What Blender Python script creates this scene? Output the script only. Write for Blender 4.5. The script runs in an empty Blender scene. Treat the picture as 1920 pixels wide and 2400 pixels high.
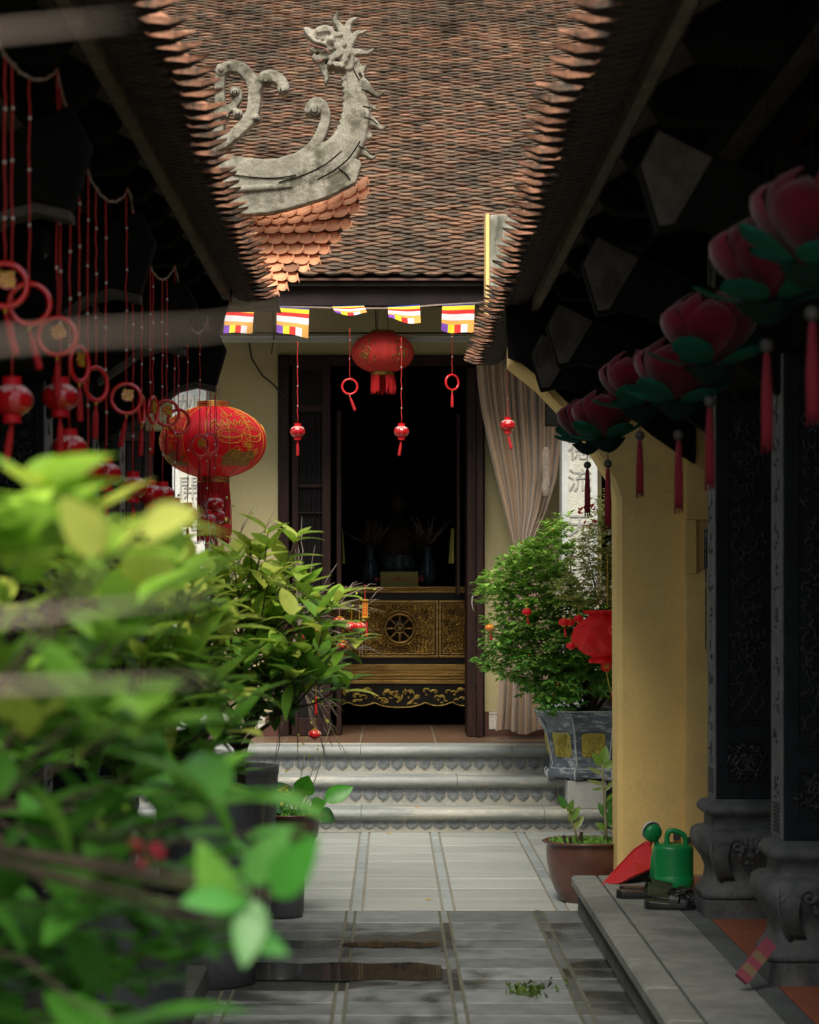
import bpy, bmesh, math, random
from mathutils import Vector, Matrix, noise
random.seed(11)
R = random.Random(5)
PI = math.pi
F = 5700.0; CAMZ = 1.45
def P(px, py, Y):                      # where a pixel of the photo stands at distance Y from the camera
    return Vector(((px-915)*Y/F, Y, CAMZ-(py-1400)*Y/F))
def X_(px, Y): return (px-915)*Y/F
def Z_(py, Y): return CAMZ-(py-1400)*Y/F
scn = bpy.context.scene
col = scn.collection

# ------------------------------------------------------------------ materials
def newmat(name):
    m = bpy.data.materials.new(name); m.use_nodes = True
    nt = m.node_tree; nt.nodes.clear()
    return m, nt, nt.nodes, nt.links
def M(name, c1, c2=None, rough=.7, scale=8., bump=.15, metal=0., attr=False, dist=.01, c3=None, s3=2., t3=(.5,.7),
      trans=0., spec=.5, fine=0., sheen=0., alpha=1., rough2=None, stretch=None, coat=0., glassy=0.):
    m, nt, N, L = newmat(name)
    out = N.new('ShaderNodeOutputMaterial'); b = N.new('ShaderNodeBsdfPrincipled')
    tc = N.new('ShaderNodeTexCoord'); mp = N.new('ShaderNodeMapping')
    L.new(tc.outputs['Object'], mp.inputs[0])
    if stretch: mp.inputs['Scale'].default_value = stretch
    if c2 is None: c2 = tuple(x*.7 for x in c1)
    n1 = N.new('ShaderNodeTexNoise'); n1.inputs['Scale'].default_value = scale; n1.inputs['Detail'].default_value = 8
    n1.inputs['Roughness'].default_value = .62
    L.new(mp.outputs[0], n1.inputs[0])
    cr = N.new('ShaderNodeValToRGB'); cr.color_ramp.elements[0].position = .32; cr.color_ramp.elements[1].position = .68
    cr.color_ramp.elements[0].color = (*c2, 1); cr.color_ramp.elements[1].color = (*c1, 1)
    L.new(n1.outputs['Fac'], cr.inputs[0]); cur = cr.outputs[0]
    if c3 is not None:
        n3 = N.new('ShaderNodeTexNoise'); n3.inputs['Scale'].default_value = s3; n3.inputs['Detail'].default_value = 9
        n3.inputs['Roughness'].default_value = .7
        L.new(mp.outputs[0], n3.inputs[0])
        r3 = N.new('ShaderNodeMapRange'); r3.inputs[1].default_value = t3[0]; r3.inputs[2].default_value = t3[1]
        L.new(n3.outputs['Fac'], r3.inputs[0])
        mx = N.new('ShaderNodeMix'); mx.data_type = 'RGBA'
        L.new(r3.outputs[0], mx.inputs[0]); L.new(cur, mx.inputs[6]); mx.inputs[7].default_value = (*c3, 1); cur = mx.outputs[2]
    if fine:
        nf = N.new('ShaderNodeTexNoise'); nf.inputs['Scale'].default_value = scale*18; nf.inputs['Detail'].default_value = 3
        L.new(mp.outputs[0], nf.inputs[0])
        rf = N.new('ShaderNodeMapRange'); rf.inputs[1].default_value = .3; rf.inputs[2].default_value = .7
        rf.inputs[3].default_value = 1-fine; rf.inputs[4].default_value = 1+fine
        L.new(nf.outputs['Fac'], rf.inputs[0])
        mf = N.new('ShaderNodeVectorMath'); mf.operation = 'SCALE'
        L.new(cur, mf.inputs[0]); L.new(rf.outputs[0], mf.inputs[3]); cur = mf.outputs[0]
    if attr:
        at = N.new('ShaderNodeAttribute'); at.attribute_name = 'tint'
        mm = N.new('ShaderNodeMix'); mm.data_type = 'RGBA'; mm.blend_type = 'MULTIPLY'; mm.inputs[0].default_value = 1
        L.new(cur, mm.inputs[6]); L.new(at.outputs['Color'], mm.inputs[7]); cur = mm.outputs[2]
    L.new(cur, b.inputs['Base Color'])
    b.inputs['Roughness'].default_value = rough; b.inputs['Metallic'].default_value = metal
    b.inputs['Specular IOR Level'].default_value = spec
    if rough2 is not None:
        rr = N.new('ShaderNodeMapRange'); rr.inputs[1].default_value = .35; rr.inputs[2].default_value = .65
        rr.inputs[3].default_value = rough; rr.inputs[4].default_value = rough2
        L.new(n1.outputs['Fac'], rr.inputs[0]); L.new(rr.outputs[0], b.inputs['Roughness'])
    if sheen: b.inputs['Sheen Weight'].default_value = sheen
    if coat: b.inputs['Coat Weight'].default_value = coat; b.inputs['Coat Roughness'].default_value = .08
    if glassy: b.inputs['Transmission Weight'].default_value = glassy
    if bump:
        bp = N.new('ShaderNodeBump'); bp.inputs['Strength'].default_value = bump; bp.inputs['Distance'].default_value = dist
        nb = N.new('ShaderNodeTexNoise'); nb.inputs['Scale'].default_value = scale*5; nb.inputs['Detail'].default_value = 8
        L.new(mp.outputs[0], nb.inputs[0]); L.new(nb.outputs['Fac'], bp.inputs['Height']); L.new(bp.outputs[0], b.inputs['Normal'])
    sh = b.outputs[0]
    if trans:
        t = N.new('ShaderNodeBsdfTranslucent'); L.new(cur, t.inputs[0])
        ms = N.new('ShaderNodeMixShader'); ms.inputs[0].default_value = trans
        L.new(sh, ms.inputs[1]); L.new(t.outputs[0], ms.inputs[2]); sh = ms.outputs[0]
    L.new(sh, out.inputs[0])
    return m

MT = {}
MT['tile_old'] = M('weathered_roof_tile', (.96,1,.98), (.54,.53,.48), rough=.9, scale=30, bump=.5, dist=.004, attr=True, c3=(.16,.15,.135), s3=3.2, t3=(.53,.70))
MT['tile_dark'] = M('roof_gap', (.02,.018,.016), rough=1, bump=0)
MT['tile_new'] = M('orange_roof_tile', (1,1,1), (.8,.76,.72), rough=.8, scale=14, bump=.25, dist=.004, attr=True)
MT['tile_eave'] = M('eave_roof_tile', (.50,.25,.155), (.26,.125,.08), rough=.9, scale=12, bump=.4, attr=True, c3=(.09,.075,.06), s3=9, t3=(.46,.60), fine=.15)
MT['soffit'] = M('dark_soffit_board', (.18,.145,.105), (.085,.068,.05), rough=.85, scale=9, bump=.3, stretch=(1,1,1))
MT['soffit_dark'] = M('very_dark_soffit_board', (.15,.13,.10), (.07,.06,.048), rough=.9, scale=9, bump=.2)
MT['bracket'] = M('grey_bracket_timber', (.10,.09,.075), (.05,.045,.037), rough=.85, scale=9, bump=.3, c3=(.04,.034,.026), s3=5, t3=(.5,.65))
MT['rafter'] = M('black_rafter', (.012,.011,.010), (.006,.006,.006), rough=.9, bump=.1)
MT['wood'] = M('dark_red_timber', (.040,.017,.014), (.016,.009,.008), rough=.5, scale=5, bump=.2, stretch=(6,6,.6))
MT['wood_blue'] = M('dark_worn_timber', (.016,.013,.013), (.008,.007,.008), rough=.5, scale=5, bump=.2, stretch=(6,6,.6))
MT['fascia'] = M('dark_purple_fascia', (.030,.022,.024), (.018,.013,.014), rough=.7, scale=5, bump=.1)
MT['yellow'] = M('ochre_plaster', (.92,.66,.25), (.86,.60,.215), rough=.9, scale=3, bump=.15, dist=.003, fine=.04, c3=(.66,.48,.20), s3=1.6, t3=(.50,.75))
MT['yellow_old'] = M('faded_ochre_plaster', (.56,.49,.27), (.49,.42,.22), rough=.9, scale=2.2, bump=.22, dist=.003, fine=.04)
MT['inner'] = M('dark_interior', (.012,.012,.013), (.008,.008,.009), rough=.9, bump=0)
MT['stone_dragon'] = M('lichen_stone', (.35,.33,.27), (.17,.165,.125), rough=.95, scale=7, bump=.6, dist=.01, c3=(.10,.095,.065), s3=5.5, t3=(.49,.60), fine=.25)
MT['stone_wall'] = M('mossy_white_wall', (.50,.50,.44), (.20,.20,.15), rough=.95, scale=5, bump=.4, c3=(.10,.10,.075), s3=6, t3=(.48,.62), fine=.15, stretch=(1,1,.35))
MT['step'] = M('pale_step_stone', (.42,.435,.405), (.21,.23,.235), rough=.62, scale=3.2, bump=.25, dist=.003, c3=(.60,.56,.46), s3=1.3, t3=(.52,.62), fine=.10, stretch=(.5,2,2))
MT['riser'] = M('carved_riser_stone', (.44,.43,.375), (.29,.29,.265), rough=.85, scale=9, bump=.5, dist=.004, fine=.15, c3=(.42,.40,.33), s3=2, t3=(.5,.65))
MT['petal_stone'] = M('dark_petal_stone', (.25,.27,.28), (.13,.145,.16), rough=.8, scale=22, bump=.6, dist=.004, fine=.15)
MT['pave_hi'] = M('dry_paving_stone', (.46,.475,.445), (.34,.365,.355), rough=.58, scale=5, bump=.22, dist=.003, attr=True, fine=.07, stretch=(.45,2.4,1), c3=(.27,.29,.31), s3=2.2, t3=(.58,.72))
MT['mortar'] = M('paving_mortar', (.30,.28,.22), (.19,.185,.155), rough=.9, scale=12, bump=.3)
MT['mortar_wet'] = M('wet_mossy_mortar', (.15,.145,.10), (.075,.08,.055), rough=.6, scale=12, bump=.3)
MT['kerb'] = M('grey_kerb_stone', (.26,.27,.25), (.17,.18,.17), rough=.8, scale=10, bump=.35, dist=.003, fine=.16, attr=True, c3=(.11,.115,.11), s3=2.2, t3=(.50,.74))
MT['kerb_side'] = M('chiselled_kerb_side', (.14,.145,.14), (.07,.075,.075), rough=.9, scale=14, bump=.5, dist=.004)
MT['terracotta'] = M('terracotta_floor', (.30,.095,.05), (.21,.065,.036), rough=.55, scale=6, bump=.1)
MT['brown_tile'] = M('brown_floor_tile', (.20,.115,.070), (.11,.062,.04), rough=.35, scale=4, bump=.1, stretch=(1,5,1), rough2=.5)
MT['black_stone'] = M('black_carved_stone', (.020,.023,.028), (.009,.011,.014), rough=.55, scale=10, bump=.35, dist=.004, fine=.25)
MT['column_edge'] = M('grey_inscribed_stone', (.24,.255,.26), (.12,.13,.135), rough=.7, scale=11, bump=.3, fine=.2)
MT['black_relief'] = M('black_relief_stone', (.035,.038,.042), (.012,.014,.017), rough=.42, scale=14, bump=.8, dist=.008, fine=.2)
MT['base_stone'] = M('grey_column_base', (.14,.148,.152), (.055,.060,.066), rough=.65, scale=9, bump=.4, dist=.005, fine=.2)
MT['pillar'] = M('white_pillar_stone', (.72,.74,.72), (.58,.60,.60), rough=.8, scale=6, bump=.2, fine=.08)
MT['pillar_in'] = M('stippled_pillar_stone', (.76,.74,.66), (.60,.58,.50), rough=.9, scale=18, bump=.8, dist=.006, fine=.10)
MT['char'] = M('grey_character_stone', (.46,.46,.43), (.34,.34,.33), rough=.9, scale=14, bump=.3)
MT['ink'] = M('dark_character_stone', (.03,.032,.035), rough=.8, bump=0)
MT['gold'] = M('aged_gold_leaf', (.62,.42,.10), (.28,.17,.035), rough=.38, scale=18, bump=.5, metal=.75, dist=.004, c3=(.05,.03,.012), s3=14, t3=(.5,.64))
MT['gold_line'] = M('gold_moulding', (.58,.36,.10), (.26,.14,.035), rough=.35, scale=14, bump=.2, metal=.7, stretch=(.4,3,3))
MT['gold_hi'] = M('bright_gold', (.85,.62,.15), (.50,.32,.05), rough=.35, scale=14, bump=.3, metal=.5)
MT['lacquer'] = M('black_lacquer', (.016,.011,.009), (.010,.008,.008), rough=.3, bump=.05)
MT['red'] = M('red_lantern_cloth', (.90,.012,.030), (.82,.010,.024), rough=.5, scale=3, bump=.04, trans=.35, fine=.03)
MT['red_faded'] = M('faded_red_cloth', (.75,.055,.04), (.60,.035,.03), rough=.8, scale=6, bump=.1, fine=.1, trans=.2)
MT['red_shiny'] = M('glossy_red_plastic', (.60,.012,.016), (.48,.008,.012), rough=.12, scale=3, bump=0, coat=.6, trans=.12)
MT['red_ring'] = M('glossy_red_ring', (.74,.014,.018), (.60,.010,.013), rough=.18, scale=5, bump=0, coat=.5)
MT['red_string'] = M('red_string', (.62,.035,.025), (.45,.022,.018), rough=.8, scale=60, bump=0)
MT['red_tassel'] = M('red_tassel_thread', (.75,.014,.020), (.5,.010,.014), rough=.7, scale=50, bump=.6, dist=.003, stretch=(4,4,.2), trans=.15)
MT['bead'] = M('white_bead', (.75,.68,.62), rough=.3, bump=0)
MT['sky_sheen'] = M('painted_sky_reflection', (.80,.46,.42), (.62,.26,.24), rough=.5, scale=40, bump=0)  # pale pink sky reflection painted onto the lantern tops
MT['gilt'] = M('gilt_paint', (.80,.50,.05), (.60,.33,.03), rough=.4, scale=20, bump=0, metal=.35)
MT['gilt_dim'] = M('gilt_fill', (.42,.20,.03), (.32,.10,.02), rough=.5, scale=60, bump=.2, metal=.2)
MT['brass'] = M('brass_ring', (.55,.36,.10), (.30,.18,.04), rough=.28, scale=8, bump=0, metal=.9)
MT['pink'] = M('pink_lotus_cloth', (.16,.005,.019), (.09,.003,.009), rough=.9, scale=9, bump=.5, fine=.2, dist=.006, sheen=.3, trans=.15, attr=True)
MT['lotus_green'] = M('green_lotus_cloth', (.005,.085,.055), (.004,.055,.036), rough=.85, scale=5, bump=.1, fine=.1, trans=.1)
MT['lotus_dark'] = M('dark_green_cloth', (.006,.022,.016), rough=.9, bump=.1)
MT['crimson'] = M('crimson_tassel', (.26,.007,.026), (.14,.004,.013), rough=.8, scale=50, bump=.6, dist=.003, stretch=(4,4,.2))
MT['ball'] = M('dark_wood_ball', (.055,.05,.042), rough=.6, scale=30, bump=.2)
MT['curtain'] = M('taupe_satin', (.40,.265,.165), (.32,.205,.125), rough=.38, scale=3, bump=.05, sheen=.4, spec=.7)
MT['leaf'] = M('glossy_leaf', (1,1,1), (.72,.78,.6), rough=.38, scale=30, bump=.15, dist=.002, attr=True, trans=.38)
MT['leaf_small'] = M('small_leaf', (1,1,1), (.8,.8,.7), rough=.45, scale=30, bump=0, attr=True, trans=.30)
MT['bark'] = M('dark_bark', (.075,.058,.040), (.035,.027,.020), rough=.95, scale=20, bump=.8, stretch=(1,1,.3))
MT['twig'] = M('pale_twig', (.36,.29,.24), (.20,.155,.125), rough=.9, scale=30, bump=.3)
MT['flower'] = M('petal', (1,1,1), (.9,.9,.9), rough=.6, bump=0, attr=True, trans=.3)
MT['soil'] = M('potting_soil', (.05,.035,.022), (.022,.017,.012), rough=1, scale=40, bump=1., dist=.01)
MT['pot_black'] = M('black_glazed_pot', (.052,.058,.064), (.036,.040,.046), rough=.5, scale=5, bump=.15, fine=.2, coat=.1)
MT['pot_brown'] = M('brown_glazed_pot', (.135,.055,.036), (.088,.038,.028), rough=.4, scale=6, bump=.15, c3=(.14,.09,.035), s3=3, t3=(.60,.66), fine=.15, coat=.25)
MT['pot_blue'] = M('blue_glazed_planter', (.13,.165,.205), (.045,.060,.085), rough=.45, scale=7, bump=.3, c3=(.50,.53,.54), s3=11, t3=(.50,.64), stretch=(1,1,2.6), coat=.2)
MT['pot_edge'] = M('pale_planter_edge', (.66,.68,.66), (.40,.45,.48), rough=.5, scale=16, bump=.2)
MT['pot_panel'] = M('yellow_relief_panel', (.46,.38,.045), (.32,.27,.03), rough=.45, scale=12, bump=.5, dist=.006, coat=.2)
MT['pot_relief'] = M('yellow_relief_highlight', (.66,.54,.10), (.42,.35,.05), rough=.45, scale=20, bump=.4)
MT['green_can'] = M('green_plastic', (.008,.27,.075), (.006,.23,.062), rough=.38, scale=4, bump=.03)
MT['rose_white'] = M('white_plastic', (.68,.68,.64), rough=.5, bump=0)
MT['dustpan'] = M('red_plastic', (.62,.022,.028), (.52,.018,.022), rough=.45, scale=4, bump=.02, trans=.1)
MT['rubber'] = M('black_rubber', (.014,.015,.017), rough=.4, scale=9, bump=.2)
MT['olive_shoe'] = M('olive_slipper_upper', (.045,.062,.022), (.022,.032,.012), rough=.55, scale=30, bump=.7)
MT['block'] = M('pale_stone_block', (.52,.52,.49), (.44,.44,.41), rough=.85, scale=8, bump=.3, fine=.1)
MT['gutter'] = M('pale_grey_gutter', (.42,.43,.38), (.33,.34,.30), rough=.6, scale=4, bump=.05)
MT['wire'] = M('dark_wire', (.03,.03,.028), rough=.7, bump=0)
MT['water'] = M('standing_water', (.030,.032,.033), (.022,.024,.026), rough=.025, scale=4, bump=.05, dist=.002, spec=.8)
MT['porcelain'] = M('blue_white_porcelain', (.04,.055,.065), (.008,.015,.027), rough=.25, scale=16, bump=.05)
MT['sign_y'] = M('yellow_sign_board', (.24,.23,.05), (.20,.19,.04), rough=.6, bump=0)
MT['sign_r'] = M('red_sign_paint', (.45,.03,.02), rough=.6, bump=0)
MT['paper_white'] = M('paper_white', (.75,.72,.66), rough=.7, bump=0)
MT['moss'] = M('moss', (.09,.14,.025), (.04,.07,.015), rough=.95, scale=30, bump=.8)
for nm, c in dict(fl_blue=(.02,.03,.30), fl_yellow=(.85,.72,.03), fl_red=(.80,.025,.02), fl_white=(.82,.80,.84), fl_orange=(.85,.42,.09), fl_purple=(.22,.07,.50), box_pink=(.26,.055,.085), box_tan=(.22,.15,.085)).items():
    MT[nm] = M(nm[3:]+'_cloth', c, tuple(x*.93 for x in c), rough=.8, bump=.05, trans=.2 if nm[:3]=='fl_' else 0)

for k_,v_ in dict(rafter=.04,soffit=.2,soffit_dark=.06,inner=.03,black_stone=.14,wood_blue=.15,wood=.2,fascia=.15,lacquer=.25,porcelain=.2,bracket=.12,under=.08,base_stone=.25,lotus_dark=.1,lotus_green=.15,pink=.12,tile_dark=.05,column_edge=.25,bark=.15,tile_old=.2,tile_eave=.2).items():
    if k_ in MT: [n for n in MT[k_].node_tree.nodes if n.type=='BSDF_PRINCIPLED'][0].inputs['Specular IOR Level'].default_value=v_
# wet paving: slab tint, darkened and polished where a world-space noise says the stone is still wet
def wet_mat():
    m, nt, N, L = newmat('damp_paving_stone')
    out = N.new('ShaderNodeOutputMaterial'); b = N.new('ShaderNodeBsdfPrincipled')
    tc = N.new('ShaderNodeTexCoord'); mp = N.new('ShaderNodeMapping'); mp.inputs['Scale'].default_value = (1.3,1.0,1)
    L.new(tc.outputs['Object'], mp.inputs[0])
    n = N.new('ShaderNodeTexNoise'); n.inputs['Scale'].default_value = 9; n.inputs['Detail'].default_value = 9
    L.new(mp.outputs[0], n.inputs[0])
    cr = N.new('ShaderNodeValToRGB'); cr.color_ramp.elements[0].color = (.19,.215,.22,1); cr.color_ramp.elements[1].color = (.32,.345,.335,1)
    cr.color_ramp.elements[0].position=.3; cr.color_ramp.elements[1].position=.7
    L.new(n.outputs['Fac'], cr.inputs[0])
    at = N.new('ShaderNodeAttribute'); at.attribute_name = 'tint'
    sp = N.new('ShaderNodeSeparateColor'); L.new(at.outputs['Color'], sp.inputs[0])
    n2 = N.new('ShaderNodeTexNoise'); n2.inputs['Scale'].default_value = 1.5; n2.inputs['Detail'].default_value = 6; n2.inputs['Distortion'].default_value=.8
    L.new(mp.outputs[0], n2.inputs[0])
    ad = N.new('ShaderNodeMath'); ad.operation='ADD'; L.new(n2.outputs['Fac'], ad.inputs[0]); L.new(sp.outputs[1], ad.inputs[1])   # G carries extra wetness
    wr = N.new('ShaderNodeMapRange'); wr.inputs[1].default_value=.55; wr.inputs[2].default_value=.68; L.new(ad.outputs[0], wr.inputs[0])
    sc = N.new('ShaderNodeVectorMath'); sc.operation='SCALE'; L.new(cr.outputs[0], sc.inputs[0]); L.new(sp.outputs[0], sc.inputs[3])
    nf = N.new('ShaderNodeTexNoise'); nf.inputs['Scale'].default_value=140; nf.inputs['Detail'].default_value=3; L.new(tc.outputs['Object'], nf.inputs[0])
    rf = N.new('ShaderNodeMapRange'); rf.inputs[1].default_value=.3; rf.inputs[2].default_value=.7; rf.inputs[3].default_value=.86; rf.inputs[4].default_value=1.12; L.new(nf.outputs['Fac'], rf.inputs[0])
    s2 = N.new('ShaderNodeVectorMath'); s2.operation='SCALE'; L.new(sc.outputs[0], s2.inputs[0]); L.new(rf.outputs[0], s2.inputs[3])
    mx = N.new('ShaderNodeMix'); mx.data_type='RGBA'; L.new(wr.outputs[0], mx.inputs[0]); L.new(s2.outputs[0], mx.inputs[6])
    dk = N.new('ShaderNodeVectorMath'); dk.operation='SCALE'; dk.inputs[3].default_value=.33; L.new(s2.outputs[0], dk.inputs[0]); L.new(dk.outputs[0], mx.inputs[7])
    L.new(mx.outputs[2], b.inputs['Base Color'])
    rr = N.new('ShaderNodeMapRange'); rr.inputs[3].default_value=.52; rr.inputs[4].default_value=.16; L.new(wr.outputs[0], rr.inputs[0]); L.new(rr.outputs[0], b.inputs['Roughness'])
    bp = N.new('ShaderNodeBump'); bp.inputs['Strength'].default_value=.3; bp.inputs['Distance'].default_value=.003
    nb = N.new('ShaderNodeTexNoise'); nb.inputs['Scale'].default_value=70; nb.inputs['Detail'].default_value=6; L.new(tc.outputs['Object'], nb.inputs[0])
    L.new(nb.outputs['Fac'], bp.inputs['Height']); L.new(bp.outputs[0], b.inputs['Normal'])
    L.new(b.outputs[0], out.inputs[0])
    return m
MT['pave_wet'] = wet_mat()
# gold relief panel
def relief_mat():
    m, nt, N, L = newmat('gold_relief_panel')
    out = N.new('ShaderNodeOutputMaterial'); b = N.new('ShaderNodeBsdfPrincipled')
    tc = N.new('ShaderNodeTexCoord')
    v = N.new('ShaderNodeTexVoronoi'); v.inputs['Scale'].default_value=38; v.feature='DISTANCE_TO_EDGE'
    mp = N.new('ShaderNodeMapping'); mp.inputs['Scale'].default_value=(1,1,1.7); L.new(tc.outputs['Object'], mp.inputs[0])
    nz = N.new('ShaderNodeTexNoise'); nz.inputs['Scale'].default_value=16; nz.inputs['Detail'].default_value=6; L.new(mp.outputs[0], nz.inputs[0])
    L.new(mp.outputs[0], v.inputs[0])
    cr = N.new('ShaderNodeValToRGB'); cr.color_ramp.elements[0].color=(.045,.025,.010,1); cr.color_ramp.elements[0].position=.0
    cr.color_ramp.elements[1].color=(.44,.25,.045,1); cr.color_ramp.elements[1].position=.22
    L.new(v.outputs['Distance'], cr.inputs[0])
    r = N.new('ShaderNodeMapRange'); r.inputs[1].default_value=.35; r.inputs[2].default_value=.65; r.inputs[3].default_value=.45; r.inputs[4].default_value=1.5; L.new(nz.outputs['Fac'], r.inputs[0])
    s = N.new('ShaderNodeVectorMath'); s.operation='SCALE'; L.new(cr.outputs[0], s.inputs[0]); L.new(r.outputs[0], s.inputs[3]); L.new(s.outputs[0], b.inputs['Base Color'])
    b.inputs['Metallic'].default_value=.65; b.inputs['Roughness'].default_value=.42
    bp = N.new('ShaderNodeBump'); bp.inputs['Strength'].default_value=.9; bp.inputs['Distance'].default_value=.01; L.new(v.outputs['Distance'], bp.inputs['Height']); L.new(bp.outputs[0], b.inputs['Normal'])
    L.new(b.outputs[0], out.inputs[0]); return m
MT['gold_relief'] = relief_mat()

# ------------------------------------------------------------------ mesh helpers
class MB:
    def __init__(s): s.v=[]; s.f=[]; s.m=[]; s.c=[]; s.sm=[]; s.cm=0; s.cc=(1,1,1); s.smooth=False
    def face(s, idx):
        s.f.append(tuple(idx)); s.m.append(s.cm); s.c.append(s.cc); s.sm.append(s.smooth)
    def add(s, vs, fs):
        n=len(s.v); s.v.extend([Vector(p) for p in vs])
        for f in fs: s.face([n+i for i in f])
    def box(s, x0,x1,y0,y1,z0,z1):
        s.add([(x0,y0,z0),(x1,y0,z0),(x1,y1,z0),(x0,y1,z0),(x0,y0,z1),(x1,y0,z1),(x1,y1,z1),(x0,y1,z1)],
              [(0,3,2,1),(4,5,6,7),(0,1,5,4),(1,2,6,5),(2,3,7,6),(3,0,4,7)])
    def cham(s, x0,x1,y0,y1,z0,z1, b=.004):       # box whose top edges are chamfered
        s.add([(x0,y0,z0),(x1,y0,z0),(x1,y1,z0),(x0,y1,z0),(x0,y0,z1-b),(x1,y0,z1-b),(x1,y1,z1-b),(x0,y1,z1-b),
               (x0+b,y0+b,z1),(x1-b,y0+b,z1),(x1-b,y1-b,z1),(x0+b,y1-b,z1)],
              [(0,1,5,4),(1,2,6,5),(2,3,7,6),(3,0,4,7),(4,5,9,8),(5,6,10,9),(6,7,11,10),(7,4,8,11),(8,9,10,11),(0,3,2,1)])
    def prism(s, pts, y0, y1):                    # outline in X,Z pushed from y0 to y1
        n=len(pts); vs=[(x,y0,z) for x,z in pts]+[(x,y1,z) for x,z in pts]
        fs=[tuple(range(n)), tuple(range(2*n-1,n-1,-1))]+[(i,i+n,(i+1)%n+n,(i+1)%n) for i in range(n)]
        s.add(vs,fs)
    def prism_y(s, pts, x0, x1):                  # outline in Y,Z pushed from x0 to x1
        n=len(pts); vs=[(x0,y,z) for y,z in pts]+[(x1,y,z) for y,z in pts]
        fs=[tuple(range(n-1,-1,-1)), tuple(range(n,2*n))]+[(i,(i+1)%n,(i+1)%n+n,i+n) for i in range(n)]
        s.add(vs,fs)
    def prism_z(s, pts, z0, z1):
        n=len(pts); vs=[(x,y,z0) for x,y in pts]+[(x,y,z1) for x,y in pts]
        fs=[tuple(range(n-1,-1,-1)), tuple(range(n,2*n))]+[(i,(i+1)%n,(i+1)%n+n,i+n) for i in range(n)]
        s.add(vs,fs)
    def lathe(s, prof, cx=0, cy=0, cz=0, n=32, sx=1, sy=1, rot=0, cap=True):
        k=len(prof); vs=[]
        for r,z in prof:
            for j in range(n):
                a=2*PI*j/n+rot; vs.append((cx+r*sx*math.cos(a), cy+r*sy*math.sin(a), cz+z))
        fs=[(i*n+j, i*n+(j+1)%n, (i+1)*n+(j+1)%n, (i+1)*n+j) for i in range(k-1) for j in range(n)]
        if cap:
            if prof[0][0]>1e-5: fs.append(tuple(range(n-1,-1,-1)))
            if prof[-1][0]>1e-5: fs.append(tuple((k-1)*n+j for j in range(n)))
        s.add(vs,fs)
    def tube(s, pts, rad, n=8, cap=True, flat=None):
        pts=[Vector(p) for p in pts]; k=len(pts)
        if not isinstance(rad,(list,tuple)): rad=[rad]*k
        vs=[]; up=None
        for i,p in enumerate(pts):
            t=(pts[min(i+1,k-1)]-pts[max(i-1,0)])
            if t.length<1e-9: t=Vector((0,0,1))
            t.normalize()
            if up is None: up=Vector((0,1,0)) if abs(t.y)<.9 else Vector((1,0,0))
            a=t.cross(up)
            if a.length<1e-6: a=t.cross(Vector((1,0,0)))
            a.normalize(); b_=a.cross(t).normalized(); up=b_
            for j in range(n):
                th=2*PI*j/n
                vs.append(p+a*math.cos(th)*rad[i]+b_*math.sin(th)*rad[i]*(flat or 1))
        fs=[(i*n+j,(i+1)*n+j,(i+1)*n+(j+1)%n,i*n+(j+1)%n) for i in range(k-1) for j in range(n)]
        if cap: fs+= [tuple(range(n)), tuple((k-1)*n+j for j in range(n-1,-1,-1))]
        s.add(vs,fs)
    def ball(s, c, r, n=12, m=8, sx=1,sy=1,sz=1):
        prof=[(max(r*math.sin(PI*i/m),1e-6), -r*math.cos(PI*i/m)*sz) for i in range(m+1)]
        s.lathe(prof, c[0],c[1],c[2], n, sx, sy, cap=False)
    def grid(s, fn, nu, nv):
        vs=[fn(i/nu, j/nv) for j in range(nv+1) for i in range(nu+1)]
        fs=[(j*(nu+1)+i, j*(nu+1)+i+1, (j+1)*(nu+1)+i+1, (j+1)*(nu+1)+i) for j in range(nv) for i in range(nu)]
        s.add(vs,fs)
    def torus(s, c, R_, r, n=28, m=8, axis='y'):
        vs=[]
        for i in range(n):
            a=2*PI*i/n
            for j in range(m):
                b=2*PI*j/m; d=R_+r*math.cos(b)
                p=(d*math.cos(a), r*math.sin(b), d*math.sin(a)) if axis=='y' else (d*math.cos(a), d*math.sin(a), r*math.sin(b))
                vs.append(Vector(c)+Vector(p))
        fs=[(i*m+j, i*m+(j+1)%m, ((i+1)%n)*m+(j+1)%m, ((i+1)%n)*m+j) for i in range(n) for j in range(m)]
        s.add(vs,fs)
    def mesh(s, name, mats, off=None):
        me=bpy.data.meshes.new(name)
        vs=s.v if off is None else [v-off for v in s.v]
        me.from_pydata([tuple(v) for v in vs],[],s.f)
        if not isinstance(mats,(list,tuple)): mats=[mats]
        for m in mats: me.materials.append(MT[m] if isinstance(m,str) else m)
        me.polygons.foreach_set('material_index', s.m)
        me.polygons.foreach_set('use_smooth', s.sm)
        if any(c!=(1,1,1) for c in s.c):
            at=me.color_attributes.new('tint','FLOAT_COLOR','CORNER'); buf=[]
            for f,c in zip(s.f,s.c): buf.extend([*c,1.]*len(f))
            at.data.foreach_set('color', buf)
        elif any('tint' in [n.attribute_name for n in m.node_tree.nodes if n.type=='ATTRIBUTE'] for m in me.materials):
            at=me.color_attributes.new('tint','FLOAT_COLOR','CORNER'); at.data.foreach_set('color',[1.]*(4*len(me.loops)))
        me.update(); return me
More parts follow.
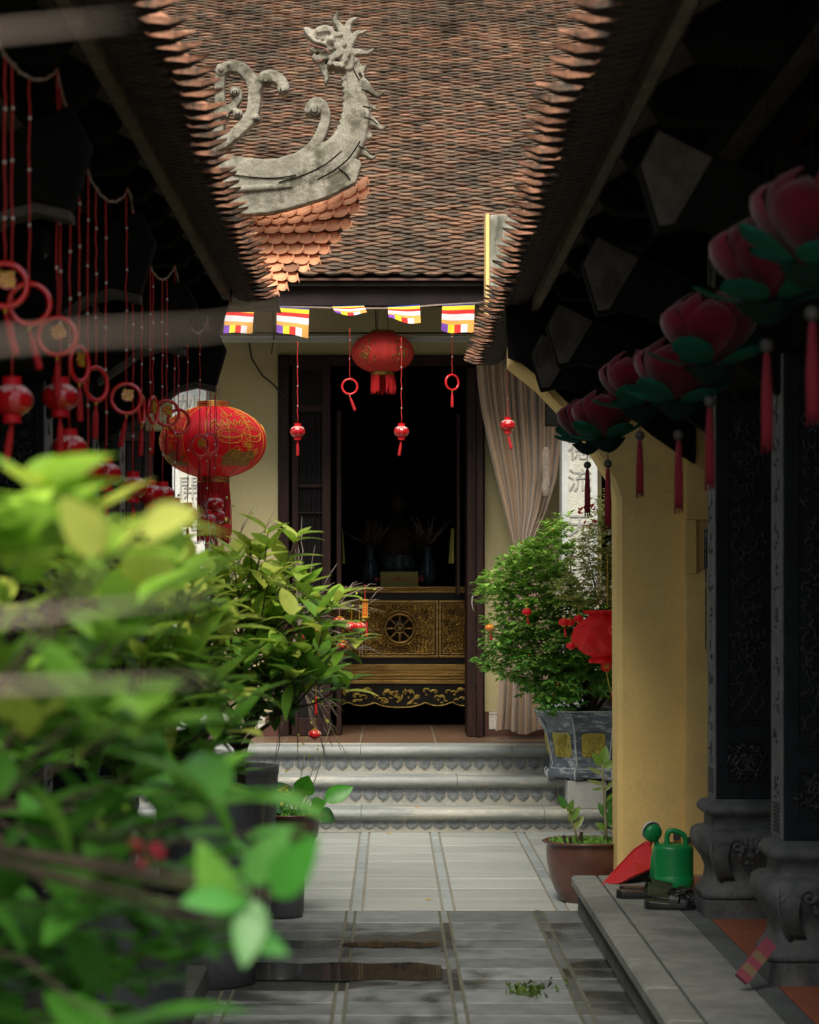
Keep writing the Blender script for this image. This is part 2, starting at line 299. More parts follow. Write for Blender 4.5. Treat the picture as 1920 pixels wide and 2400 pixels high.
    def build(s, name, mats, parent=None, bevel=0, local=False, fix=False):
        off=None if (parent is None or local) else wloc(parent)
        me=s.mesh(name,mats,off)
        if fix or bevel:
            bm=bmesh.new(); bm.from_mesh(me)
            if fix: bmesh.ops.remove_doubles(bm, verts=bm.verts, dist=1e-5)
            bmesh.ops.recalc_face_normals(bm, faces=bm.faces); bm.to_mesh(me); bm.free()
        o=bpy.data.objects.new(name,me); col.objects.link(o)
        if parent is not None: o.parent=parent
        if bevel:
            md=o.modifiers.new('bevel','BEVEL'); md.width=bevel; md.segments=2; md.limit_method='ANGLE'; md.angle_limit=.6
        return o
def wloc(o):
    v=Vector((0,0,0))
    while o is not None: v+=o.location; o=o.parent
    return v
def tag(o, label=None, cat=None, group=None, kind=None):
    if label: o['label']=label
    if cat: o['category']=cat
    if group: o['group']=group
    if kind: o['kind']=kind
    return o
def thing(name, loc, label, cat, group=None, rz=0):
    o=bpy.data.objects.new(name,None); o.empty_display_size=.1; col.objects.link(o); o.location=loc; o.rotation_euler=(0,0,rz)
    return tag(o,label,cat,group)
def children(o): return [c for c in ALLKIDS.get(o.name,[])]
def link_mesh(name, me, parent, loc=(0,0,0), rot=(0,0,0)):
    o=bpy.data.objects.new(name,me); col.objects.link(o); o.parent=parent; o.location=loc; o.rotation_euler=rot
    return o
def apply_remesh(o, vox, smooth=0, disp=0):
    md=o.modifiers.new('r','REMESH'); md.mode='VOXEL'; md.voxel_size=vox; md.use_smooth_shade=True
    if smooth:
        m2=o.modifiers.new('s','SMOOTH'); m2.factor=.5; m2.iterations=smooth
    dg=bpy.context.evaluated_depsgraph_get(); me=bpy.data.meshes.new_from_object(o.evaluated_get(dg))
    o.modifiers.clear(); mats=[m for m in o.data.materials]; o.data=me
    me.materials.clear()
    for m in mats: me.materials.append(m)
    for p in me.polygons: p.use_smooth=True; p.material_index=0
    return o
def spline(pts, n=8):
    pts=[tuple(p) for p in pts]; out=[]; k=len(pts)
    for i in range(k-1):
        p0=pts[max(i-1,0)];p1=pts[i];p2=pts[i+1];p3=pts[min(i+2,k-1)]
        for j in range(n):
            t=j/n
            out.append(tuple(.5*((2*b)+(-a+c)*t+(2*a-5*b+4*c-d)*t*t+(-a+3*b-3*c+d)*t**3) for a,b,c,d in zip(p0,p1,p2,p3)))
    out.append(pts[-1]); return out
_txt={}
def text_mesh(ch, size, depth=.004, res=2):
    k=(ch,round(size,4),depth)
    if k in _txt: return _txt[k]
    c=bpy.data.curves.new('lettering','FONT'); c.body=ch; c.size=size; c.extrude=depth; c.align_x='CENTER'; c.align_y='CENTER'; c.resolution_u=res
    o=bpy.data.objects.new('lettering',c); col.objects.link(o)
    me=bpy.data.meshes.new_from_object(o.evaluated_get(bpy.context.evaluated_depsgraph_get()))
    bpy.data.objects.remove(o); _txt[k]=me; return me
def letter(name, ch, size, loc, parent, mat, depth=.004, rot=(PI/2,0,0), thick=0):
    me=text_mesh(ch,size,depth).copy(); me.materials.clear(); me.materials.append(MT[mat])
    for p in me.polygons: p.material_index=0
    o=bpy.data.objects.new(name,me); col.objects.link(o); o.parent=parent
    o.location=Vector(loc)-wloc(parent); o.rotation_euler=rot; return o
def copy_tree(o, kids, parent=None):
    c=o.copy(); col.objects.link(c)
    if parent is not None: c.parent=parent
    for ch in kids.get(o,[]): copy_tree(ch,kids,c)
    return c
def rnd(a,b): return R.uniform(a,b)
def mul(c,k): return tuple(x*k for x in c)
def mixc(a,b,t): return tuple(x*(1-t)+y*t for x,y in zip(a,b))
ORD=['first','second','third','fourth','fifth','sixth','seventh','eighth','ninth','tenth','eleventh','twelfth']
# ------------------------------------------------------------------ camera, light, world
cam=bpy.data.cameras.new('camera'); co=bpy.data.objects.new('camera',cam); col.objects.link(co); scn.camera=co
co.location=(0,0,CAMZ); co.rotation_euler=(PI/2,0,0)
cam.sensor_fit='VERTICAL'; cam.sensor_height=36; cam.sensor_width=28.8; cam.lens=F/2400*36
cam.shift_x=45/2400; cam.shift_y=200/2400; cam.clip_end=2000; cam.clip_start=.05
cam.dof.use_dof=True; cam.dof.focus_distance=12.8; cam.dof.aperture_fstop=4.8; cam.dof.aperture_blades=9
scn.view_settings.view_transform='Standard'; scn.view_settings.look='None'; scn.view_settings.exposure=0
w=bpy.data.worlds.new('World'); scn.world=w; w.use_nodes=True
nt=w.node_tree; nt.nodes.clear()
o_=nt.nodes.new('ShaderNodeOutputWorld'); bg=nt.nodes.new('ShaderNodeBackground'); sk=nt.nodes.new('ShaderNodeTexSky')
sk.sky_type='NISHITA'; sk.sun_disc=False; EL=52; AZ=-6   # sun behind the camera's left shoulder
sk.sun_elevation=math.radians(EL); sk.sun_rotation=math.radians(180+AZ*-1); sk.air_density=1.2; sk.dust_density=3; 
hs=nt.nodes.new('ShaderNodeHueSaturation'); hs.inputs['Saturation'].default_value=.5
tn=nt.nodes.new('ShaderNodeMix'); tn.data_type='RGBA'; tn.blend_type='MULTIPLY'; tn.inputs[0].default_value=1; tn.inputs[7].default_value=(.97,1.0,.98,1)
nt.links.new(sk.outputs[0],hs.inputs['Color']); nt.links.new(hs.outputs[0],tn.inputs[6]); nt.links.new(tn.outputs[2],bg.inputs[0]); bg.inputs[1].default_value=.15
nt.links.new(bg.outputs[0],o_.inputs[0])
sl=bpy.data.lights.new('sun','SUN'); so=bpy.data.objects.new('sun',sl); col.objects.link(so)
sl.energy=5.0; sl.angle=math.radians(34); sl.color=(1,.93,.80)
d=Vector((math.sin(math.radians(AZ))*math.cos(math.radians(EL)), -math.cos(math.radians(AZ))*math.cos(math.radians(EL)), math.sin(math.radians(EL))))
so.rotation_euler=d.to_track_quat('Z','Y').to_euler(); so.location=(0,-5,12)

# ------------------------------------------------------------------ ground and paving
g=MB(); g.add([(-300,-100,-.05),(300,-100,-.05),(300,500,-.05),(-300,500,-.05)],[(0,1,2,3)])
tag(g.build('ground','mortar'),kind='structure')
def slabs(name, mat, mort, xs, ys, z, tintf, gap=.006, wob=0):
    g=MB(); g.cm=1; g.box(xs[0]-.01,xs[-1]+.01,ys[0]-.01,ys[-1]+.01,z-.045,z-.004); g.cm=0
    for i in range(len(xs)-1):
        for j in range(len(ys)-1):
            g.cc=tintf(i,j,(xs[i]+xs[i+1])/2,(ys[j]+ys[j+1])/2)
            dz=rnd(-.0015,.0015)
            g.cham(xs[i]+gap,xs[i+1]-gap,ys[j]+gap,ys[j+1]-gap,z-.03,z+dz,.0025)
    return tag(g.build(name,[mat,mort]),kind='structure')
# dry upper court: wide slabs edged by narrow border strips
xs=[]; x=-3.2
base=[X_(888,13.3)+ .60*k for k in range(-5,6)]
base=[-3.05,-2.45,-1.86,-1.28,-.70,-.157,.272,.80,1.33,1.9,2.5]
for b_ in base: xs+= [b_-.028,b_+.028]
xs=[-3.3]+xs+[3.2]
ys=[11.28+.42*i for i in range(9)]+[15.02]
slabs('upper_pavement','pave_hi','mortar',xs,ys,0,lambda i,j,x,y: mul((1,1,.97) if i%2==0 else (.88,.92,.94), rnd(.86,1.08)))
base=[-2.36,-1.92,-1.48,-1.04,-.60,-.181,.247,.682]
xs=[-2.8]
for b_ in base: xs+=[b_-.020,b_+.020]
xs+=[.885]
ys=[2.0+.268*i for i in range(35)]; ys[-1]=11.28
ys=[y for y in ys if y<11.28-.1]+[11.272]
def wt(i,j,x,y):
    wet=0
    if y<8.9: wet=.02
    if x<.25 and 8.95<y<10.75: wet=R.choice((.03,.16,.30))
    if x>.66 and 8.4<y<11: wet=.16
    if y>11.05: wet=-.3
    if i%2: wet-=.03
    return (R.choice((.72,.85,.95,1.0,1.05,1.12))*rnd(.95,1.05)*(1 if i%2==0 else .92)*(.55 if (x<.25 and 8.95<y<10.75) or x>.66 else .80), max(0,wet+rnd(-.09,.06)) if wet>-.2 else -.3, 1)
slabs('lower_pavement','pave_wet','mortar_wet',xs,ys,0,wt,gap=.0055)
# puddles standing on the slabs
def puddle(cx,cy,rx,ry,seed,z=.0045):
    g=MB(); rr=random.Random(seed); n=60; pts=[]
    for k in range(n):
        a=2*PI*k/n; r=1+.16*math.sin(3*a+seed)+.10*math.sin(7*a+2*seed)+.05*math.sin(15*a+seed)
        ex=abs(math.cos(a))**.55*math.copysign(1,math.cos(a)); ey=abs(math.sin(a))**.55*math.copysign(1,math.sin(a))
        pts.append((cx+rx*ex*r, cy+ry*ey*r, z))
    g.add(pts,[tuple(range(n))]); return g
def pud_rows(rows,seed):
    rs=random.Random(seed); up=[];dn=[]
    for (x0,x1,y0,y1) in rows:
        n=22
        top=[(x0+(x1-x0)*k/n, y1+.018*math.sin(k*.9+seed+x0*9)+rs.uniform(-.008,.008)-.5*max(0,abs(k/n-.5)-.38), .0045) for k in range(n+1)]
        bot=[(x0+(x1-x0)*k/n, y0+.022*math.sin(k*.7+x0*5)+rs.uniform(-.008,.008)+.5*max(0,abs(k/n-.5)-.38), .0045) for k in range(n,-1,-1)]
        g=MB(); g.add(top+bot,[tuple(range(2*n+2))]); tag(g.build('water','water'),kind='structure')
pud_rows([(-.72,.20,9.18,9.62),(-.20,.215,10.06,10.20)],3)
# clump of moss at the paving joint
mo=thing('moss_patch',(.54,8.95,0),'small green moss and weed clump growing in the damp paving joint','weeds')
g=MB(); 
for k in range(130):
    a=rnd(0,2*PI); r=abs(R.gauss(0,.5)); x=.50+r*.10*math.cos(a); y=8.95+r*.22*math.sin(a); s=rnd(.008,.02)
    t=rnd(0,2*PI); g.cc=mul((.10,.17,.03),rnd(.5,1.4)); h=rnd(.006,.03)
    g.add([(x,y,.002),(x+s*math.cos(t),y+s*math.sin(t),h),(x+s*1.5*math.cos(t+.4),y+s*1.5*math.sin(t+.4),h*.6),(x+s*math.cos(t+.8),y+s*math.sin(t+.8),.004)],[(0,1,2,3)])
g.build('foliage','leaf_small',mo)
g=MB(); g.lathe([(.001,.004),(.05,.004),(.055,.001)],.50,8.95,0,14,1,1.8); g.build('soil','moss',mo)
# kerbs on the left with gutter
lk=thing('kerb',(-.70,6,0),'low dark kerb running beneath the left row of plant pots','kerb')
g=MB()
y=3.0
while y<11.2:
    g.cc=mul((1,1,1),rnd(.30,.42)); g.cham(-1.45,-.675,y+.003,y+.597,0,.09,.008); y+=.6
g.build('stone','kerb',lk)

# ------------------------------------------------------------------ veranda of the right hall
rv=thing('veranda_platform',(1.2,7,0),'raised grey stone veranda ledge with terracotta floor on the right','platform')
LZ=.172; LX=.868; LY=11.19
g=MB(); y=3.0; 
joints=[3.0,3.62,4.24,4.86,5.48,6.1,6.72,7.34,7.96,8.58,9.2,9.82,10.44,LY]
for a,b in zip(joints[:-1],joints[1:]):
    g.cc=mul((1,1,.97),rnd(.86,1.08)); g.cham(LX-.035,LX+.085,a+.002,b-.002,LZ-.045,LZ,.012)
    g.cc=mul((1,1,.98),rnd(.86,1.08)); g.cham(LX+.088,1.19,a+.002,b-.002,LZ-.045,LZ-.001,.003)
for a,b in zip([y+.3 for y in joints[:-1]],[y+.3 for y in joints[1:]]):
    if b>LY: b=LY
    g.cc=mul((.42,.46,.50),rnd(.8,1.1)); g.cham(1.193,1.275,a+.002,b-.002,LZ-.045,LZ-.001,.003)
g.build('border_stone','kerb',rv)
g=MB(); g.box(LX,3.2,3.0,LY-.02,-.04,LZ-.046); g.box(1.19,3.2,3.0,LY-.02,LZ-.048,LZ-.012)
g.build('bed','kerb_side',rv)
g=MB(); y=3.0
while y<LY-.05:                                  # vertical tooling on the kerb face
    g.box(LX-.008,LX-.001,y,y+.022,.01,LZ-.05); y+=.034
g.build('tooled_face','kerb_side',rv)
g=MB(); y=3.0
while y<LY-.05:
    x=1.279
    while x<3.1:
        g.cham(x+.002,x+.298,y+.002,min(y+.298,LY-.03),LZ-.03,LZ-.003,.002); x+=.3
    y+=.3
g.build('floor_tile','terracotta',rv)

# ------------------------------------------------------------------ entrance steps
st=thing('stone_steps',(0,15.3,0),'three carved grey stone steps leading up to the temple door','steps')
SX0,SX1=-2.6,2.6; lev=[.145,.3225,.496]; fr=[15.03,15.33,15.63]
zb=0
for k in range(3):
    zt=lev[k]; yf=fr[k]; yb=fr[k]+.32 if k<2 else 15.93; nh=.058
    g=MB(); cuts=[SX0,-1.55,[-.30,-.89,-.30][k],[1.02,.62,.86][k] if k else 1.05,1.9,SX1]; 
    cuts=[SX0,-1.6]+[[-.18,.95],[-.72,.42],[-.19,1.03]][k]+[2.0,SX1]
    if k==2: cuts=[SX0,-1.3,-.19,.78,1.7,SX1]
    for a,b in zip(cuts[:-1],cuts[1:]):
        pr=[]                                     # rounded nosing
        for t in range(9):
            an=-PI/2+PI*t/8; pr.append((yf-.035-.029*math.cos(an)*1.0, zt-nh/2+ (nh/2)*math.sin(an)))
        pr=[(yb,zt-nh)]+pr+[(yb,zt)]
        g.smooth=False; g.prism_y(pr,a+.0015,b-.0015)
    g.build('nosing','step',st,fix=True)
    r=MB(); r.box(SX0,SX1,yf,yf+.3,zb,zt-nh-.001); r.box(SX0,SX1,yf-.010,yf-.001,zb,zb+.012); r.box(SX0,SX1,yf-.016,yf-.001,zt-nh-.012,zt-nh-.002)
    r.cm=1; h=zt-nh-.013-zb-.014; x=SX0+.05; pw=.084
    zc=zt-nh-.013
    while x<SX1-.05:
        cx=x+pw/2; hw=pw/2-.003; outl=[(cx-hw,zc),(cx+hw,zc),(cx+hw,zc-h*.30)]
        og=((.99,.48),(.90,.62),(.70,.72),(.42,.80),(.18,.87))
        for a_,b_ in og: outl.append((cx+hw*a_,zc-h*b_))
        outl.append((cx,zc-h*.99))
        for a_,b_ in og[::-1]: outl.append((cx-hw*a_,zc-h*b_))
        outl.append((cx-hw,zc-h*.30)); d_=-.007+rnd(-.001,.001)
        r.prism([(a_,b_) for a_,b_ in outl],yf+d_,yf-.001)
        inn=[(cx+(a_-cx)*.72, zc-h*.12+(b_-zc)*.74) for a_,b_ in outl[2:]]
        r.prism(inn,yf+d_-.004,yf+d_-.0005)
        r.cm=0; 
        r.prism([(x-.010,zc-h*.42),(x,zc-h*.30),(x+.010,zc-h*.42),(x+.004,zc-h*.55),(x-.004,zc-h*.55)],yf-.004,yf-.001); r.cm=1
        x+=pw+.004
    r.build('riser',['riser','petal_stone'],st)
    zb=lev[k] if k<2 else 0
g=MB(); g.box(SX0,SX1,15.35,15.9,-.04,.14); g.box(SX0,SX1,15.65,15.92,.141,.31); g.build('core','riser',st)

# white block on the lowest step
o=MB(); y0=15.0; o.box(X_(1331,y0),X_(1421,y0),15.0,15.32,.1455,.318)
o=o.build('stone_block','block',bevel=.006); tag(o,'pale rectangular stone block on the lowest step supporting the blue planter','stone block')

# ------------------------------------------------------------------ main temple
tp=thing('temple_hall',(0,16.7,0),'ochre temple hall with weathered tiled roof and dark open doorway','temple')
WY=16.7; WT=3.62
dl,dr=X_(652,WY),X_(1136,WY); dt=Z_(832,WY)
FLO=.496
g=MB(); 
g.box(-4.5,-2.3,WY,WY+.2,FLO-.3,WT); g.box(-1.45,dl,WY,WY+.2,FLO-.3,WT); g.box(dr,1.45,WY,WY+.2,FLO-.3,WT); g.box(2.3,4.5,WY,WY+.2,FLO-.3,WT)
g.box(dl+.001,dr-.001,WY+.001,WY+.199,dt,WT); g.box(-2.299,-1.451,WY+.001,WY+.199,2.6,WT); g.box(1.451,2.299,WY+.001,WY+.199,2.6,WT)
g.build('wall','yellow_old',tp)
g=MB(); 
for a,b in ((dr+.001,1.45),(-1.45,dl-.001)): g=MB(); g.box(a,b,WY-.012,WY-.001,FLO+.001,FLO+.17); g.build('skirting','pot_brown',tp)
g=MB()
for a,b in ((dr+.03,1.45),(-1.45,dl-.03)):
    x=a
    while x<b-.06: g.box(x,x+.052,WY-.017,WY-.0125,FLO+.05,FLO+.15); x+=.06
    g.box(a,b,WY-.016,WY-.0125,FLO+.155,FLO+.168)
g.build('skirting_tile','pillar_in',tp)
g=MB(); y=15.932; j=0
while y<20.4:
    x=-4.2; 
    while x<4.2:
        g.cc=(1,1,1); g.box(x+.004,x+.496,y+.003,y+.397,FLO-.03,FLO); x+=.5
    y+=.4
g.build('floor','brown_tile',tp)
g=MB(); g.box(-4.2,4.2,15.93,20.4,FLO-.2,FLO-.004); g.build('floor_joint','mortar',tp)
g=MB()  # interior
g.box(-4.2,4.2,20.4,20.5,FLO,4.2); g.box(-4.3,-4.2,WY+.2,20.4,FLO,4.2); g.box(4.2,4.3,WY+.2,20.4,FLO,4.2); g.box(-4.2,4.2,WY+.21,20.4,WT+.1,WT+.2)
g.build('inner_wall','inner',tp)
g=MB(); g.box(-4.5,4.5,15.55,WY-.001,3.50,3.56); g.build('veranda_ceiling','soffit',tp)
zt_=Z_(652,15.45); zb_=Z_(716,15.45)
g=MB(); g.box(-4.6,4.6,15.46,15.54,zb_,zt_+.02); g.build('fascia','fascia',tp,bevel=.004)
g=MB(); g.box(-4.6,4.6,16.0,16.06,Z_(801,16),Z_(791,16)); g.smooth=True
g.tube([(-4.6,15.985,Z_(789,16)),(4.6,15.985,Z_(789,16))],.008,8); g.smooth=False
g.build('gutter','gutter',tp)
g=MB(); g.tube([(-4.6,15.97,Z_(783,16)),(4.6,15.97,Z_(781,16))],.007,6); g.build('cable','wire',tp)
for px in (640,880):
    g=MB(); g.tube([P(px,720,15.9),P(px+2,790,15.9),P(px-4,830,16.6)],.004,5); g.build('cable','wire',tp)
g=MB(); g.tube([P(582,790,16.66),P(590,840,16.66),P(615,880,16.66),P(640,900,16.66),P(672,935,16.62)],.006,6); g.build('cable','wire',tp)
# roof: thousands of fish-scale tiles laid one by one
TH=math.radians(32); ct,sn=math.cos(TH),math.sin(TH)
E0=Vector((0,15.40,Z_(648,15.40)))
g=MB(); n=Vector((0,-sn,ct)); u=Vector((0,ct,sn))
tw=.157; ex=.0355; rows=178; X0,X1=-4.6,4.6
g.smooth=False
pal=[(.50,.26,.165),(.46,.235,.15),(.41,.215,.14),(.33,.195,.135),(.25,.17,.12),(.54,.32,.21),(.21,.155,.115),(.33,.23,.165)]
for r in range(rows):
    full = True
    cnt=int((X1-X0)/tw)
    offx=(r%2)*tw/2 + math.sin(r*.11)*.008
    rowj=rnd(-.002,.002)
    for k in range(cnt):
        x=X0+offx+k*tw+rnd(-.005,.005)
        if not(-3.1<x<3.1): 
            if r>60: continue
        s0=r*ex+rowj+rnd(-.0022,.0022)*(3 if R.random()<.06 else 1)
        nzv=noise.noise(Vector((x*1.3,s0*1.3,3)))+.5*noise.noise(Vector((x*4,s0*4,9)))
        c=R.choice(pal); t=min(1,max(0,.12+nzv*.9)); c=mixc(c,(.12,.10,.08),t*.75); g.cc=mul(mixc(c,(.20,.17,.15),.15),rnd(.46,.82))
        a=tw*rnd(.385,.425); th=.019; L_=.12; lift=.034+rnd(-.003,.006); tilt=rnd(-.007,.007)
        e=E0+u*s0; 
        pts=[]
        # arc nose, low end lifted by the course below
        for q in range(7):
            an=-1+2*q/6
            pts.append((x+a*an, -.040*(1-abs(an)**2.2), lift-.011*an*an+an*tilt*.6))
        back=(lift-.034+.006)
        top=[(px,dy,dz) for px,dy,dz in pts]
        vs=[]
        for px,dy,dz in top: vs.append(Vector((px,0,0))+e+u*dy+n*dz-Vector((0,0,0)))
        for px,dy,dz in top: vs.append(Vector((px,0,0))+e+u*(dy*.82+.002)+n*(dz-th*(1-.75*(px-x)**2/a**2)))
        vs.append(Vector((x+a*.8,0,0))+e+u*L_+n*.002); vs.append(Vector((x-a*.8,0,0))+e+u*L_+n*.002)
        fs=[tuple(range(7))+(14,15)]+[(q+7,q+8,q+1,q) for q in range(6)]
        g.add(vs,fs)
g.build('roof_tile',['tile_old'],tp)
g=MB(); e=E0; t_=6.6
for sgn in (1,):
    a_=e-n*.012; b_=e+u*t_-n*.012
    g.add([(-4.6,a_.y,a_.z),(4.6,a_.y,a_.z),(4.6,b_.y,b_.z),(-4.6,b_.y,b_.z),(-4.6,a_.y,a_.z-.05),(4.6,a_.y,a_.z-.05),(4.6,b_.y,b_.z-.1),(-4.6,b_.y,b_.z-.1)],[(0,1,2,3),(4,7,6,5),(0,4,5,1)])
g.build('roof_deck','tile_dark',tp)
g=MB(); g.box(-4.6,4.6,15.385,15.44,E0.z-.026,E0.z-.013); g.build('eave_batten','pot_brown',tp)
g=MB(); yb=E0.y+t_*ct; zb2=E0.z+t_*sn; g.box(-4.6,4.6,yb-.2,yb+.2,zb2-.1,zb2+.35); g.build('ridge','stone_wall',tp,bevel=.02)
g=MB(); g.add([(-4.6,yb,zb2),(4.6,yb,zb2),(4.6,yb+5.5,3.4),(-4.6,yb+5.5,3.4)],[(0,1,2,3)]); g.build('rear_slope','tile_eave',tp)
# door frame and leaves
def door_leaf(parent, x0,x1,y,z0,z1, mirror=False):
    fr_=MB(); sw=.045; t=.045
    fr_.box(x0,x0+sw,y,y+t,z0,z1); fr_.box(x1-sw*1.3,x1,y-.01,y+t,z0,z1)
    zs=[Z_(1365+20,WY),Z_(1215-12,WY),Z_(1200,WY),Z_(1150-8,WY),Z_(1135,WY),Z_(965,WY)]
    a,b=x0+sw+.001,x1-sw*1.3-.001
    for p,q in ((z0,z0+.12),(z0+.42,z0+.50),(zs[0]-.03,zs[0]),(zs[2],zs[1]),(zs[4],zs[3]),(zs[5],zs[5]+.05),(z1-.06,z1)): fr_.box(a,b,y+.002,y+t-.002,p,q)
    f=fr_.build('door',['wood'],parent,bevel=.003)
    pn=MB(); pn.box(a,b,y+.018,y+.030,z0+.121,z0+.419); pn.box(a,b,y+.018,y+.030,z0+.501,zs[0]-.031); pn.box(a,b,y+.018,y+.030,zs[5]+.051,z1-.061); pn.box(a,b,y+.034,y+.038,zs[0],zs[5])
    pn.build('door_panel','wood_blue',f)
    for p,q in ((zs[0],zs[2]),(zs[1],zs[4]),(zs[3],zs[5])):
        bl=MB(); bl.smooth=True; w_=b-a; nb=5
        for k in range(nb):
            x=a+w_*(k+.5)/nb; h=q-p; pr=[(.007,0),(.011,.012),(.006,.03),(.0105,h*.3),(.0075,h*.5),(.0105,h*.7),(.006,h-.03),(.011,h-.012),(.007,h)]
            bl.lathe(pr,x,y+.022,p,8)
        bl.build('baluster','wood_blue',f)
    return f
g=MB(); g.box(dl-.001,dl+.075,WY-.02,WY+.10,FLO,dt-.0); g.box(dr-.05,dr+.001,WY-.02,WY+.10,FLO,dt); g.box(dl+.076,dr-.051,WY-.018,WY+.098,dt-.07,dt-.001)
g.build('door_frame','wood',tp,bevel=.004)
g=MB(); g.box(dl+.08,dr-.055,WY+.03,WY+.07,Z_(950,WY),dt-.075); 
door_leaf(tp, X_(684,WY),X_(775,WY),WY+.02,FLO+.004,Z_(845,WY))
door_leaf(tp, -2.0,-1.62,WY-.06,FLO+.004,2.58)
g=MB(); x=X_(793,WY); g.box(x-.014,x+.018,WY+.10,WY+.50,FLO+.004,Z_(960,WY)); g.build('door','wood',tp,bevel=.003)
x=X_(1112,WY); g=MB(); g.box(x-.052,x+.008,WY-.12,WY+.45,FLO+.004,Z_(865,WY)); g.box(x+.010,x+.052,WY-.20,WY-.12,FLO+.004,Z_(865,WY))
f=g.build('door','wood',tp,bevel=.003)
g=MB(); g.smooth=True; a=P(1112,1395,WY-.22); g.tube([a,a+Vector((-.015,-.035,-.01)),a+Vector((-.018,-.04,-.06)),a+Vector((-.008,-.035,-.10)),a+Vector((.004,0,-.115))],.0035,6); g.build('handle','gutter',f)
x=X_(1074,17.1); g=MB(); g.box(x-.010,x+.012,17.05,17.5,1.47,Z_(960,WY)); g.build('door','wood',tp,bevel=.003)
# cloth notices on the door leaves
for px,s in ((797,1),(1064,-1)):
    g=MB(); a=P(px,1238,17.3); g.grid(lambda u_,v_: (a.x+s*(.0+.034*u_*(.6+.5*v_)), a.y+.01*math.sin(u_*5), a.z-.25*v_), 4,6); g.build('notice','sign_y',tp)
# white inscribed pillars
def pillar(cx, chars, ys_):
    Y=16.05; zt=Z_(898,Y); hw=.118
    g=MB(); g.box(cx-hw,cx+hw,Y,Y+2*hw,FLO,zt); pl=g.build('pillar','pillar',tp,bevel=.006)
    g=MB(); g.box(cx-hw+.040,cx+hw-.040,Y-.004,Y-.001,.85,zt-.09); g.build('stippled_panel','pillar_in',pl)
    g=MB(); 
    g.box(cx-hw-.016,cx+hw+.016,Y-.016,Y+2*hw+.016,zt+.001,zt+.026)
    g.box(cx-hw-.006,cx+hw+.006,Y-.006,Y+2*hw+.006,zt+.027,zt+.05)
    pts=[(cx-hw-.01,zt+.051),(cx+hw+.01,zt+.051),(cx+hw+.055,zt+.09),(cx+hw+.065,zt+.15),(cx-hw-.065,zt+.15),(cx-hw-.055,zt+.09)]
    g.prism(pts,Y-.05,Y+2*hw+.05); g.build('capital','pillar',pl,bevel=.004)
    for ch,py in zip(chars,ys_):
        letter('character',ch,.165,(cx,Y-.006,Z_(py,Y)),pl,'char',.005)
    g=MB(); g.smooth=True; g.lathe([(.15,FLO),(.215,FLO+.04),(.23,FLO+.14),(.20,FLO+.24),(.15,FLO+.285)],cx,Y+hw,0,32)
    for k in range(8):
        a=2*PI*k/8+.2; 
        for s_ in range(3): g.torus((cx+.215*math.cos(a)*.98,Y+hw+.215*math.sin(a)*.98,FLO+.14),.022*(s_+1)/1.2,.003,14,5)
    g.build('plinth','pillar',pl)
    g=MB(); g.box(cx-.12,cx+.12,Y-.01,Y+2*hw+.01,zt+.151,3.5); g.build('post','fascia',pl)
    return pl
pillar(X_(446,16.05),['妙','法','開','門'],[957,1060,1147,1250])
pillar(X_(1359,16.05),['香','德','流','天'],[965,1055,1130,1235])
# ------------------------------------------------------------------ altar
AY=18.0
al=thing('altar',(X_(937,AY),AY+.4,FLO),'black and gold carved altar with wheel relief standing inside the doorway','altar')
ax0,ax1=X_(628,AY),X_(1246,AY); z=lambda py:Z_(py,AY)
g=MB(); g.box(ax0,ax1,AY,AY+.8,z(1606),z(1389)); g.build('cabinet','lacquer',al,bevel=.004)
g=MB(); 
for a,b,o in ((1375,1379,.07),(1379.6,1383,.055),(1383.6,1389,.035)): g.box(ax0-o,ax1+o,AY-o,AY+.8+o,z(b),z(a))
g.build('tabletop','gold_line',al,bevel=.003)
g=MB()
for a,b,o in ((1557,1570,.018),(1570.5,1578,.010),(1579,1584,.028),(1585,1592,.020),(1594,1602,.034)): g.box(ax0-o,ax1+o,AY-o,AY+.8+o,z(b),z(a))
for k in range(60):
    x=ax0+.02+k*(ax1-ax0-.04)/59; g.ball((x,AY-.028,z(1597.5)),.007,6,4)
g.build('moulding','gold_line',al,bevel=.002)
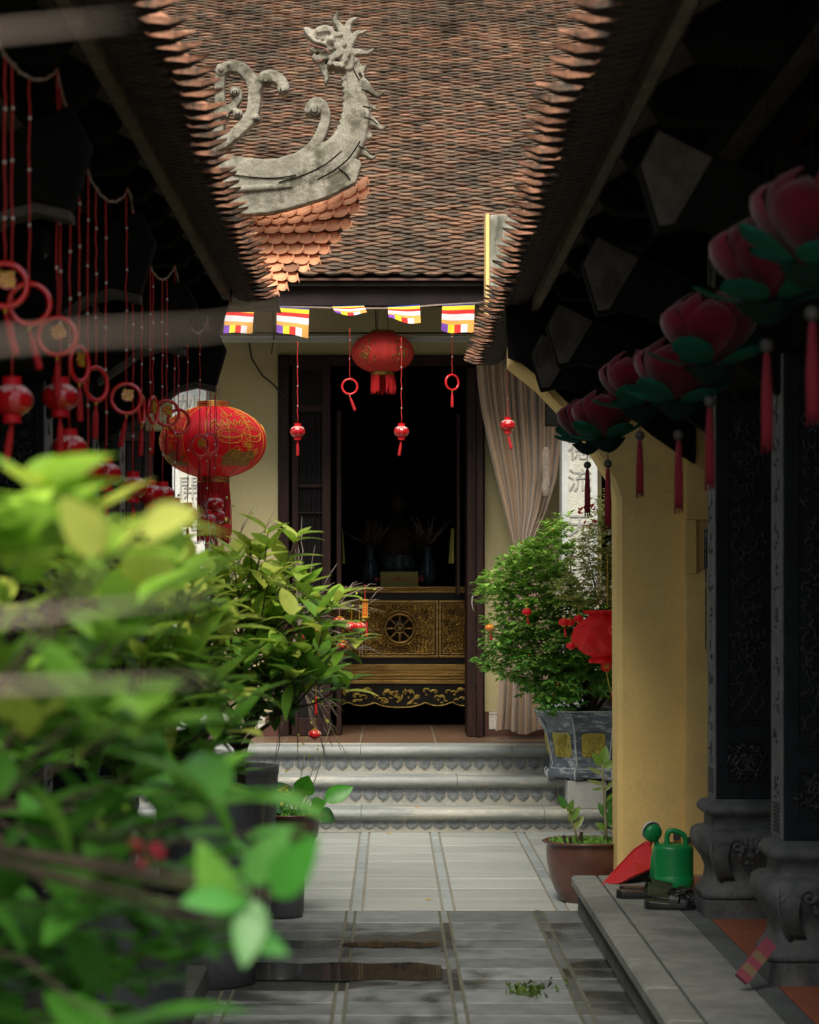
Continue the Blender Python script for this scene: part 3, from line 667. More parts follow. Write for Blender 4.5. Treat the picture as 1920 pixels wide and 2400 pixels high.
for c in (937-182,937,937+182):
    x0,x1,z0,z1=X_(c-90,AY),X_(c+90,AY),z(1541),z(1407); cx=(x0+x1)/2; cz=z(1473)
    g=MB(); g.box(x0+.03,x1-.03,AY-.006,AY-.001,z0+.03,z1-.03); p=g.build('panel','gold_relief',al)
    g=MB()
    for (a,b,q,r) in ((x0,x1,z0,z0+.016),(x0,x1,z1-.016,z1),(x0,x0+.016,z0+.0165,z1-.0165),(x1-.016,x1,z0+.0165,z1-.0165)): g.box(a,b,AY-.02,AY-.0005,q,r)
    for (a,b,q,r) in ((x0+.024,x1-.024,z0+.024,z0+.031),(x0+.024,x1-.024,z1-.031,z1-.024),(x0+.024,x0+.031,z0+.0315,z1-.0315),(x1-.031,x1-.024,z0+.0315,z1-.0315)): g.box(a,b,AY-.014,AY-.0005,q,r)
    g.build('panel_frame','gold_line',p,bevel=.002)
    g=MB(); g.smooth=True
    g.lathe([(.001,-.004),(.105,-.004),(.105,0),(.001,0)],0,0,0,40)
    for i,v in enumerate(g.v): g.v[i]=Vector((cx+v.x, AY-.010+v.z, cz+v.y))
    g.build('wheel_ground','lacquer',p)
    g=MB(); g.smooth=True
    g.torus((cx,AY-.015,cz),.106,.010,40,8); g.torus((cx,AY-.013,cz),.130,.007,40,6); g.torus((cx,AY-.018,cz),.034,.006,24,6)
    for k in range(8):
        a=2*PI*k/8; dx,dz=math.cos(a),math.sin(a)
        g.tube([(cx+dx*r,AY-.018,cz+dz*r) for r in (.034,.05,.06,.075,.085,.102)],[.007,.004,.009,.005,.008,.004],7)
    for k in range(40):
        a=2*PI*k/40+.05; r=.145+.008*math.sin(k*2.4); g.ball((cx+math.cos(a)*r,AY-.010,cz+math.sin(a)*r),.0095+.003*math.sin(k*5),6,4)
    for k in range(7): g.ball((cx-.045+.015*k,AY-.018,cz-.115-.012*math.sin(k*PI/6)),.011,6,4)
    g.build('wheel','gold_line',p)
    g=MB(); s=.0075; b=.0033                        # fylfot on the hub
    yy0,yy1=AY-.026,AY-.016
    g.box(cx-b*.5,cx+b*.5,yy0,yy1,cz-2*s,cz+2*s); g.box(cx-2*s,cx-b*.5-.0002,yy0,yy1,cz-b*.5,cz+b*.5); g.box(cx+b*.5+.0002,cx+2*s,yy0,yy1,cz-b*.5,cz+b*.5)
    g.box(cx-2*s,cx-b*.5-.0002,yy0,yy1,cz+2*s-b,cz+2*s); g.box(cx+b*.5+.0002,cx+2*s,yy0,yy1,cz-2*s,cz-2*s+b)
    g.box(cx-2*s,cx-2*s+b,yy0,yy1,cz-2*s,cz-b*.5-.0002); g.box(cx+2*s-b,cx+2*s,yy0,yy1,cz+b*.5+.0002,cz+2*s)
    g.build('hub_emblem','gold_hi',p)
g=MB()                                             # scalloped apron
zt1=z(1604); bot=[]
def scal(px):
    d=abs(px-937)
    cuts=[0,58,122,182,245,309]; dep=[1659,1656,1654,1652,1654]
    for i in range(5):
        if cuts[i]<=d<=cuts[i+1] or i==4:
            if i==0: t=d/58; return z(1645+14*math.sqrt(max(0,1-t*t)))
            t=(d-cuts[i])/(cuts[i+1]-cuts[i]); return z(1644+11*math.sin(PI*min(1,max(0,t)))**.6)
pts=[(X_(628+ (1246-628)*k/180,AY),scal(628+(1246-628)*k/180)) for k in range(181)]
for (xa,za),(xb,zb) in zip(pts[:-1],pts[1:]):
    g.add([(xa,AY-.012,za),(xb,AY-.012,zb),(xb,AY-.012,zt1),(xa,AY-.012,zt1),(xa,AY+.012,za),(xb,AY+.012,zb)],[(0,1,2,3),(0,4,5,1)])
ap=g.build('apron','lacquer',al)
g=MB(); g.smooth=True
g.tube([(x,AY-.016,zz+.004) for x,zz in pts[::2]],.0038,5)
rs=random.Random(3)
def scroll(cx,cz,s,dirn,r0=.0042):
    ps=[]
    for t in range(16):
        a=t/15*PI*1.9; rr=s*(1-t/15*.85); ps.append((cx+dirn*(s+math.cos(PI-a)*rr*1.0)+dirn*t*.001, AY-.018, cz+math.sin(a)*rr*.8))
    g.tube(ps,[r0*(1.2-.6*t/15) for t in range(16)],6)
for sgn in (-1,1):
    for px,py,s in ((20,1622,.030),(45,1636,.022),(70,1618,.035),(95,1632,.030),(120,1622,.028),(140,1640,.018),(150,1618,.030),(175,1630,.030),(205,1620,.030),(230,1634,.025),(260,1622,.03),(285,1634,.02),(30,1648,.018),(105,1645,.014)):
        for q in range(3):
            scroll(X_(937+sgn*px,AY)+rs.uniform(-.012,.012), z(py)+rs.uniform(-.012,.012), s*rs.uniform(.5,1), sgn*rs.choice((-1,1)), rs.uniform(.0028,.0055))
    for px in (30,62,90,128,160,200,240,280): g.ball((X_(937+sgn*px,AY),AY-.020,z(1640-6*(px%3))),.009,7,5)
for k in range(30): g.ball((X_(937,AY)+rs.gauss(0,.045),AY-.02,z(1632)+rs.gauss(0,.025)),rs.uniform(.005,.011),7,5)
g.build('gold_carving','gold_hi',ap)
for x in (ax0+.06,ax1-.06):
    for y in (AY+.05,AY+.72):
        g=MB(); g.smooth=True; g.lathe([(.05,FLO),(.06,FLO+.03),(.035,FLO+.08),(.05,z(1606)-.001)],x,y,0,12); g.build('leg','lacquer',al)
# things on the altar
TT=z(1375)+.001
o=thing('altar_sign',(X_(936,AY),AY+.03,TT),'dark yellow board lettered in red standing on the altar top','sign')
g=MB(); zz=Z_(1340,AY+.02); g.box(X_(892,AY),X_(980,AY),AY+.02,AY+.035,TT,zz); g.build('board','sign_y',o)
letter('lettering','BAN THỜ BÁC HỒ',.043,(X_(936,AY),AY+.017,TT+.052),o,'sign_r',.001)
o=thing('incense_bowl',(X_(935,AY),AY+.2,TT),'large blue and white porcelain incense bowl behind the altar sign','incense bowl')
g=MB(); g.smooth=True; g.lathe([(.085,0),(.09,.02),(.075,.05),(.12,.10),(.135,.17),(.118,.22),(.13,.235),(.115,.235),(.10,.20)],o.location.x,o.location.y,TT,32); g.build('bowl','porcelain',o)
g=MB(); 
for k in range(14): a=rnd(0,6.28); g.tube([(o.location.x+.05*math.cos(a),o.location.y+.05*math.sin(a),TT+.19),(o.location.x+.07*math.cos(a),o.location.y+.07*math.sin(a),TT+.36+rnd(-.04,.03))],.0018,4)
g.build('incense_stick','pot_brown',o)
for px,lb in ((868,'left'),(1004,'right')):
    o=thing('altar_vase',(X_(px,AY),AY+.22,TT),'blue and white porcelain vase on the altar, to the %s of the incense bowl'%lb,'vase','altar vases')
    g=MB(); g.smooth=True; g.lathe([(.04,0),(.065,.04),(.07,.11),(.045,.19),(.028,.25),(.04,.30),(.032,.30)],o.location.x,o.location.y,TT,24); g.build('vase_body','porcelain',o)
    g=MB(); rs=random.Random(px)
    for k in range(40):
        v=Vector((rs.gauss(0,.6),rs.gauss(0,.6),1)).normalized()*rs.uniform(.08,.26); b=Vector((o.location.x,o.location.y,TT+.3))
        g.cc=mul((.10,.05,.03),rs.uniform(.3,1)); t=v+b; g.add([b,b+v*.5+Vector((.01,0,0)),t,b+v*.5-Vector((.01,0,0))],[(0,1,2,3)]); g.ball(t,.011,5,4)
    g.build('dried_flower','leaf_small',o)
st_=thing('seated_statue',(X_(936,AY),19.3,FLO),'dim seated altar statue on a tall pedestal deep in the dark interior','statue')
sx=st_.location.x
g=MB(); g.smooth=True; g.lathe([(.30,FLO),(.30,FLO+.75),(.34,FLO+.78),(.34,FLO+.85),(.25,FLO+.9),(.25,FLO+1.0)],sx,19.4,0,16); g.build('pedestal','lacquer',st_)
g=MB(); g.smooth=True; b0=FLO+1.0
g.ball((sx,19.4,b0+.12),.20,16,10,1.35,.9,.6); g.ball((sx,19.42,b0+.35),.15,16,10,1.05,.75,1.6); g.ball((sx,19.40,b0+.70),.085,16,10,1,1,1.25); g.ball((sx,19.42,b0+.82),.035,10,8)
g.tube([(sx-.16,19.42,b0+.50),(sx-.22,19.38,b0+.30),(sx-.06,19.25,b0+.20)],[.05,.045,.03],10); g.tube([(sx+.16,19.42,b0+.50),(sx+.22,19.38,b0+.30),(sx+.06,19.25,b0+.20)],[.05,.045,.03],10)
MT['dull_gold']=M('dull_gold',(.045,.032,.010),(.018,.012,.005),rough=.6)
bd=g.build('body','dull_gold',st_); apply_remesh(bd,.014,2)

# ------------------------------------------------------------------ curtain
cu=thing('curtain',(.88,16.3,FLO),'taupe satin curtain tied back at its waist beside the temple door','curtain')
YC=16.30
lx=[(850,1118,1322),(900,1122,1320),(960,1130,1318),(1040,1146,1314),(1120,1164,1305),(1200,1184,1280),(1250,1197,1256),(1285,1206,1243),(1300,1207,1241),(1330,1203,1246),(1400,1188,1262),(1480,1178,1272),(1560,1171,1280),(1640,1166,1284),(1715,1161,1287)]
def cfn(u,v):
    v2=v*(len(lx)-1); i=min(int(v2),len(lx)-2); t=v2-i; t=t*t*(3-2*t) if False else t
    a=[p*(1-t)+q*t for p,q in zip(lx[i],lx[i+1])]
    wd=(a[2]-a[1])/205
    uu=u+.012*math.sin(u*31+1)+.010*math.sin(u*57)
    px=a[1]+(a[2]-a[1])*(u*.85+.15*u*u if a[0]<1290 else u)
    ph=uu*PI*2*(13 if a[0]<1290 else 13-5*min(1,(a[0]-1290)/250))
    amp=.046*(.35+.65*wd)
    y=YC+amp*math.sin(ph)+.012*math.sin(ph*.5+2)+ (.03 if a[0]<1290 else 0)*wd
    q=P(px,a[0],YC); return (q.x+.25*amp*math.cos(ph)*wd, y, q.z+ (0 if v<.98 else .018*math.sin(u*9)))
g=MB(); g.smooth=True; g.grid(cfn,260,90); g.build('drape','curtain',cu)
g=MB(); g.smooth=True; ps=[]
for t in range(13):
    a=2*PI*t/12; c=P(1224,1294,YC); ps.append((c.x+.062*math.cos(a),YC+.01+.05*math.sin(a),c.z+.008*math.cos(a)))
g.tube(ps,.018,8,cap=False,flat=1.3); g.build('tieback','curtain',cu)
g=MB(); g.tube([(.50,YC,Z_(846,YC)),(1.28,YC,Z_(846,YC))],.012,8); g.build('rod','wood',cu)
o=thing('wooden_gong',(X_(1279,16.15),16.15,Z_(1045,16.15)),'worn beige wooden gong hanging against the right side of the curtain','gong')
g=MB(); g.smooth=True; c=[P(1280,y,16.15) for y in (1048,1056,1080,1110,1140,1160,1168)]; g.tube(c,[.012,.024,.030,.027,.030,.022,.008],12,flat=.6); g.build('slab','bracket' if False else 'twig',o)
g=MB(); g.tube([P(1280,1050,16.15),P(1281,880,16.15)],.003,5); g.build('cord','wire',o)

# ------------------------------------------------------------------ Buddhist flags on their cord
FY=15.15
cd=thing('flag_cord',(0,FY,Z_(715,FY)),'thin pale cord strung under the temple eave carrying small striped flags','cord')
cp=[(470,706),(535,715),(648,718),(740,720),(840,722),(940,721),(1030,714),(1150,708)]
g=MB(); g.smooth=True; g.tube([P(a,b,FY) for a,b in spline(cp,6)],.0032,6); g.tube([P(a,b+1.5,FY-.006) for a,b in spline(cp,6)],.0022,6); g.build('cord','twig',cd)
mats=['fl_blue','fl_yellow','fl_red','fl_white','fl_orange','fl_purple']
flags=[('leftmost striped flag, its upper corner hidden by the left roof corner',(530,715),(596,722),(592,779),(524,780),.0,.05),
       ('second striped flag from the left, hanging long beside the left roof corner',(649,717),(725,721),(723,792),(649,778),.0,.13),
       ('short striped flag blown flat above the left of the faded lantern',(778,718),(853,716),(861,741),(787,741),.12,.6),
       ('striped flag above the right side of the faded round lantern',(909,719),(984,714),(986,761),(911,749),.06,.3),
       ('rightmost striped flag, hanging long beside the right roof edge',(1037,714),(1113,710),(1110,782),(1034,775),.0,.1)]
for lb,a,b,c,d_,bulge,yb in flags:
    rt=thing('striped_flag',P((a[0]+b[0])/2,(a[1]+b[1])/2,FY),lb,'flag','striped flags on the cord')
    g=MB()
    def ff(u,v,a=a,b=b,c=c,d_=d_,bulge=bulge,yb=yb):
        px=(a[0]*(1-u)+b[0]*u)*(1-v)+(d_[0]*(1-u)+c[0]*u)*v; py=(a[1]*(1-u)+b[1]*u)*(1-v)+(d_[1]*(1-u)+c[1]*u)*v
        py+=(4*math.sin(u*PI)+3*math.sin(u*6+a[0]))*v*.7
        Y=FY-.005-yb*.25*v-.012*math.sin(u*5+v*3+a[0])*v
        q=P(px,py,FY); 
        return (q.x,Y,q.z)
    nu,nv=15,14
    vs=[ff(i/nu,j/nv) for j in range(nv+1) for i in range(nu+1)]; base=len(g.v); g.v.extend(Vector(p) for p in vs)
    for j in range(nv):
        for i in range(nu):
            if j<1: m=0
            elif j<3: m=1
            elif j<5: m=2
            elif j<8: m=3
            elif j<10: m=4
            else: m=[5,1,2,3,4][i//3]
            g.cm=m; g.face([base+j*(nu+1)+i,base+j*(nu+1)+i+1,base+(j+1)*(nu+1)+i+1,base+(j+1)*(nu+1)+i])
    g.smooth=True; g.build('flag_cloth',mats,rt)

# ------------------------------------------------------------------ round cloth lanterns
def lantern(cx,cy,cz,rx,rz,lb,mats,rib=16,collar=.30,gold=None,fr=None,frl=.24,strings=()):
    t=thing('round_lantern',(cx,cy,cz),lb,'lantern','round cloth lanterns')
    cr=rx*collar
    g=MB(); g.smooth=True; th0=math.asin(min(1,collar*.92)); prof=[]; K=26
    for k in range(K+1):
        th=th0+(PI-2*th0)*k/K; prof.append((rx*math.sin(th)**1.0, -rz*math.cos(th)/math.cos(th0)*1.0))
    n=rib*8; vs=[]
    for r,zq in prof:
        for j in range(n):
            a=2*PI*j/n; s_=1-.018*(1-abs(math.cos(a*rib/2)))**1.0*(r/rx)
            vs.append((cx+r*s_*math.cos(a+.15),cy+r*s_*math.sin(a+.15),cz+zq))
    g.add(vs,[(i*n+j,i*n+(j+1)%n,(i+1)*n+(j+1)%n,(i+1)*n+j) for i in range(K) for j in range(n)])
    sh=g.build('shade',mats[0],t)
    g=MB(); g.smooth=True
    for k in range(rib):
        a=2*PI*(k)/rib+.15; g.tube([(cx+(r+.0012)*math.cos(a),cy+(r+.0012)*math.sin(a),cz+zq) for r,zq in prof],.0016 if rx>.2 else .0009,5)
    g.build('rib',mats[1],sh)
    for nm,s,h in (('cap',1,.045),('collar',-1,.045)):
        g=MB(); hh=rz*.15; z0=cz+s*rz*1.0
        zz=z0 if s>0 else z0-hh; g.smooth=False
        g.lathe([(cr*.93,zz-.004),(cr,zz-.002),(cr,zz+hh*.26),(cr*.97,zz+hh*.30),(cr,zz+hh*.34),(cr,zz+hh*.62),(cr*.97,zz+hh*.66),(cr,zz+hh*.70),(cr,zz+hh),(cr*.93,zz+hh)],cx,cy,0,28)
        c_=g.build(nm,mats[2],t)
        if mats[2]=='red_shiny' or rx>.2:
            g=MB()
            for f_ in (.05,.30,.64,.92): g.torus((cx,cy,zz+hh*f_),cr+.001,.0028,36,5,axis='z')
            g.build('band','brass',c_)
    # fringe of separate threads
    g=MB(); zt=cz-rz*1.15; rs=random.Random(int(cx*1000)); 
    K2=150
    for k in range(K2):
        a=2*PI*k/K2
        if fr=='split' and (abs(math.sin(a/2+.8))<.16 or abs(math.sin(a/2+2.0))<.12): continue
        L_=frl*rs.uniform(.9,1.05) if fr!='split' else frl*rs.uniform(.75,1.1)
        r=cr*rs.uniform(.93,1.0); dx=rs.uniform(-.006,.006)
        g.tube([(cx+r*math.cos(a),cy+r*math.sin(a),zt),(cx+(r+dx)*math.cos(a)+dx,cy+r*math.sin(a),zt-L_*.5),(cx+(r+dx*1.5)*math.cos(a)+dx,cy+r*math.sin(a),zt-L_)],.0026,4,cap=False)
    g.build('fringe',mats[3],t)
    g=MB()
    for dx,top in strings: g.tube([(cx+dx,cy,cz+rz*1.14),(cx+dx*.9,cy,top)],.0028,5)
    if strings: g.build('hanging_cord','wire',t)
    return t,sh,prof
# surface point on a lantern at angle a (0 = facing the camera, + to the right) and height h
def sp(cx,cy,cz,rx,rz,a,h,off=.002):
    r=rx*math.sqrt(max(0,1-(h/(rz*1.05))**2)); a2=-PI/2+a
    return Vector((cx+(r+off)*math.cos(a2),cy+(r+off)*math.sin(a2),cz+h))
BY=12.35; bx,bz=X_(500,BY),Z_(1036,BY); brx=125*BY/F; brz=82*BY/F
t,sh,_=lantern(bx,BY,bz,brx,brz,'large red silk lantern with gold drums and flowers hanging at the left roof corner',['red','gilt','red_shiny','red_tassel'],rib=14,collar=.30,frl=.29,strings=((-.03,3.0),(.03,3.0)))
g=MB(); g.smooth=True; S=lambda a,h,off=.0022: sp(bx,BY,bz,brx,brz,a,h,off)
def stroke(pts,r=.0016): g.tube([S(a,h) for a,h in pts],r*.72,5)
# pattern units: a in radians, h in metres; centre of the picture panel at a=.42
def ell(a0,h0,ra,rh,r=.0017,t0=0,t1=2*PI,n=20): stroke([(a0+ra*math.cos(t0+(t1-t0)*k/n),h0+rh*math.sin(t0+(t1-t0)*k/n)) for k in range(n+1)],r)
for A0 in (.42,-1.25,2.0,-2.8):
    for k in range(16):                              # firework
        an=2*PI*k/16
        for r0,r1 in ((.05,.09),(.11,.16),(.19,.24)): stroke([(A0+.48+.9*r0*math.cos(an),.105+r0*.22*math.sin(an)),(A0+.48+.9*r1*math.cos(an),.105+r1*.22*math.sin(an))],.0015)
    ell(A0-.02,.028,.25,.022,.0024); ell(A0-.02,.024,.21,.015,.0014)
    ell(A0+.50,.040,.24,.024,.0024); ell(A0+.50,.036,.19,.016,.0014)
    for a0,wv,h in ((A0-.02,.25,.028),(A0+.50,.24,.040)):
        stroke([(a0-wv,h),(a0-wv*.85,h-.03),(a0-wv*.6,h-.045),(a0,h-.05),(a0+wv*.6,h-.045),(a0+wv*.85,h-.03),(a0+wv,h)],.0022)
        stroke([(a0-wv*.7,h-.035),(a0-wv*.35,h-.022),(a0,h-.037),(a0+wv*.35,h-.022),(a0+wv*.7,h-.035)],.0015)
    for a0,h0 in ((A0+.12,-.065),(A0+.40,-.035),(A0+.62,-.06),(A0+.30,-.02)):
        s_=.045 if h0<-.06 else .03
        for k in range(5):
            an=2*PI*k/5+.3; ell(a0+s_*1.9*math.cos(an),h0+s_*.42*math.sin(an),s_*1.05,s_*.22,.0014,n=10)
        ell(a0,h0,.012,.004,.0014,n=8)
    for k in range(7): ell(A0-.20+.13*k,-.105-.008*math.sin(k*2),.085,.020,.0016,n=12,t0=-.4,t1=PI+.4)
    for k in range(6): ell(A0-.10+.14*k,-.125,.07,.014,.0014,n=10,t0=-.3,t1=PI+.3)
    stroke([(A0-.30,-.115),(A0-.2,-.135),(A0,-.132),(A0+.2,-.145),(A0+.45,-.138),(A0+.7,-.12)],.0018)
    # ribbon-like curling garland above the drums
    pts=[(A0-.42,.062),(A0-.38,.085),(A0-.30,.09),(A0-.24,.062),(A0-.16,.095),(A0-.10,.065),(A0-.02,.10),(A0+.05,.07),(A0+.12,.098),(A0+.2,.08),(A0+.28,.10),(A0+.36,.075)]
    stroke(spline(pts,4),.0034); stroke(spline([(a+.03,h-.014) for a,h in pts],4),.0020)
    stroke(spline([(A0-.10,.10),(A0-.15,.125),(A0-.05,.135),(A0+.02,.118),(A0+.10,.120),(A0+.14,.135)],4),.0030)
    for a0,h0 in ((A0-.38,.118),(A0-.30,.035),(A0+.26,.128)):
        stroke([(a0-.025,h0),(a0+.025,h0)],.0014); stroke([(a0,h0-.008),(a0,h0+.008)],.0014)
g.build('gold_pattern','gilt',sh)
g=MB(); g.smooth=True
for A0 in (.42,-1.25,2.0,-2.8):
    g.grid(lambda u_,v_: S(A0-.15+(.78+.05*math.sin(v_*9))*u_, -.128+(.080+.014*math.sin(u_*9))*v_*(.55+.45*math.sin(u_*PI)), .0010),24,12)
g.build('gold_ground','gilt_dim',sh)
c=P(529,1222,BY-.05)
g=MB(); g.smooth=True; g.lathe([(.002,.03),(.012,.022),(.020,.006),(.022,-.01),(.020,-.013)],c.x,c.y,c.z,16); g.build('finial','brass',t)
g=MB(); g.smooth=True; g.lathe([(.022,-.013),(.032,-.035),(.030,-.042),(.020,-.07),(.018,-.12)],c.x,c.y,c.z,16); g.build('tassel','red_tassel',t)
MY=15.9; mx,mz=X_(897,MY),Z_(827,MY); mrx=73*MY/F; mrz=45*MY/F
t,sh,_=lantern(mx,MY,mz,mrx,mrz,'faded red lantern with worn gold print hanging above the temple doorway',['red_faded','red_faded','brass','red_tassel'],rib=24,collar=.37,fr='split',frl=.115,strings=((-.035,3.44),(.035,3.44)))
g=MB(); g.smooth=True; rs=random.Random(8)
for A0 in (-.65,.75,2.4,-2.3):
    for k in range(46):
        a=A0+rs.gauss(0,.19); h=rs.gauss(-.008,.042)
        if abs(h)>mrz*.8: continue
        p=[sp(mx,MY,mz,mrx,mrz,a+.03*q*rs.uniform(.3,1),h+.006*q*rs.choice((-1,1)),.0015) for q in range(3)]
        g.tube(p,rs.uniform(.0015,.0035),5)
    for k in range(9):
        an=2*PI*k/9; g.tube([sp(mx,MY,mz,mrx,mrz,A0+.02*math.cos(an),-.03+.006*math.sin(an),.0015),sp(mx,MY,mz,mrx,mrz,A0+.12*math.cos(an),-.03+.022*math.sin(an),.0015)],.0022,5)
g.build('gold_print','brass',sh)

# ------------------------------------------------------------------ small hanging ornaments
_c={}
def cached(key,fn,mats):
    if key not in _c: g=MB(); fn(g); _c[key]=g.mesh(key,mats)
    return _c[key]
def m_ring(g): g.smooth=True; g.torus((0,0,0),.0475,.0068,36,10)
def m_tassel(g):
    g.smooth=True; g.lathe([(.002,0),(.0045,-.006),(.0038,-.012),(.0065,-.02),(.0085,-.045),(.0095,-.09),(.008,-.098)],0,0,0,10)
def m_knot(g): g.smooth=True; g.lathe([(.0015,.012),(.004,.008),(.004,0)],0,0,0,8)
def m_lbody(g):
    g.smooth=True; pr=[]
    for k in range(17):
        th=.42+(PI-.84)*k/16; pr.append((.048*math.sin(th)**.85,-.036*math.cos(th)))
    n=48; vs=[]
    for r,zq in pr:
        for j in range(n): a=2*PI*j/n; q=1-.04*abs(math.sin(a*6)); vs.append((r*q*math.cos(a),r*q*math.sin(a),zq))
    g.add(vs,[(i*n+j,i*n+(j+1)%n,(i+1)*n+(j+1)%n,(i+1)*n+j) for i in range(16) for j in range(n)])
def m_lsheen(g):
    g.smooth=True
    for k in range(6):                                # sky reflection shaped as pale scalloped patches, one scallop to a lobe
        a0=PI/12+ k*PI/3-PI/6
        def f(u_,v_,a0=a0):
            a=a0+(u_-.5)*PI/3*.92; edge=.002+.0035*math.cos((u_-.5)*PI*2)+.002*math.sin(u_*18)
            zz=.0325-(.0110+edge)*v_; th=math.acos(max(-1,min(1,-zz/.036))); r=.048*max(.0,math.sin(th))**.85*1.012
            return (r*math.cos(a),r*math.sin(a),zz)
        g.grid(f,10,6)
def m_lcap(g): g.smooth=False; g.lathe([(.0215,0),(.0215,.014),(.019,.0145),(.019,.018),(.0215,.0185),(.0215,.021),(.003,.021)],0,0,.0305,20)
def m_lbase(g): g.lathe([(.003,-.020),(.021,-.020),(.021,-.004),(.0225,-.0035),(.0225,0)],0,0,-.0305,20)
def m_bead(g): g.smooth=True; g.lathe([(.001,-.005),(.0038,-.002),(.0038,.002),(.001,.005)],0,0,0,8)
def make_string(t,x,y,z0,z1,sway=.004,seed=0):
    rs=random.Random(seed); g=MB(); ps=[]; n=14
    for k in range(n+1): ps.append((x+rs.uniform(-sway,sway)*(k not in(0,n))*.6,y+rs.uniform(-sway,sway)*(k not in(0,n))*.6,z0+(z1-z0)*k/n))
    g.smooth=True; g.tube(ps,.0021,5); s=g.build('string','red_string',t)
    zz=z0+.09+rs.uniform(0,.05); me=cached('bead',m_bead,'bead')
    while zz<z1-.05:
        f=(zz-z0)/(z1-z0)*n; i=min(int(f),n-1); p=Vector(ps[i]).lerp(Vector(ps[i+1]),f-i)
        o=link_mesh('bead',me,s,p-wloc(t)); zz+=.125+rs.uniform(-.01,.01)
def ring(px,py,Y,top,lb,rz=0,gold=False,cut=0,group='red ring ornaments hanging from the left eave',tilt=0,bs=0):
    p=P(px,py,Y); t=thing('hanging_ring',p,lb,'ring ornament',group)
    o=link_mesh('ring',cached('ring',m_ring,'red_ring'),t,(0,0,0),(0,0,rz))
    link_mesh('knot',cached('knot',m_knot,'gilt'),t,(0,0,-.062))
    link_mesh('tassel',cached('tassel',m_tassel,'red_tassel'),t,(0,0,-.060),(0,tilt,0))
    make_string(t,p.x,p.y,p.z+.052,top,seed=int(px))
    if gold:
        me=text_mesh('福',.040,.0030).copy(); me.materials.clear(); me.materials.append(MT['gilt'])
        for q in me.polygons: q.material_index=0
        c=bpy.data.objects.new('gold_character',me); col.objects.link(c); c.parent=t; c.location=(.004,-.002,.010); c.rotation_euler=(PI/2,rnd(-.4,.4),rz)
        me2=cached('charback',lambda g: g.lathe([(.001,-.001),(.020,-.001),(.020,.001),(.001,.001)],0,0,0,9),'red_ring'); link_mesh('character_back',me2,t,(.004,.003,.010),(PI/2,0,rz))
    return t
def slant(px,py,Y,top,lb,group='small red plastic lanterns hanging from the left eave',sc=1,tilt=0):
    p=P(px,py,Y); t=thing('hanging_lantern',p,lb,'small lantern',group); a=rnd(0,1)
    b=link_mesh('shade',cached('lbody',m_lbody,'red_shiny'),t,(0,0,0),(0,0,a)); link_mesh('scalloped_sky_sheen',cached('lsheen',m_lsheen,'sky_sheen'),b)
    link_mesh('cap',cached('lcap',m_lcap,'red_tassel' if False else 'red'),t); link_mesh('base',cached('lbase',m_lbase,'red'),t)
    link_mesh('tassel',cached('tassel',m_tassel,'red_tassel'),t,(0,0,-.052),(0,tilt,0))
    make_string(t,p.x,p.y,p.z+.052,top,seed=int(px)+5)
    return t
GX=-.85
def yx(px): return GX*F/(px-915)
def ctop(Y):                                          # height of the garland cord, sagging between the brackets
    k=(Y-6.2)/1.7; f=k-math.floor(k); return 2.80-.03*(Y-6)*.3-.16*math.sin(PI*f)**.8
rl=[(12,668,0.1,1),(69,712,.12,0),(134,788,0,1),(186,853,1.15,1),(225,900,.95,0),(296,934,.15,1),(332,961,1.48,0),(359,962,1.3,1),(391,968,.35,1),(419,988,.55,0),(469,1045,.75,1),(493,1040,.85,0)]
for i,(px,py,rz,gd) in enumerate(rl):
    Y=yx(px); d_={0:'cut off by the left frame edge'}.get(i,'')
    lb='red ring ornament, %s from the left in its row, %s'%(ORD[i],('gold character inside' if gd else 'empty inside'))
    ring(px,py,Y,ctop(Y),lb,rz,gd,tilt=[.25,.25,0,.02,-.03,-.2,-.05,-.08,0,0,0,0][i]*-1)
ll=[(28,938),(141,931),(163,1051),(207,1108),(248,1112),(312,1142),(353,1159),(381,1161),(410,1197),(440,1207),(503,1183),(485,1222),(507,1212)]
ln=['foreground left edge','second from the left, under the pale blurred twig','third from the left, low behind blurred leaves','fourth from the left, overlapping a twin just above the leaves','fifth from the left, right of its overlapping twin','sixth from the left above the yellow leaves','seventh from the left, in front of the white pillar edge','eighth from the left, beside the white pillar','ninth from the left, in front of the white inscribed pillar','tenth from the left, half behind a yellow leaf','uppermost in front of the fringe of the large lantern','lower left in front of the fringe of the large lantern','lower right in front of the fringe of the large lantern']
for i,(px,py) in enumerate(ll):
    Y=yx(px); slant(px,py,Y,ctop(Y),'small glossy red lantern, '+ln[i],tilt=[.15,0,0,0,0,0,0,0,0,0,0,0,0][i])
# garland cord
gc=thing('garland_cord',(GX,8,2.7),'thin twisted cord sagging between the left eave brackets and carrying the red ornaments','cord')
g=MB(); ps=[(GX,5+.06*k,ctop(5+.06*k)) for k in range(int((12.3-5)/.06))]; g.tube(ps,.0035,5); 
g.tube([(x+.006*math.sin(k*1.7),y,z_+.005*math.cos(k*1.7)) for k,(x,y,z_) in enumerate(ps)],.002,4)
g.build('cord','twig',gc)
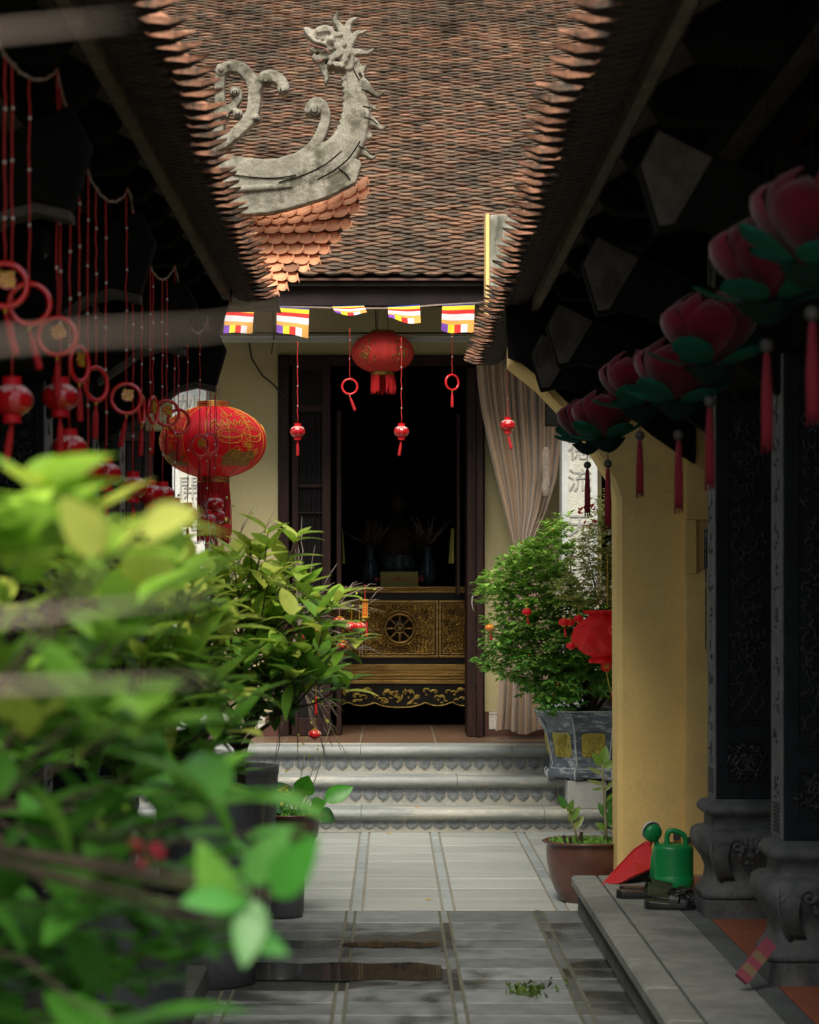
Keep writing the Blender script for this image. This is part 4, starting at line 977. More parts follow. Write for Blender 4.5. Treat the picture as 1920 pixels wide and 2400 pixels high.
# ornaments hanging in front of the temple door
G2='red ornaments hanging in front of the temple door'
ring(820,906,15.3,Z_(770,15.3),'red ring ornament left of the faded lantern above the doorway',.1,False,group=G2,tilt=-.35)
ring(1060,896,15.3,Z_(770,15.3),'red ring ornament right of the faded lantern above the doorway',.55,False,group=G2)
slant(698,1012,15.0,Z_(800,15.0),'tiny red lantern hanging in front of the left door leaf',group=G2)
slant(941,1012,15.0,Z_(790,15.0),'tiny red lantern hanging before the dark centre of the doorway',group=G2,tilt=.15)
slant(1190,997,15.0,Z_(840,15.0),'tiny red lantern hanging in front of the curtain',group=G2,tilt=-.25)
MT['under']=M('shaded_eave_underside_tile',(.055,.030,.021),(.020,.013,.010),rough=.9,scale=12,bump=.3)  # dark copy of the eave tile, shade put into its underside colour
# ------------------------------------------------------------------ side halls
def eave_tiles(parent, sgn, ex, ez, y0, y1, seed, pitch=.150, rows=2, slope=.55, mat='tile_eave', droop=None):
    rs=random.Random(seed); g=MB()
    for r in range(rows):
        y=y0+(r%2)*pitch/2
        while y<y1:
            w_=pitch*.49; x=ex+sgn*.075*r+rs.uniform(-.008,.008)-(sgn*(.045 if sgn<0 else .035)*math.exp(-((y-6.8)/.9)**2)); z=ez+.034*r+rs.uniform(-.004,.004)
            if droop: z+=droop(y); x-=sgn*droop(y)*.3
            yy=y+rs.uniform(-.006,.006); 
            # tile with a pointed, upturned nose pushed over the edge; sgn = direction of the hall
            nose=.082; t=.016; w_=pitch*rs.uniform(.36,.43); k=mul((1,1,1),rs.uniform(.7,1.4)); g.cc=k
            top=[(x+sgn*.03,yy-w_,z+.004),(x-sgn*nose*.35,yy-w_*.60,z+.008),(x-sgn*nose,yy+rs.uniform(-.01,.01),z+.022),(x-sgn*nose*.35,yy+w_*.60,z+.008),(x+sgn*.02,yy+w_,z+.010),(x+sgn*.30,yy+w_,z+.010+.30*slope),(x+sgn*.30,yy-w_,z+.010+.30*slope)]
            bot=[(x+sgn*.03,yy-w_,z-.012),(x-sgn*nose*.30,yy-w_*.55,z-.010),(x-sgn*nose*.93,yy,z+.012),(x-sgn*nose*.30,yy+w_*.55,z-.010),(x+sgn*.03,yy+w_,z-.012),(x+sgn*.30,yy+w_,z-.004+.30*slope),(x+sgn*.30,yy-w_,z-.004+.30*slope)]
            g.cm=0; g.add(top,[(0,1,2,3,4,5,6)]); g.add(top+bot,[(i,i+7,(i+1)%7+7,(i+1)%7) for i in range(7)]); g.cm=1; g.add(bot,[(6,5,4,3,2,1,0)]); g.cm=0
            y+=pitch
    return g.build('eave_tile',[mat,'under'],parent)
def side_hall(sgn, name, lb, ex, ez, y0, y1, slope, colx, colys, brys, tipx, tipz):
    t=thing(name,(colx,(y0+y1)/2,0),lb,'hall')
    eave_tiles(t,sgn,ex,ez,y0,y1,3 if sgn>0 else 4,slope=slope)
    # underside courses seen from below, stepping back from the edge
    g=MB(); y=y0; rs=random.Random(9)
    while y<y1:
        for k in range(4):
            xa=ex+sgn*(.035+.045*k); zz=ez-.012+.012*k-.010*(k%2)
            w_=.050+rs.uniform(-.006,.006); yy=y+.036*k
            g.cc=(1,1,1); pt=[(xa-sgn*.045,yy+.03,zz+.010),(xa,yy,zz),(xa+sgn*.05,yy,zz+.012),(xa+sgn*.05,yy+w_,zz+.012),(xa,yy+w_,zz)]
            g.add(pt+[(a,b,c+.014) for a,b,c in pt],[(0,1,2,3,4),(9,8,7,6,5)]+[(i,(i+1)%5,(i+1)%5+5,i+5) for i in range(5)])
        y+=.071
    g.build('under_tile','under',t,fix=True)
    L_=3.6
    g=MB(); xa=ex+sgn*.16; za=ez+.02
    # roof deck as a sloping slab, plus the far slope beyond the ridge
    def slab(x0,z0,x1,z1,th,ya=y0,yb=y1-.03):
        g.add([(x0,ya,z0),(x1,ya,z1),(x1,yb,z1),(x0,yb,z0),(x0,ya,z0+th),(x1,ya,z1+th),(x1,yb,z1+th),(x0,yb,z0+th)],[(0,3,2,1),(4,5,6,7),(0,1,5,4),(1,2,6,5),(2,3,7,6),(3,0,4,7)])
    slab(xa,za,xa+sgn*L_,za+L_*slope,.05); g.build('soffit','soffit' if sgn<0 else 'soffit_dark',t)
    g=MB(); slab(ex+sgn*.25,ez+.14,xa+sgn*L_,za+L_*slope+.055,.05); slab(xa+sgn*L_,za+L_*slope,xa+sgn*(L_*2),za+.05,.05); g.build('roof','tile_eave',t)
    # fascia board behind the eave and rafters under the soffit
    g=MB(); g.box(min(xa-sgn*.012,xa+sgn*.02),max(xa-sgn*.012,xa+sgn*.02),y0,y1-.04,za-.055,za+.03); g.build('eave_board','rafter' if False else 'soffit',t)
    y=y0+.3
    while y<y1-.08:                               # short black rafter tails hanging under the pale boards
        g=MB(); x0_,x1_=xa+sgn*.05,xa+sgn*.30; th=.085; w2=.13
        zf=lambda x_: za+abs(x_-xa)*slope-.001
        g.prism_y([(y,0),(y+w2,0),(y+w2,1),(y,1)],0,1) if False else g.add([(x0_+sgn*.05,y,zf(x0_)-th*.9),(x1_,y,zf(x0_)-th),(x1_,y+w2,zf(x0_)-th),(x0_+sgn*.05,y+w2,zf(x0_)-th*.9),(x0_,y,zf(x0_)),(x1_,y,zf(x1_)),(x1_,y+w2,zf(x1_)),(x0_,y+w2,zf(x0_))],[(0,3,2,1),(4,5,6,7),(0,1,5,4),(1,2,6,5),(2,3,7,6),(3,0,4,7)])
        g.build('rafter','rafter',t,bevel=.006); y+=.56 if sgn<0 else .8
    for q in range(3):                             # purlins running with the eave
        xq=xa+sgn*(.42+.38*q); zq_=za+(.42+.38*q)*slope
        g=MB(); g.box(xq-.035,xq+.035,y0,y1-.2,zq_-.10,zq_-.03); g.build('purlin','rafter',t)
    # carved brackets running down from the eave to the columns
    for by in brys:
        s=sgn
        px_=[(tipx-s*.06,tipz+.0),(tipx-s*.01,tipz+.10),(tipx+s*.14,tipz+.03),(colx+s*.1,tipz-.22),(colx+s*.1,tipz-.50),(colx-s*.10,tipz-.36),(colx-s*.18,tipz-.29),(tipx+s*.16,tipz-.17),(tipx+s*.08,tipz-.15),(tipx-s*.01,tipz-.17)]
        g=MB(); g.prism(px_,by-.045,by+.045); b=g.build('bracket','rafter',t,bevel=.008)
        if s>0:
            g=MB(); g.prism([(tipx-s*.055,tipz+.0),(tipx-s*.01,tipz+.09),(tipx+s*.13,tipz+.02),(tipx+s*.03,tipz-.15),(tipx-s*.008,tipz-.155)],by-.052,by-.046); g.build('bracket_end','bracket',b,bevel=.003)
        else:
            g=MB(); g.prism([(tipx-s*.01,tipz-.172),(tipx+s*.08,tipz-.152),(tipx+s*.16,tipz-.172),(colx-s*.18,tipz-.292),(colx-s*.18,tipz-.315),(tipx+s*.16,tipz-.196),(tipx+s*.08,tipz-.176),(tipx-s*.01,tipz-.196)],by-.05,by+.05); g.build('bracket_edge','bracket',b)
    g=MB(); zr=lambda x_: za+(abs(x_-xa))*slope-.002
    if sgn<0: pp=[(-.74,zr(-.74)),(-.80,2.70),(-1.02,2.56),(-1.40,2.36),(xa-L_,2.36),(xa-L_,zr(xa-L_))]; g.prism(pp,y1-.20,y1-.14); g.build('gable_board','rafter',t)
    if sgn>0: pp=[(.70,zr(.70)),(.74,2.52),(1.76,2.52),(xa+L_,2.52),(xa+L_,zr(xa+L_))]; g=MB(); g.prism(pp,11.34,11.40); g.build('gable_board','rafter',t)
    # inner beams, back wall
    g=MB(); g.box(min(colx,colx+sgn*.25),max(colx,colx+sgn*.25),y0,y1-.05,tipz-.30,tipz-.05); g.build('beam','rafter',t)
    xw=xa+sgn*L_
    g=MB(); g.box(min(xw,xw+sgn*.1),max(xw,xw+sgn*.1),y0,y1,0,za+L_*slope); g.box(min(colx+sgn*.25,xw),max(colx+sgn*.25,xw),y0,y0+.1,0,za+.6); g.box(min(colx+sgn*.8,xw),max(colx+sgn*.8,xw),y0+.1,y0+.2,za+.5,za+1.7); g.build('back_wall','inner',t)
    return t
LE=(-.605,2.88); RE=(.500,2.80)
lh=side_hall(-1,'left_hall','dark timber hall whose tiled eave and grey brackets fill the upper left',LE[0],LE[1],2.6,11.62,.52,-1.33,[],[6.2,7.9,9.6,11.3],-.82,2.60)
rh=side_hall(1,'right_hall','dark hall with black carved stone columns and tiled eave on the right',RE[0],RE[1],2.4,14.0,.55,1.295,[],[6.3,8.15,10.0,11.15],.70,2.56)
# carved stone columns
def column(t,x0,Y,z0,hw=.125,side=-1,top=3.0,full=True):
    # x0 = edge that faces the court, front face at Y
    xa,xb=(x0,x0+2*hw) if side<0 else (x0-2*hw,x0); cx=(xa+xb)/2; cy=Y+hw
    zs=z0+.47
    g=MB(); g.box(xa+.006,xb-.006,Y+.006,Y+2*hw-.006,zs,top); cn=g.build('column','black_stone',t,bevel=.004)
    g=MB(); xe=xa if side<0 else xb-.006; g.box(xe,xe+.005,Y+.012,Y+2*hw-.012,zs+.002,top-.1); g.build('inscribed_face','column_edge',cn)
    g=MB(); rs=random.Random(int(Y*10)+7)
    zz=zs+.13; xo=xa-.003 if side<0 else xb+.0005
    while zz<top-.2:
        for k in range(6):
            y=Y+.07+rs.uniform(0,.10); h=rs.uniform(.01,.035); q=zz+rs.uniform(0,.08)
            if rs.random()<.5: g.box(xo,xo+.0025,y,y+.03,q,q+.009)
            else: g.box(xo+.0002,xo+.0027,y,y+.010,q,q+h)
        zz+=.14
    for k in range(8): g.box(xo+.0004,xo+.0028,Y+.06,Y+.19,zs+.02+k*.013,zs+.027+k*.013)
    g.build('inscription','ink',cn)
    if full:
        # relief panels on the front: square boss, scrolling relief above
        def frame(a,b,q,r,w_=.010):
            g=MB(); yy=Y-.004
            g.box(a,b,yy,Y+.005,q,q+w_); g.box(a,b,yy,Y+.005,r-w_,r); g.box(a,a+w_,yy,Y+.005,q+w_+.0002,r-w_-.0002); g.box(b-w_,b,yy,Y+.005,q+w_+.0002,r-w_-.0002); g.build('panel_frame','black_stone',cn,bevel=.002)
        frame(xa+.045,xb-.030,zs+.075,zs+.235); frame(xa+.045,xb-.030,zs+.300,top-.25)
        g=MB(); g.smooth=True; c0=Vector((cx+.008,Y-.002,zs+.155))
        for k in range(90):
            a=rs.uniform(0,2*PI); r=rs.uniform(.0,.07); p=c0+Vector((math.cos(a)*r*1.1,0,math.sin(a)*r)); g.tube([p,p+Vector((rs.gauss(0,.012),-.002,rs.gauss(0,.012))),p+Vector((rs.gauss(0,.018),0,rs.gauss(0,.018)))],rs.uniform(.0025,.006),5)
        for s in (-1,1):
            g.torus(c0+Vector((s*.022,-.003,.012)),.010,.004,14,6); g.tube([c0+Vector((s*q*.012,-.003,.045+.018*math.sin(q))) for q in range(6)],[.006,.006,.005,.004,.003,.002],6)
            g.tube([c0+Vector((s*q*.012,-.003,-.03-.012*math.sin(q*.8))) for q in range(5)],[.006,.006,.005,.004,.003],6)
        g.build('lion_relief','black_relief',cn)
        g=MB(); g.smooth=True
        for j in range(3):                           # rounded hills at the foot of the tall panel
            for i in range(3+j%2):
                c1=Vector((xa+.075+(i-.5*(j%2))*.060, Y+.004, zs+.315+j*.045)); 
                ps=[c1+Vector((.036*math.cos(q*PI/8),-.006,.060*math.sin(q*PI/8))) for q in range(9)]; ps=[p for p in ps if xa+.055<p.x<xb-.04]
                if len(ps)>2: g.tube(ps,.003,5); 
        zz=zs+.46
        while zz<top-.35:
            for k in range(34):
                a=rs.uniform(xa+.07,xb-.06); q=zz+rs.uniform(0,.2); rr=rs.uniform(.010,.026); t0=rs.uniform(0,6); t1=t0+rs.uniform(1.5,4)
                ps=[(min(xb-.045,max(xa+.06,a+rr*(1-.5*m/7)*math.cos(t0+(t1-t0)*m/7))),Y-.001,q+rr*(1-.5*m/7)*math.sin(t0+(t1-t0)*m/7)) for m in range(8)]
                g.tube(ps,[.0045*(1-.6*m/7)+.001 for m in range(8)],5)
            zz+=.2
        g.build('foliage_relief','black_relief',cn)
    # moulded base: plinth, swelling scroll-footed body, neck mouldings
    g=MB()
    def sq(prof):
        vs=[]; rc=.18
        n=len(prof); per=[]
        for w_,zz in prof:
            ring_=[]
            for (sx_,sy_) in ((-1,-1),(1,-1),(1,1),(-1,1)):
                for q in range(4):
                    base={(-1,-1):PI,(1,-1):-PI/2,(1,1):0,(-1,1):PI/2}[(sx_,sy_)]
                    a=base+q*PI/6; rr=w_*rc
                    ring_.append((cx+sx_*(w_-rr)+rr*math.cos(a), cy+sy_*(w_-rr)+rr*math.sin(a), zz))
            per.append(ring_)
        m=16; vs=[p for r_ in per for p in r_]
        g.add(vs,[(i*m+j,i*m+(j+1)%m,(i+1)*m+(j+1)%m,(i+1)*m+j) for i in range(n-1) for j in range(m)]+[tuple((n-1)*m+j for j in range(m))])
    g.smooth=True
    sq([(hw*1.30,z0+.075),(hw*1.42,z0+.078),(hw*1.36,z0+.10),(hw*1.15,z0+.14),(hw*1.10,z0+.18),(hw*1.22,z0+.22),(hw*1.45,z0+.26),(hw*1.55,z0+.30),(hw*1.50,z0+.335),(hw*1.32,z0+.35),(hw*1.14,z0+.352),(hw*1.12,z0+.365),(hw*1.10,z0+.40),(hw*1.22,z0+.405),(hw*1.34,z0+.42),(hw*1.34,z0+.435),(hw*1.2,z0+.455),(hw*1.02,z0+.458),(hw*1.0,z0+.469)])
    b=g.build('column_base','base_stone',t,fix=True)
    g=MB(); g.box(cx-hw*1.38,cx+hw*1.38,cy-hw*1.38,cy+hw*1.38,z0-.05,z0+.074); g.build('plinth','base_stone',b,bevel=.005)
    if full:
        g=MB(); g.smooth=True
        def srf(u_,zz):                               # front of the base body, u in -1..1
            w_=hw*(1.10+.45*max(0,math.sin((zz-.14)/.21*PI*.85))) ; return Vector((cx+u_*w_*.82, cy-w_-.001, z0+zz))
        for s in (-1,1):
            for k in range(9):
                a0=-.55+k*.07; g.tube([srf(s*(.45+.045*k+.10*math.sin(q*.5)),.30-.022*q) for q in range(8)],[.006*(1-.08*q) for q in range(8)],5)
            ps=[]
            for q in range(22):
                a=q*.42; r=.030*(1-q/24); ps.append(srf(s*.30,.29)+Vector((s*r*math.cos(a)*1.0,-.004,r*math.sin(a))))
            g.tube(ps,.006,6)
            ps=[srf(s*(.15+.11*q),.325-.006*q-.012*math.sin(q)) for q in range(8)]; g.tube(ps,.007,6)
            g.tube([srf(s*(.95-.02*q),.33-.027*q)+Vector((s*.008,-.002,0)) for q in range(8)],.008,6)
        for k in range(26): g.ball(srf(rs.uniform(-.22,.22),rs.uniform(.22,.33))+Vector((0,-.002,0)),rs.uniform(.005,.012),7,5)
        g.build('scroll_relief','base_stone',b)
    return cn
for Y,fl in ((9.73,True),(8.06,True),(6.35,False)): column(rh,1.30,Y,LZ,side=-1,top=2.95,full=fl)
for Y in (7.85,9.5,11.05,12.15): column(lh,-1.35,Y,0.09,side=1,top=2.9 if Y<12 else 2.5,full=(Y>9))
g=MB(); g.box(-3.9,-1.45,4.4,12.4,-.04,.10); g.build('floor','brown_tile',lh)
g=MB(); g.box(-1.75,-1.62,4.4,11.6,.101,2.75); g.build('inner_screen','wood_blue',lh)
# the ochre end wall of the right hall with its chamfered arch
wy=11.22; c_=lambda px:X_(px,wy); zc=lambda py:Z_(py,wy)
arch=[(1195,850),(1250,902),(1312,962),(1352,1020),(1392,1078),(1447,1163)]
arch=[(1195,852),(1262,905),(1330,975),(1385,1045),(1432,1120),(1447,1165)]
pts=[(c_(px),zc(py)) for px,py in arch]
poly=[(c_(1449),LZ-.002)]+[(c_(1447),zc(1165))]+pts[::-1][1:]+[(c_(1195),zc(800)),(c_(1300),zc(740)),(1.75,2.95),(3.95,2.95),(3.95,LZ-.002)]
inset=.022
g=MB(); n=len(poly)
front=[(x,z_) for x,z_ in poly]
def off(i):
    x,z_=poly[i]
    if i<=len(arch): return (x+inset, z_-inset*.25 if 0<i else z_)
    return (x,z_)
fr_in=[off(i) for i in range(n)]
vs=[(x,wy+.030,z_) for x,z_ in front]+[(x,wy,z_) for x,z_ in fr_in]+[(x,wy+.28,z_) for x,z_ in front]
fs=[tuple(n+i for i in range(n))]+[(i,n+i,n+(i+1)%n,(i+1)%n) for i in range(n)]+[(i,(i+1)%n,2*n+(i+1)%n,2*n+i) for i in range(n)]+[tuple(2*n+i for i in range(n-1,-1,-1))]
g.add(vs,fs); g.build('end_wall','yellow',rh,fix=True)
g=MB(); g.box(c_(1604),c_(1676),wy-.055,wy-.001,LZ,zc(1345)+.0); g.box(c_(1604),1.75,wy-.055,wy-.001,zc(1219),2.6); 
g.build('wall_pier','yellow',rh,bevel=.006)
xw0=c_(1629)
g=MB(); g.box(c_(1604),xw0,wy-.0545,wy-.001,zc(1345)+.001,zc(1219)-.001)
g.prism([(xw0,zc(1345)),(xw0+.06,zc(1345)),(xw0+.06,zc(1345)+.03),],wy-.055,wy-.001); g.build('window_reveal','yellow',rh)
g=MB(); g.box(c_(1650),1.75,wy-.04,wy-.004,zc(1520),zc(1240)); w=g.build('window','inner',rh)
g=MB(); g.box(c_(1649),c_(1652),wy-.058,wy-.041,zc(1520),zc(1240)); g.build('window_frame','pot_blue',w)
g=MB(); g.box(c_(1578),c_(1594),wy-.02,wy-.001,zc(1968),zc(1955)+.002); g.box(c_(1609),c_(1616),wy-.07,wy-.056,zc(1972),zc(1958)); g.build('socket_box','pot_black',rh)
g=MB(); zq=lambda a:(c_(a[0]),zc(a[1])); g.prism([zq(a) for a in ((1222,853),(1290,905),(1352,966),(1400,945),(1560,872),(1700,868),(1700,650),(1180,650),(1190,840))],wy-.05,wy-.012); g.build('gable_board','rafter',rh)
# small mossy parapet between the halls
o=thing('parapet_wall',(.75,14.9,2.8),'short mossy whitewashed parapet block with ochre edge above the right eave','wall')
yw=14.75; g=MB(); g.box(X_(1140,yw)+.021,X_(1225,yw),yw,yw+.25,2.9,Z_(503,yw)); g.build('masonry','stone_wall',o,bevel=.01)
g=MB(); g.box(X_(1140,yw)-.004,X_(1140,yw)+.020,yw-.004,yw+.25,2.9,Z_(503,yw)+.004); g.build('ochre_edge','yellow',o,bevel=.006)
g=MB(); g.box(X_(1160,yw),2.3,yw+.02,yw+.24,0,2.899); 
g=MB(); g.box(.95,1.1,yw+.03,yw+.2,2.5,2.899); g.build('support_beam','rafter',o)
# ------------------------------------------------------------------ upturned roof corner beyond the left hall, with its dragon
DYY=13.2
def D(x,y,Y=DYY): return P(480+x*.334, y*.334, Y)
cr_=thing('corner_roof',(-.7,13.4,3.0),'bright orange tiled roof corner curving upward beneath the stone dragon','roof')
ends=[(1147,1285,1470,520),(1150,1365,1520,280),(1085,1480,1570,120),(1030,1595,1625,120),(950,1690,1695,120),(875,1770,1765,120),(805,1845,1825,150),(730,1895,1885,200),(655,1970,1940,250),(580,2030,2005,300),(515,2070,2060,350)]
g=MB(); rs=random.Random(4); nR=len(ends)
def rowY(j): return DYY+.02+.030*(nR-1-j)
def rowpt(j,x,dy=0):
    xe,ye,yl,xl=ends[j]; t=max(0,(x-xl)/(xe-xl)); return D(x, yl+(ye-yl)*t**2.4+dy, rowY(j))
for j in range(nR):
    xe,ye,yl,xl=ends[j]; x=xe; wz=108
    first=True
    while x>xl-40:
        w_=70 if first else wz; c=mixc((.95,.46,.25),(.85,.37,.19),rs.random()); 
        if rs.random()<.06: c=(.35,.16,.09)
        g.cc=mul(c,rs.uniform(.9,1.12))
        lo=[];hi=[];bk=[]
        for q in range(9):
            u_=q/8; xx=x-w_*1.12*(1-u_)
            p=rowpt(j,xx)
            sagm=math.sin(PI*min(1,u_*1.02))**.7
            lift=Vector((0,0,0))
            drop=-.016*sagm + (.016*(max(0,u_-.8)/.2)**2)
            back=.0-.018*sagm
            px=p+Vector((0,back-.006*u_,drop+rs.uniform(-.001,.001)))
            lo.append(px); hi.append(px+Vector((0,.004,.011+.012*u_**2)))
            bk.append(p+Vector((-.006*u_,.070,.046+.014*math.sin(PI*u_)**.6)))
        n0=9; g.smooth=False
        g.add(lo+hi+bk,[(q,q+1,q+10,q+9) for q in range(8)]+[(q+9,q+10,q+19,q+18) for q in range(8)]+[(8,26,17),(0,9,18)])
        # fluted tip
        for q in range(4):
            a=hi[8]+Vector((0.003,-.002,-.003)); p=rowpt(j,x); 
            t0,t1=q/4,(q+1)/4; 
            e0=Vector((p.x+.010-.012*t0,p.y-.010,p.z-.012+.018*t0-.004*(q%2))); e1=Vector((p.x+.010-.012*t1,p.y-.010,p.z-.012+.018*t1)); g.add([a+Vector((-.006,.01,.010)),e0,e1],[(0,1,2)])
        x-=w_; first=False
g.build('corner_tile','tile_new',cr_)
g=MB(); xs_=[60+(1140-60)*i/20 for i in range(21)]
vs=[];fs=[]
for j in range(nR):
    for i in range(21):
        xe=ends[j][0]; xx=-40+(xe-60+40)*i/20; p=rowpt(j,xx); vs.append(p+Vector((0,.06,-.004)))
fs=[(j*21+i,j*21+i+1,(j+1)*21+i+1,(j+1)*21+i) for j in range(nR-1) for i in range(20)]
g.add(vs,fs)
lower=[rowpt(nR-1,-40+(501+40)*i/20)+Vector((0,.06,-.004)) for i in range(21)]
g.add([p for p in lower]+[p+Vector((0,.6,-.02)) for p in lower],[(i,i+1,i+22,i+21) for i in range(20)])
g.build('deck','soffit',cr_)
g=MB(); a=D(-60,2000,13.6); g.box(a.x-1.2,a.x-.02,13.55,13.9,2.95,3.12); g.box(-1.25,-1.1,11.65,13.6,2.8,2.94)
g.build('beam','rafter',cr_)

dr=thing('dragon_ornament',D(600,1300),'lichen grey stone dragon rearing over the orange tiled roof corner','stone dragon')
g=MB()
def disc(x,y,w,th,dy=0):
    c=D(x,y); r=w*.334*DYY/F; t=th; n=14
    # lens-like puck: rounded edge so carved faces catch the light
    pr=[(r*.84,-t),(r*.97,-t*.84),(r,-t*.6),(r,t*.6),(r*.97,t*.84),(r*.84,t)]; pr=[(a_*.93,b_) for a_,b_ in pr]
    vs=[(c.x+a_*math.cos(2*PI*j/n), c.y+dy+b_, c.z+a_*math.sin(2*PI*j/n)) for a_,b_ in pr for j in range(n)]
    fs=[(i*n+j,i*n+(j+1)%n,(i+1)*n+(j+1)%n,(i+1)*n+j) for i in range(5) for j in range(n)]+[tuple(range(n-1,-1,-1)),tuple(5*n+j for j in range(n))]
    g.add(vs,fs)
def st3(pts,th,dy=0,n=10):
    L0=None
    for q in spline(pts,n):
        if L0 is None or math.hypot(q[0]-L0[0],q[1]-L0[1])>max(2.0,q[2]*.16): disc(q[0],q[1],max(q[2],3),th,dy); L0=q
def poly3(pts,th,dy=0):
    v=[D(x,y) for x,y in pts]; g.prism([(p.x,p.z) for p in v],DYY+dy-th,DYY+dy+th)
# ridge mass and body
poly3([(60,1085),(180,1100),(300,1120),(430,1128),(520,1120),(610,1095),(720,1110),(860,1060),(1010,1140),(1090,1130),(1100,1170),(1060,1290),(960,1340),(870,1390),(740,1430),(600,1470),(480,1500),(300,1515),(180,1500),(60,1450)],.055)
st3([(760,1200,120),(900,1120,135),(1010,1000,120),(1060,860,105),(1075,740,90),(1060,640,66),(1035,540,48),(1015,470,42)],.06)
st3([(520,1175,60),(640,1130,48),(740,1060,44),(800,980,42),(835,900,42),(850,810,38),(825,740,34),(775,715,26),(735,750,24),(720,790,20)],.055)
st3([(775,785,48),(776,786,46)],.065); st3([(770,780,26),(772,790,26)],.078)
# left volute
st3([(60,1045,44),(130,1010,46),(230,930,46),(310,850,48),(345,760,50),(350,650,50),(325,560,48),(260,490,46),(180,475,44),(130,500,40),(110,570,38),(110,680,40),(110,800,44),(100,900,46),(90,960,30)],.045)
st3([(360,640,36),(400,560,42),(460,540,46),(520,560,46),(560,620,42),(555,645,36)],.045)
st3([(425,560,50),(426,561,50)],.055); st3([(550,630,46),(551,631,46)],.055); st3([(430,575,24),(431,575,22)],.066); st3([(556,640,20),(556,641,20)],.066)
st3([(150,780,34),(200,750,28),(235,700,28),(235,650,30),(200,640,24)],.035); st3([(212,650,40),(213,651,40)],.048); st3([(215,655,18),(215,656,18)],.058)
for c in ((235,805,38),(135,815,42),(362,840,32),(120,500,50),(170,470,30)): st3([c,(c[0]+1,c[1],c[2])],.054); st3([(c[0],c[1],c[2]*.45),(c[0]+1,c[1],c[2]*.45)],.066)
# back fins
for (a,b,c,d) in (((1080,480,30),(1105,505,14),(1130,470,7),(1115,468,4)),((1120,590,34),(1170,640,24),(1215,675,14),(1255,652,6)),((1130,760,44),(1180,760,20),(1195,770,8),(1190,740,4)),((1140,840,50),(1195,870,26),(1245,905,14),(1275,880,5)),((1090,960,50),(1130,960,30),(1165,960,12),(1160,930,5)),((1060,1060,50),(1120,1070,28),(1165,1110,14),(1198,1100,5)),((960,1200,60),(1010,1260,26),(1045,1295,12),(1060,1262,5)),((1060,440,30),(1095,505,14),(1115,540,8),(1105,570,4))): st3([a,b,c,d],.030)
for k in range(13): # belly scallops along the inner edge of the neck
    t=k/12; pts_=[(975,560),(985,640),(985,720),(985,790),(965,860),(935,930),(900,985),(860,1035)]; i=min(int(t*7),6); f=t*7-i
    x=pts_[i][0]*(1-f)+pts_[i+1][0]*f; y=pts_[i][1]*(1-f)+pts_[i+1][1]*f; st3([(x,y,22),(x+2,y+1,22)],.050)
# head: muzzle, open jaws, brow, cheek bosses, horns and mane
st3([(1010,470,50),(985,400,62),(960,360,62),(930,330,58)],.075)
st3([(940,300,48),(890,275,42),(830,265,36),(770,255,32),(725,235,26)],.065)
st3([(760,260,36),(730,240,30)],.075); st3([(715,222,18),(712,220,18)],.07)
st3([(800,235,26),(850,222,28),(890,232,22)],.085); st3([(888,308,34),(889,309,34)],.098); st3([(888,308,16),(889,309,16)],.11)
st3([(740,275,10),(780,310,12),(820,320,12),(860,335,14),(885,365,14)],.085)
st3([(960,400,50),(910,400,40),(860,400,34),(820,415,28),(785,425,18),(760,412,10)],.060)
st3([(775,408,14),(772,400,12)],.06); st3([(745,350,9),(780,365,11),(810,352,11)],.04); st3([(820,380,12),(870,372,12)],.08)
st3([(825,465,30),(840,500,26),(855,545,18),(850,590,7)],.035)
for c in ((895,430,26),(930,410,30),(955,385,34),(880,470,20),(930,475,26),(965,480,24),(985,440,26),(1000,400,30),(930,350,26),(975,330,26)): st3([c,(c[0]+2,c[1]+2,c[2])],.095)
st3([(975,300,36),(965,240,30),(945,190,24),(915,150,18),(925,110,12),(938,85,6)],.035)
st3([(1000,260,34),(1005,200,24),(1015,165,18),(1040,145,14),(1062,135,7)],.035)
st3([(1010,320,36),(1045,270,26),(1075,235,18),(1105,235,12),(1132,222,7)],.035)
st3([(1020,380,34),(1065,370,24),(1110,375,18),(1150,375,14),(1185,350,7)],.035)
st3([(1010,430,28),(1045,430,20),(1060,440,10),(1055,455,5)],.045)
st3([(905,262,24),(950,265,18),(965,258,8)],.085)
o=g.build('dragon_body','stone_dragon',dr); apply_remesh(o,.0058,0)
nv_=len(o.data.vertices); ca=[0.]*(3*nv_); na=[0.]*(3*nv_); o.data.vertices.foreach_get('co',ca); o.data.vertices.foreach_get('normal',na)
for i in range(nv_):
    q=Vector(ca[3*i:3*i+3]); nz=noise.noise(q*12)*.0025+noise.noise(q*45)*.0018
    for k in range(3): ca[3*i+k]+=na[3*i+k]*nz
o.data.vertices.foreach_set('co',ca); o.data.update()
g=MB(); g.smooth=True
g.tube([D(x,y,DYY-.060) for x,y in ((100,1330),(250,1328),(420,1315),(560,1310),(620,1308))],[.020,.020,.018,.010,.002],10)
g.build('ridge_roll','stone_dragon',dr)
g=MB(); g.smooth=True
for sx_,sy_,sr_,yy in ((772,783,40,-.073),(430,572,34,-.063),(553,632,32,-.063),(213,652,28,-.056),(235,805,26,-.061),(135,815,28,-.061),(362,840,20,-.061)):
    g.tube([D(sx_+sr_*(1-q/26)*math.cos(q*.45),sy_+sr_*(1-q/26)*math.sin(q*.45),DYY+yy) for q in range(24)],.0026,5)
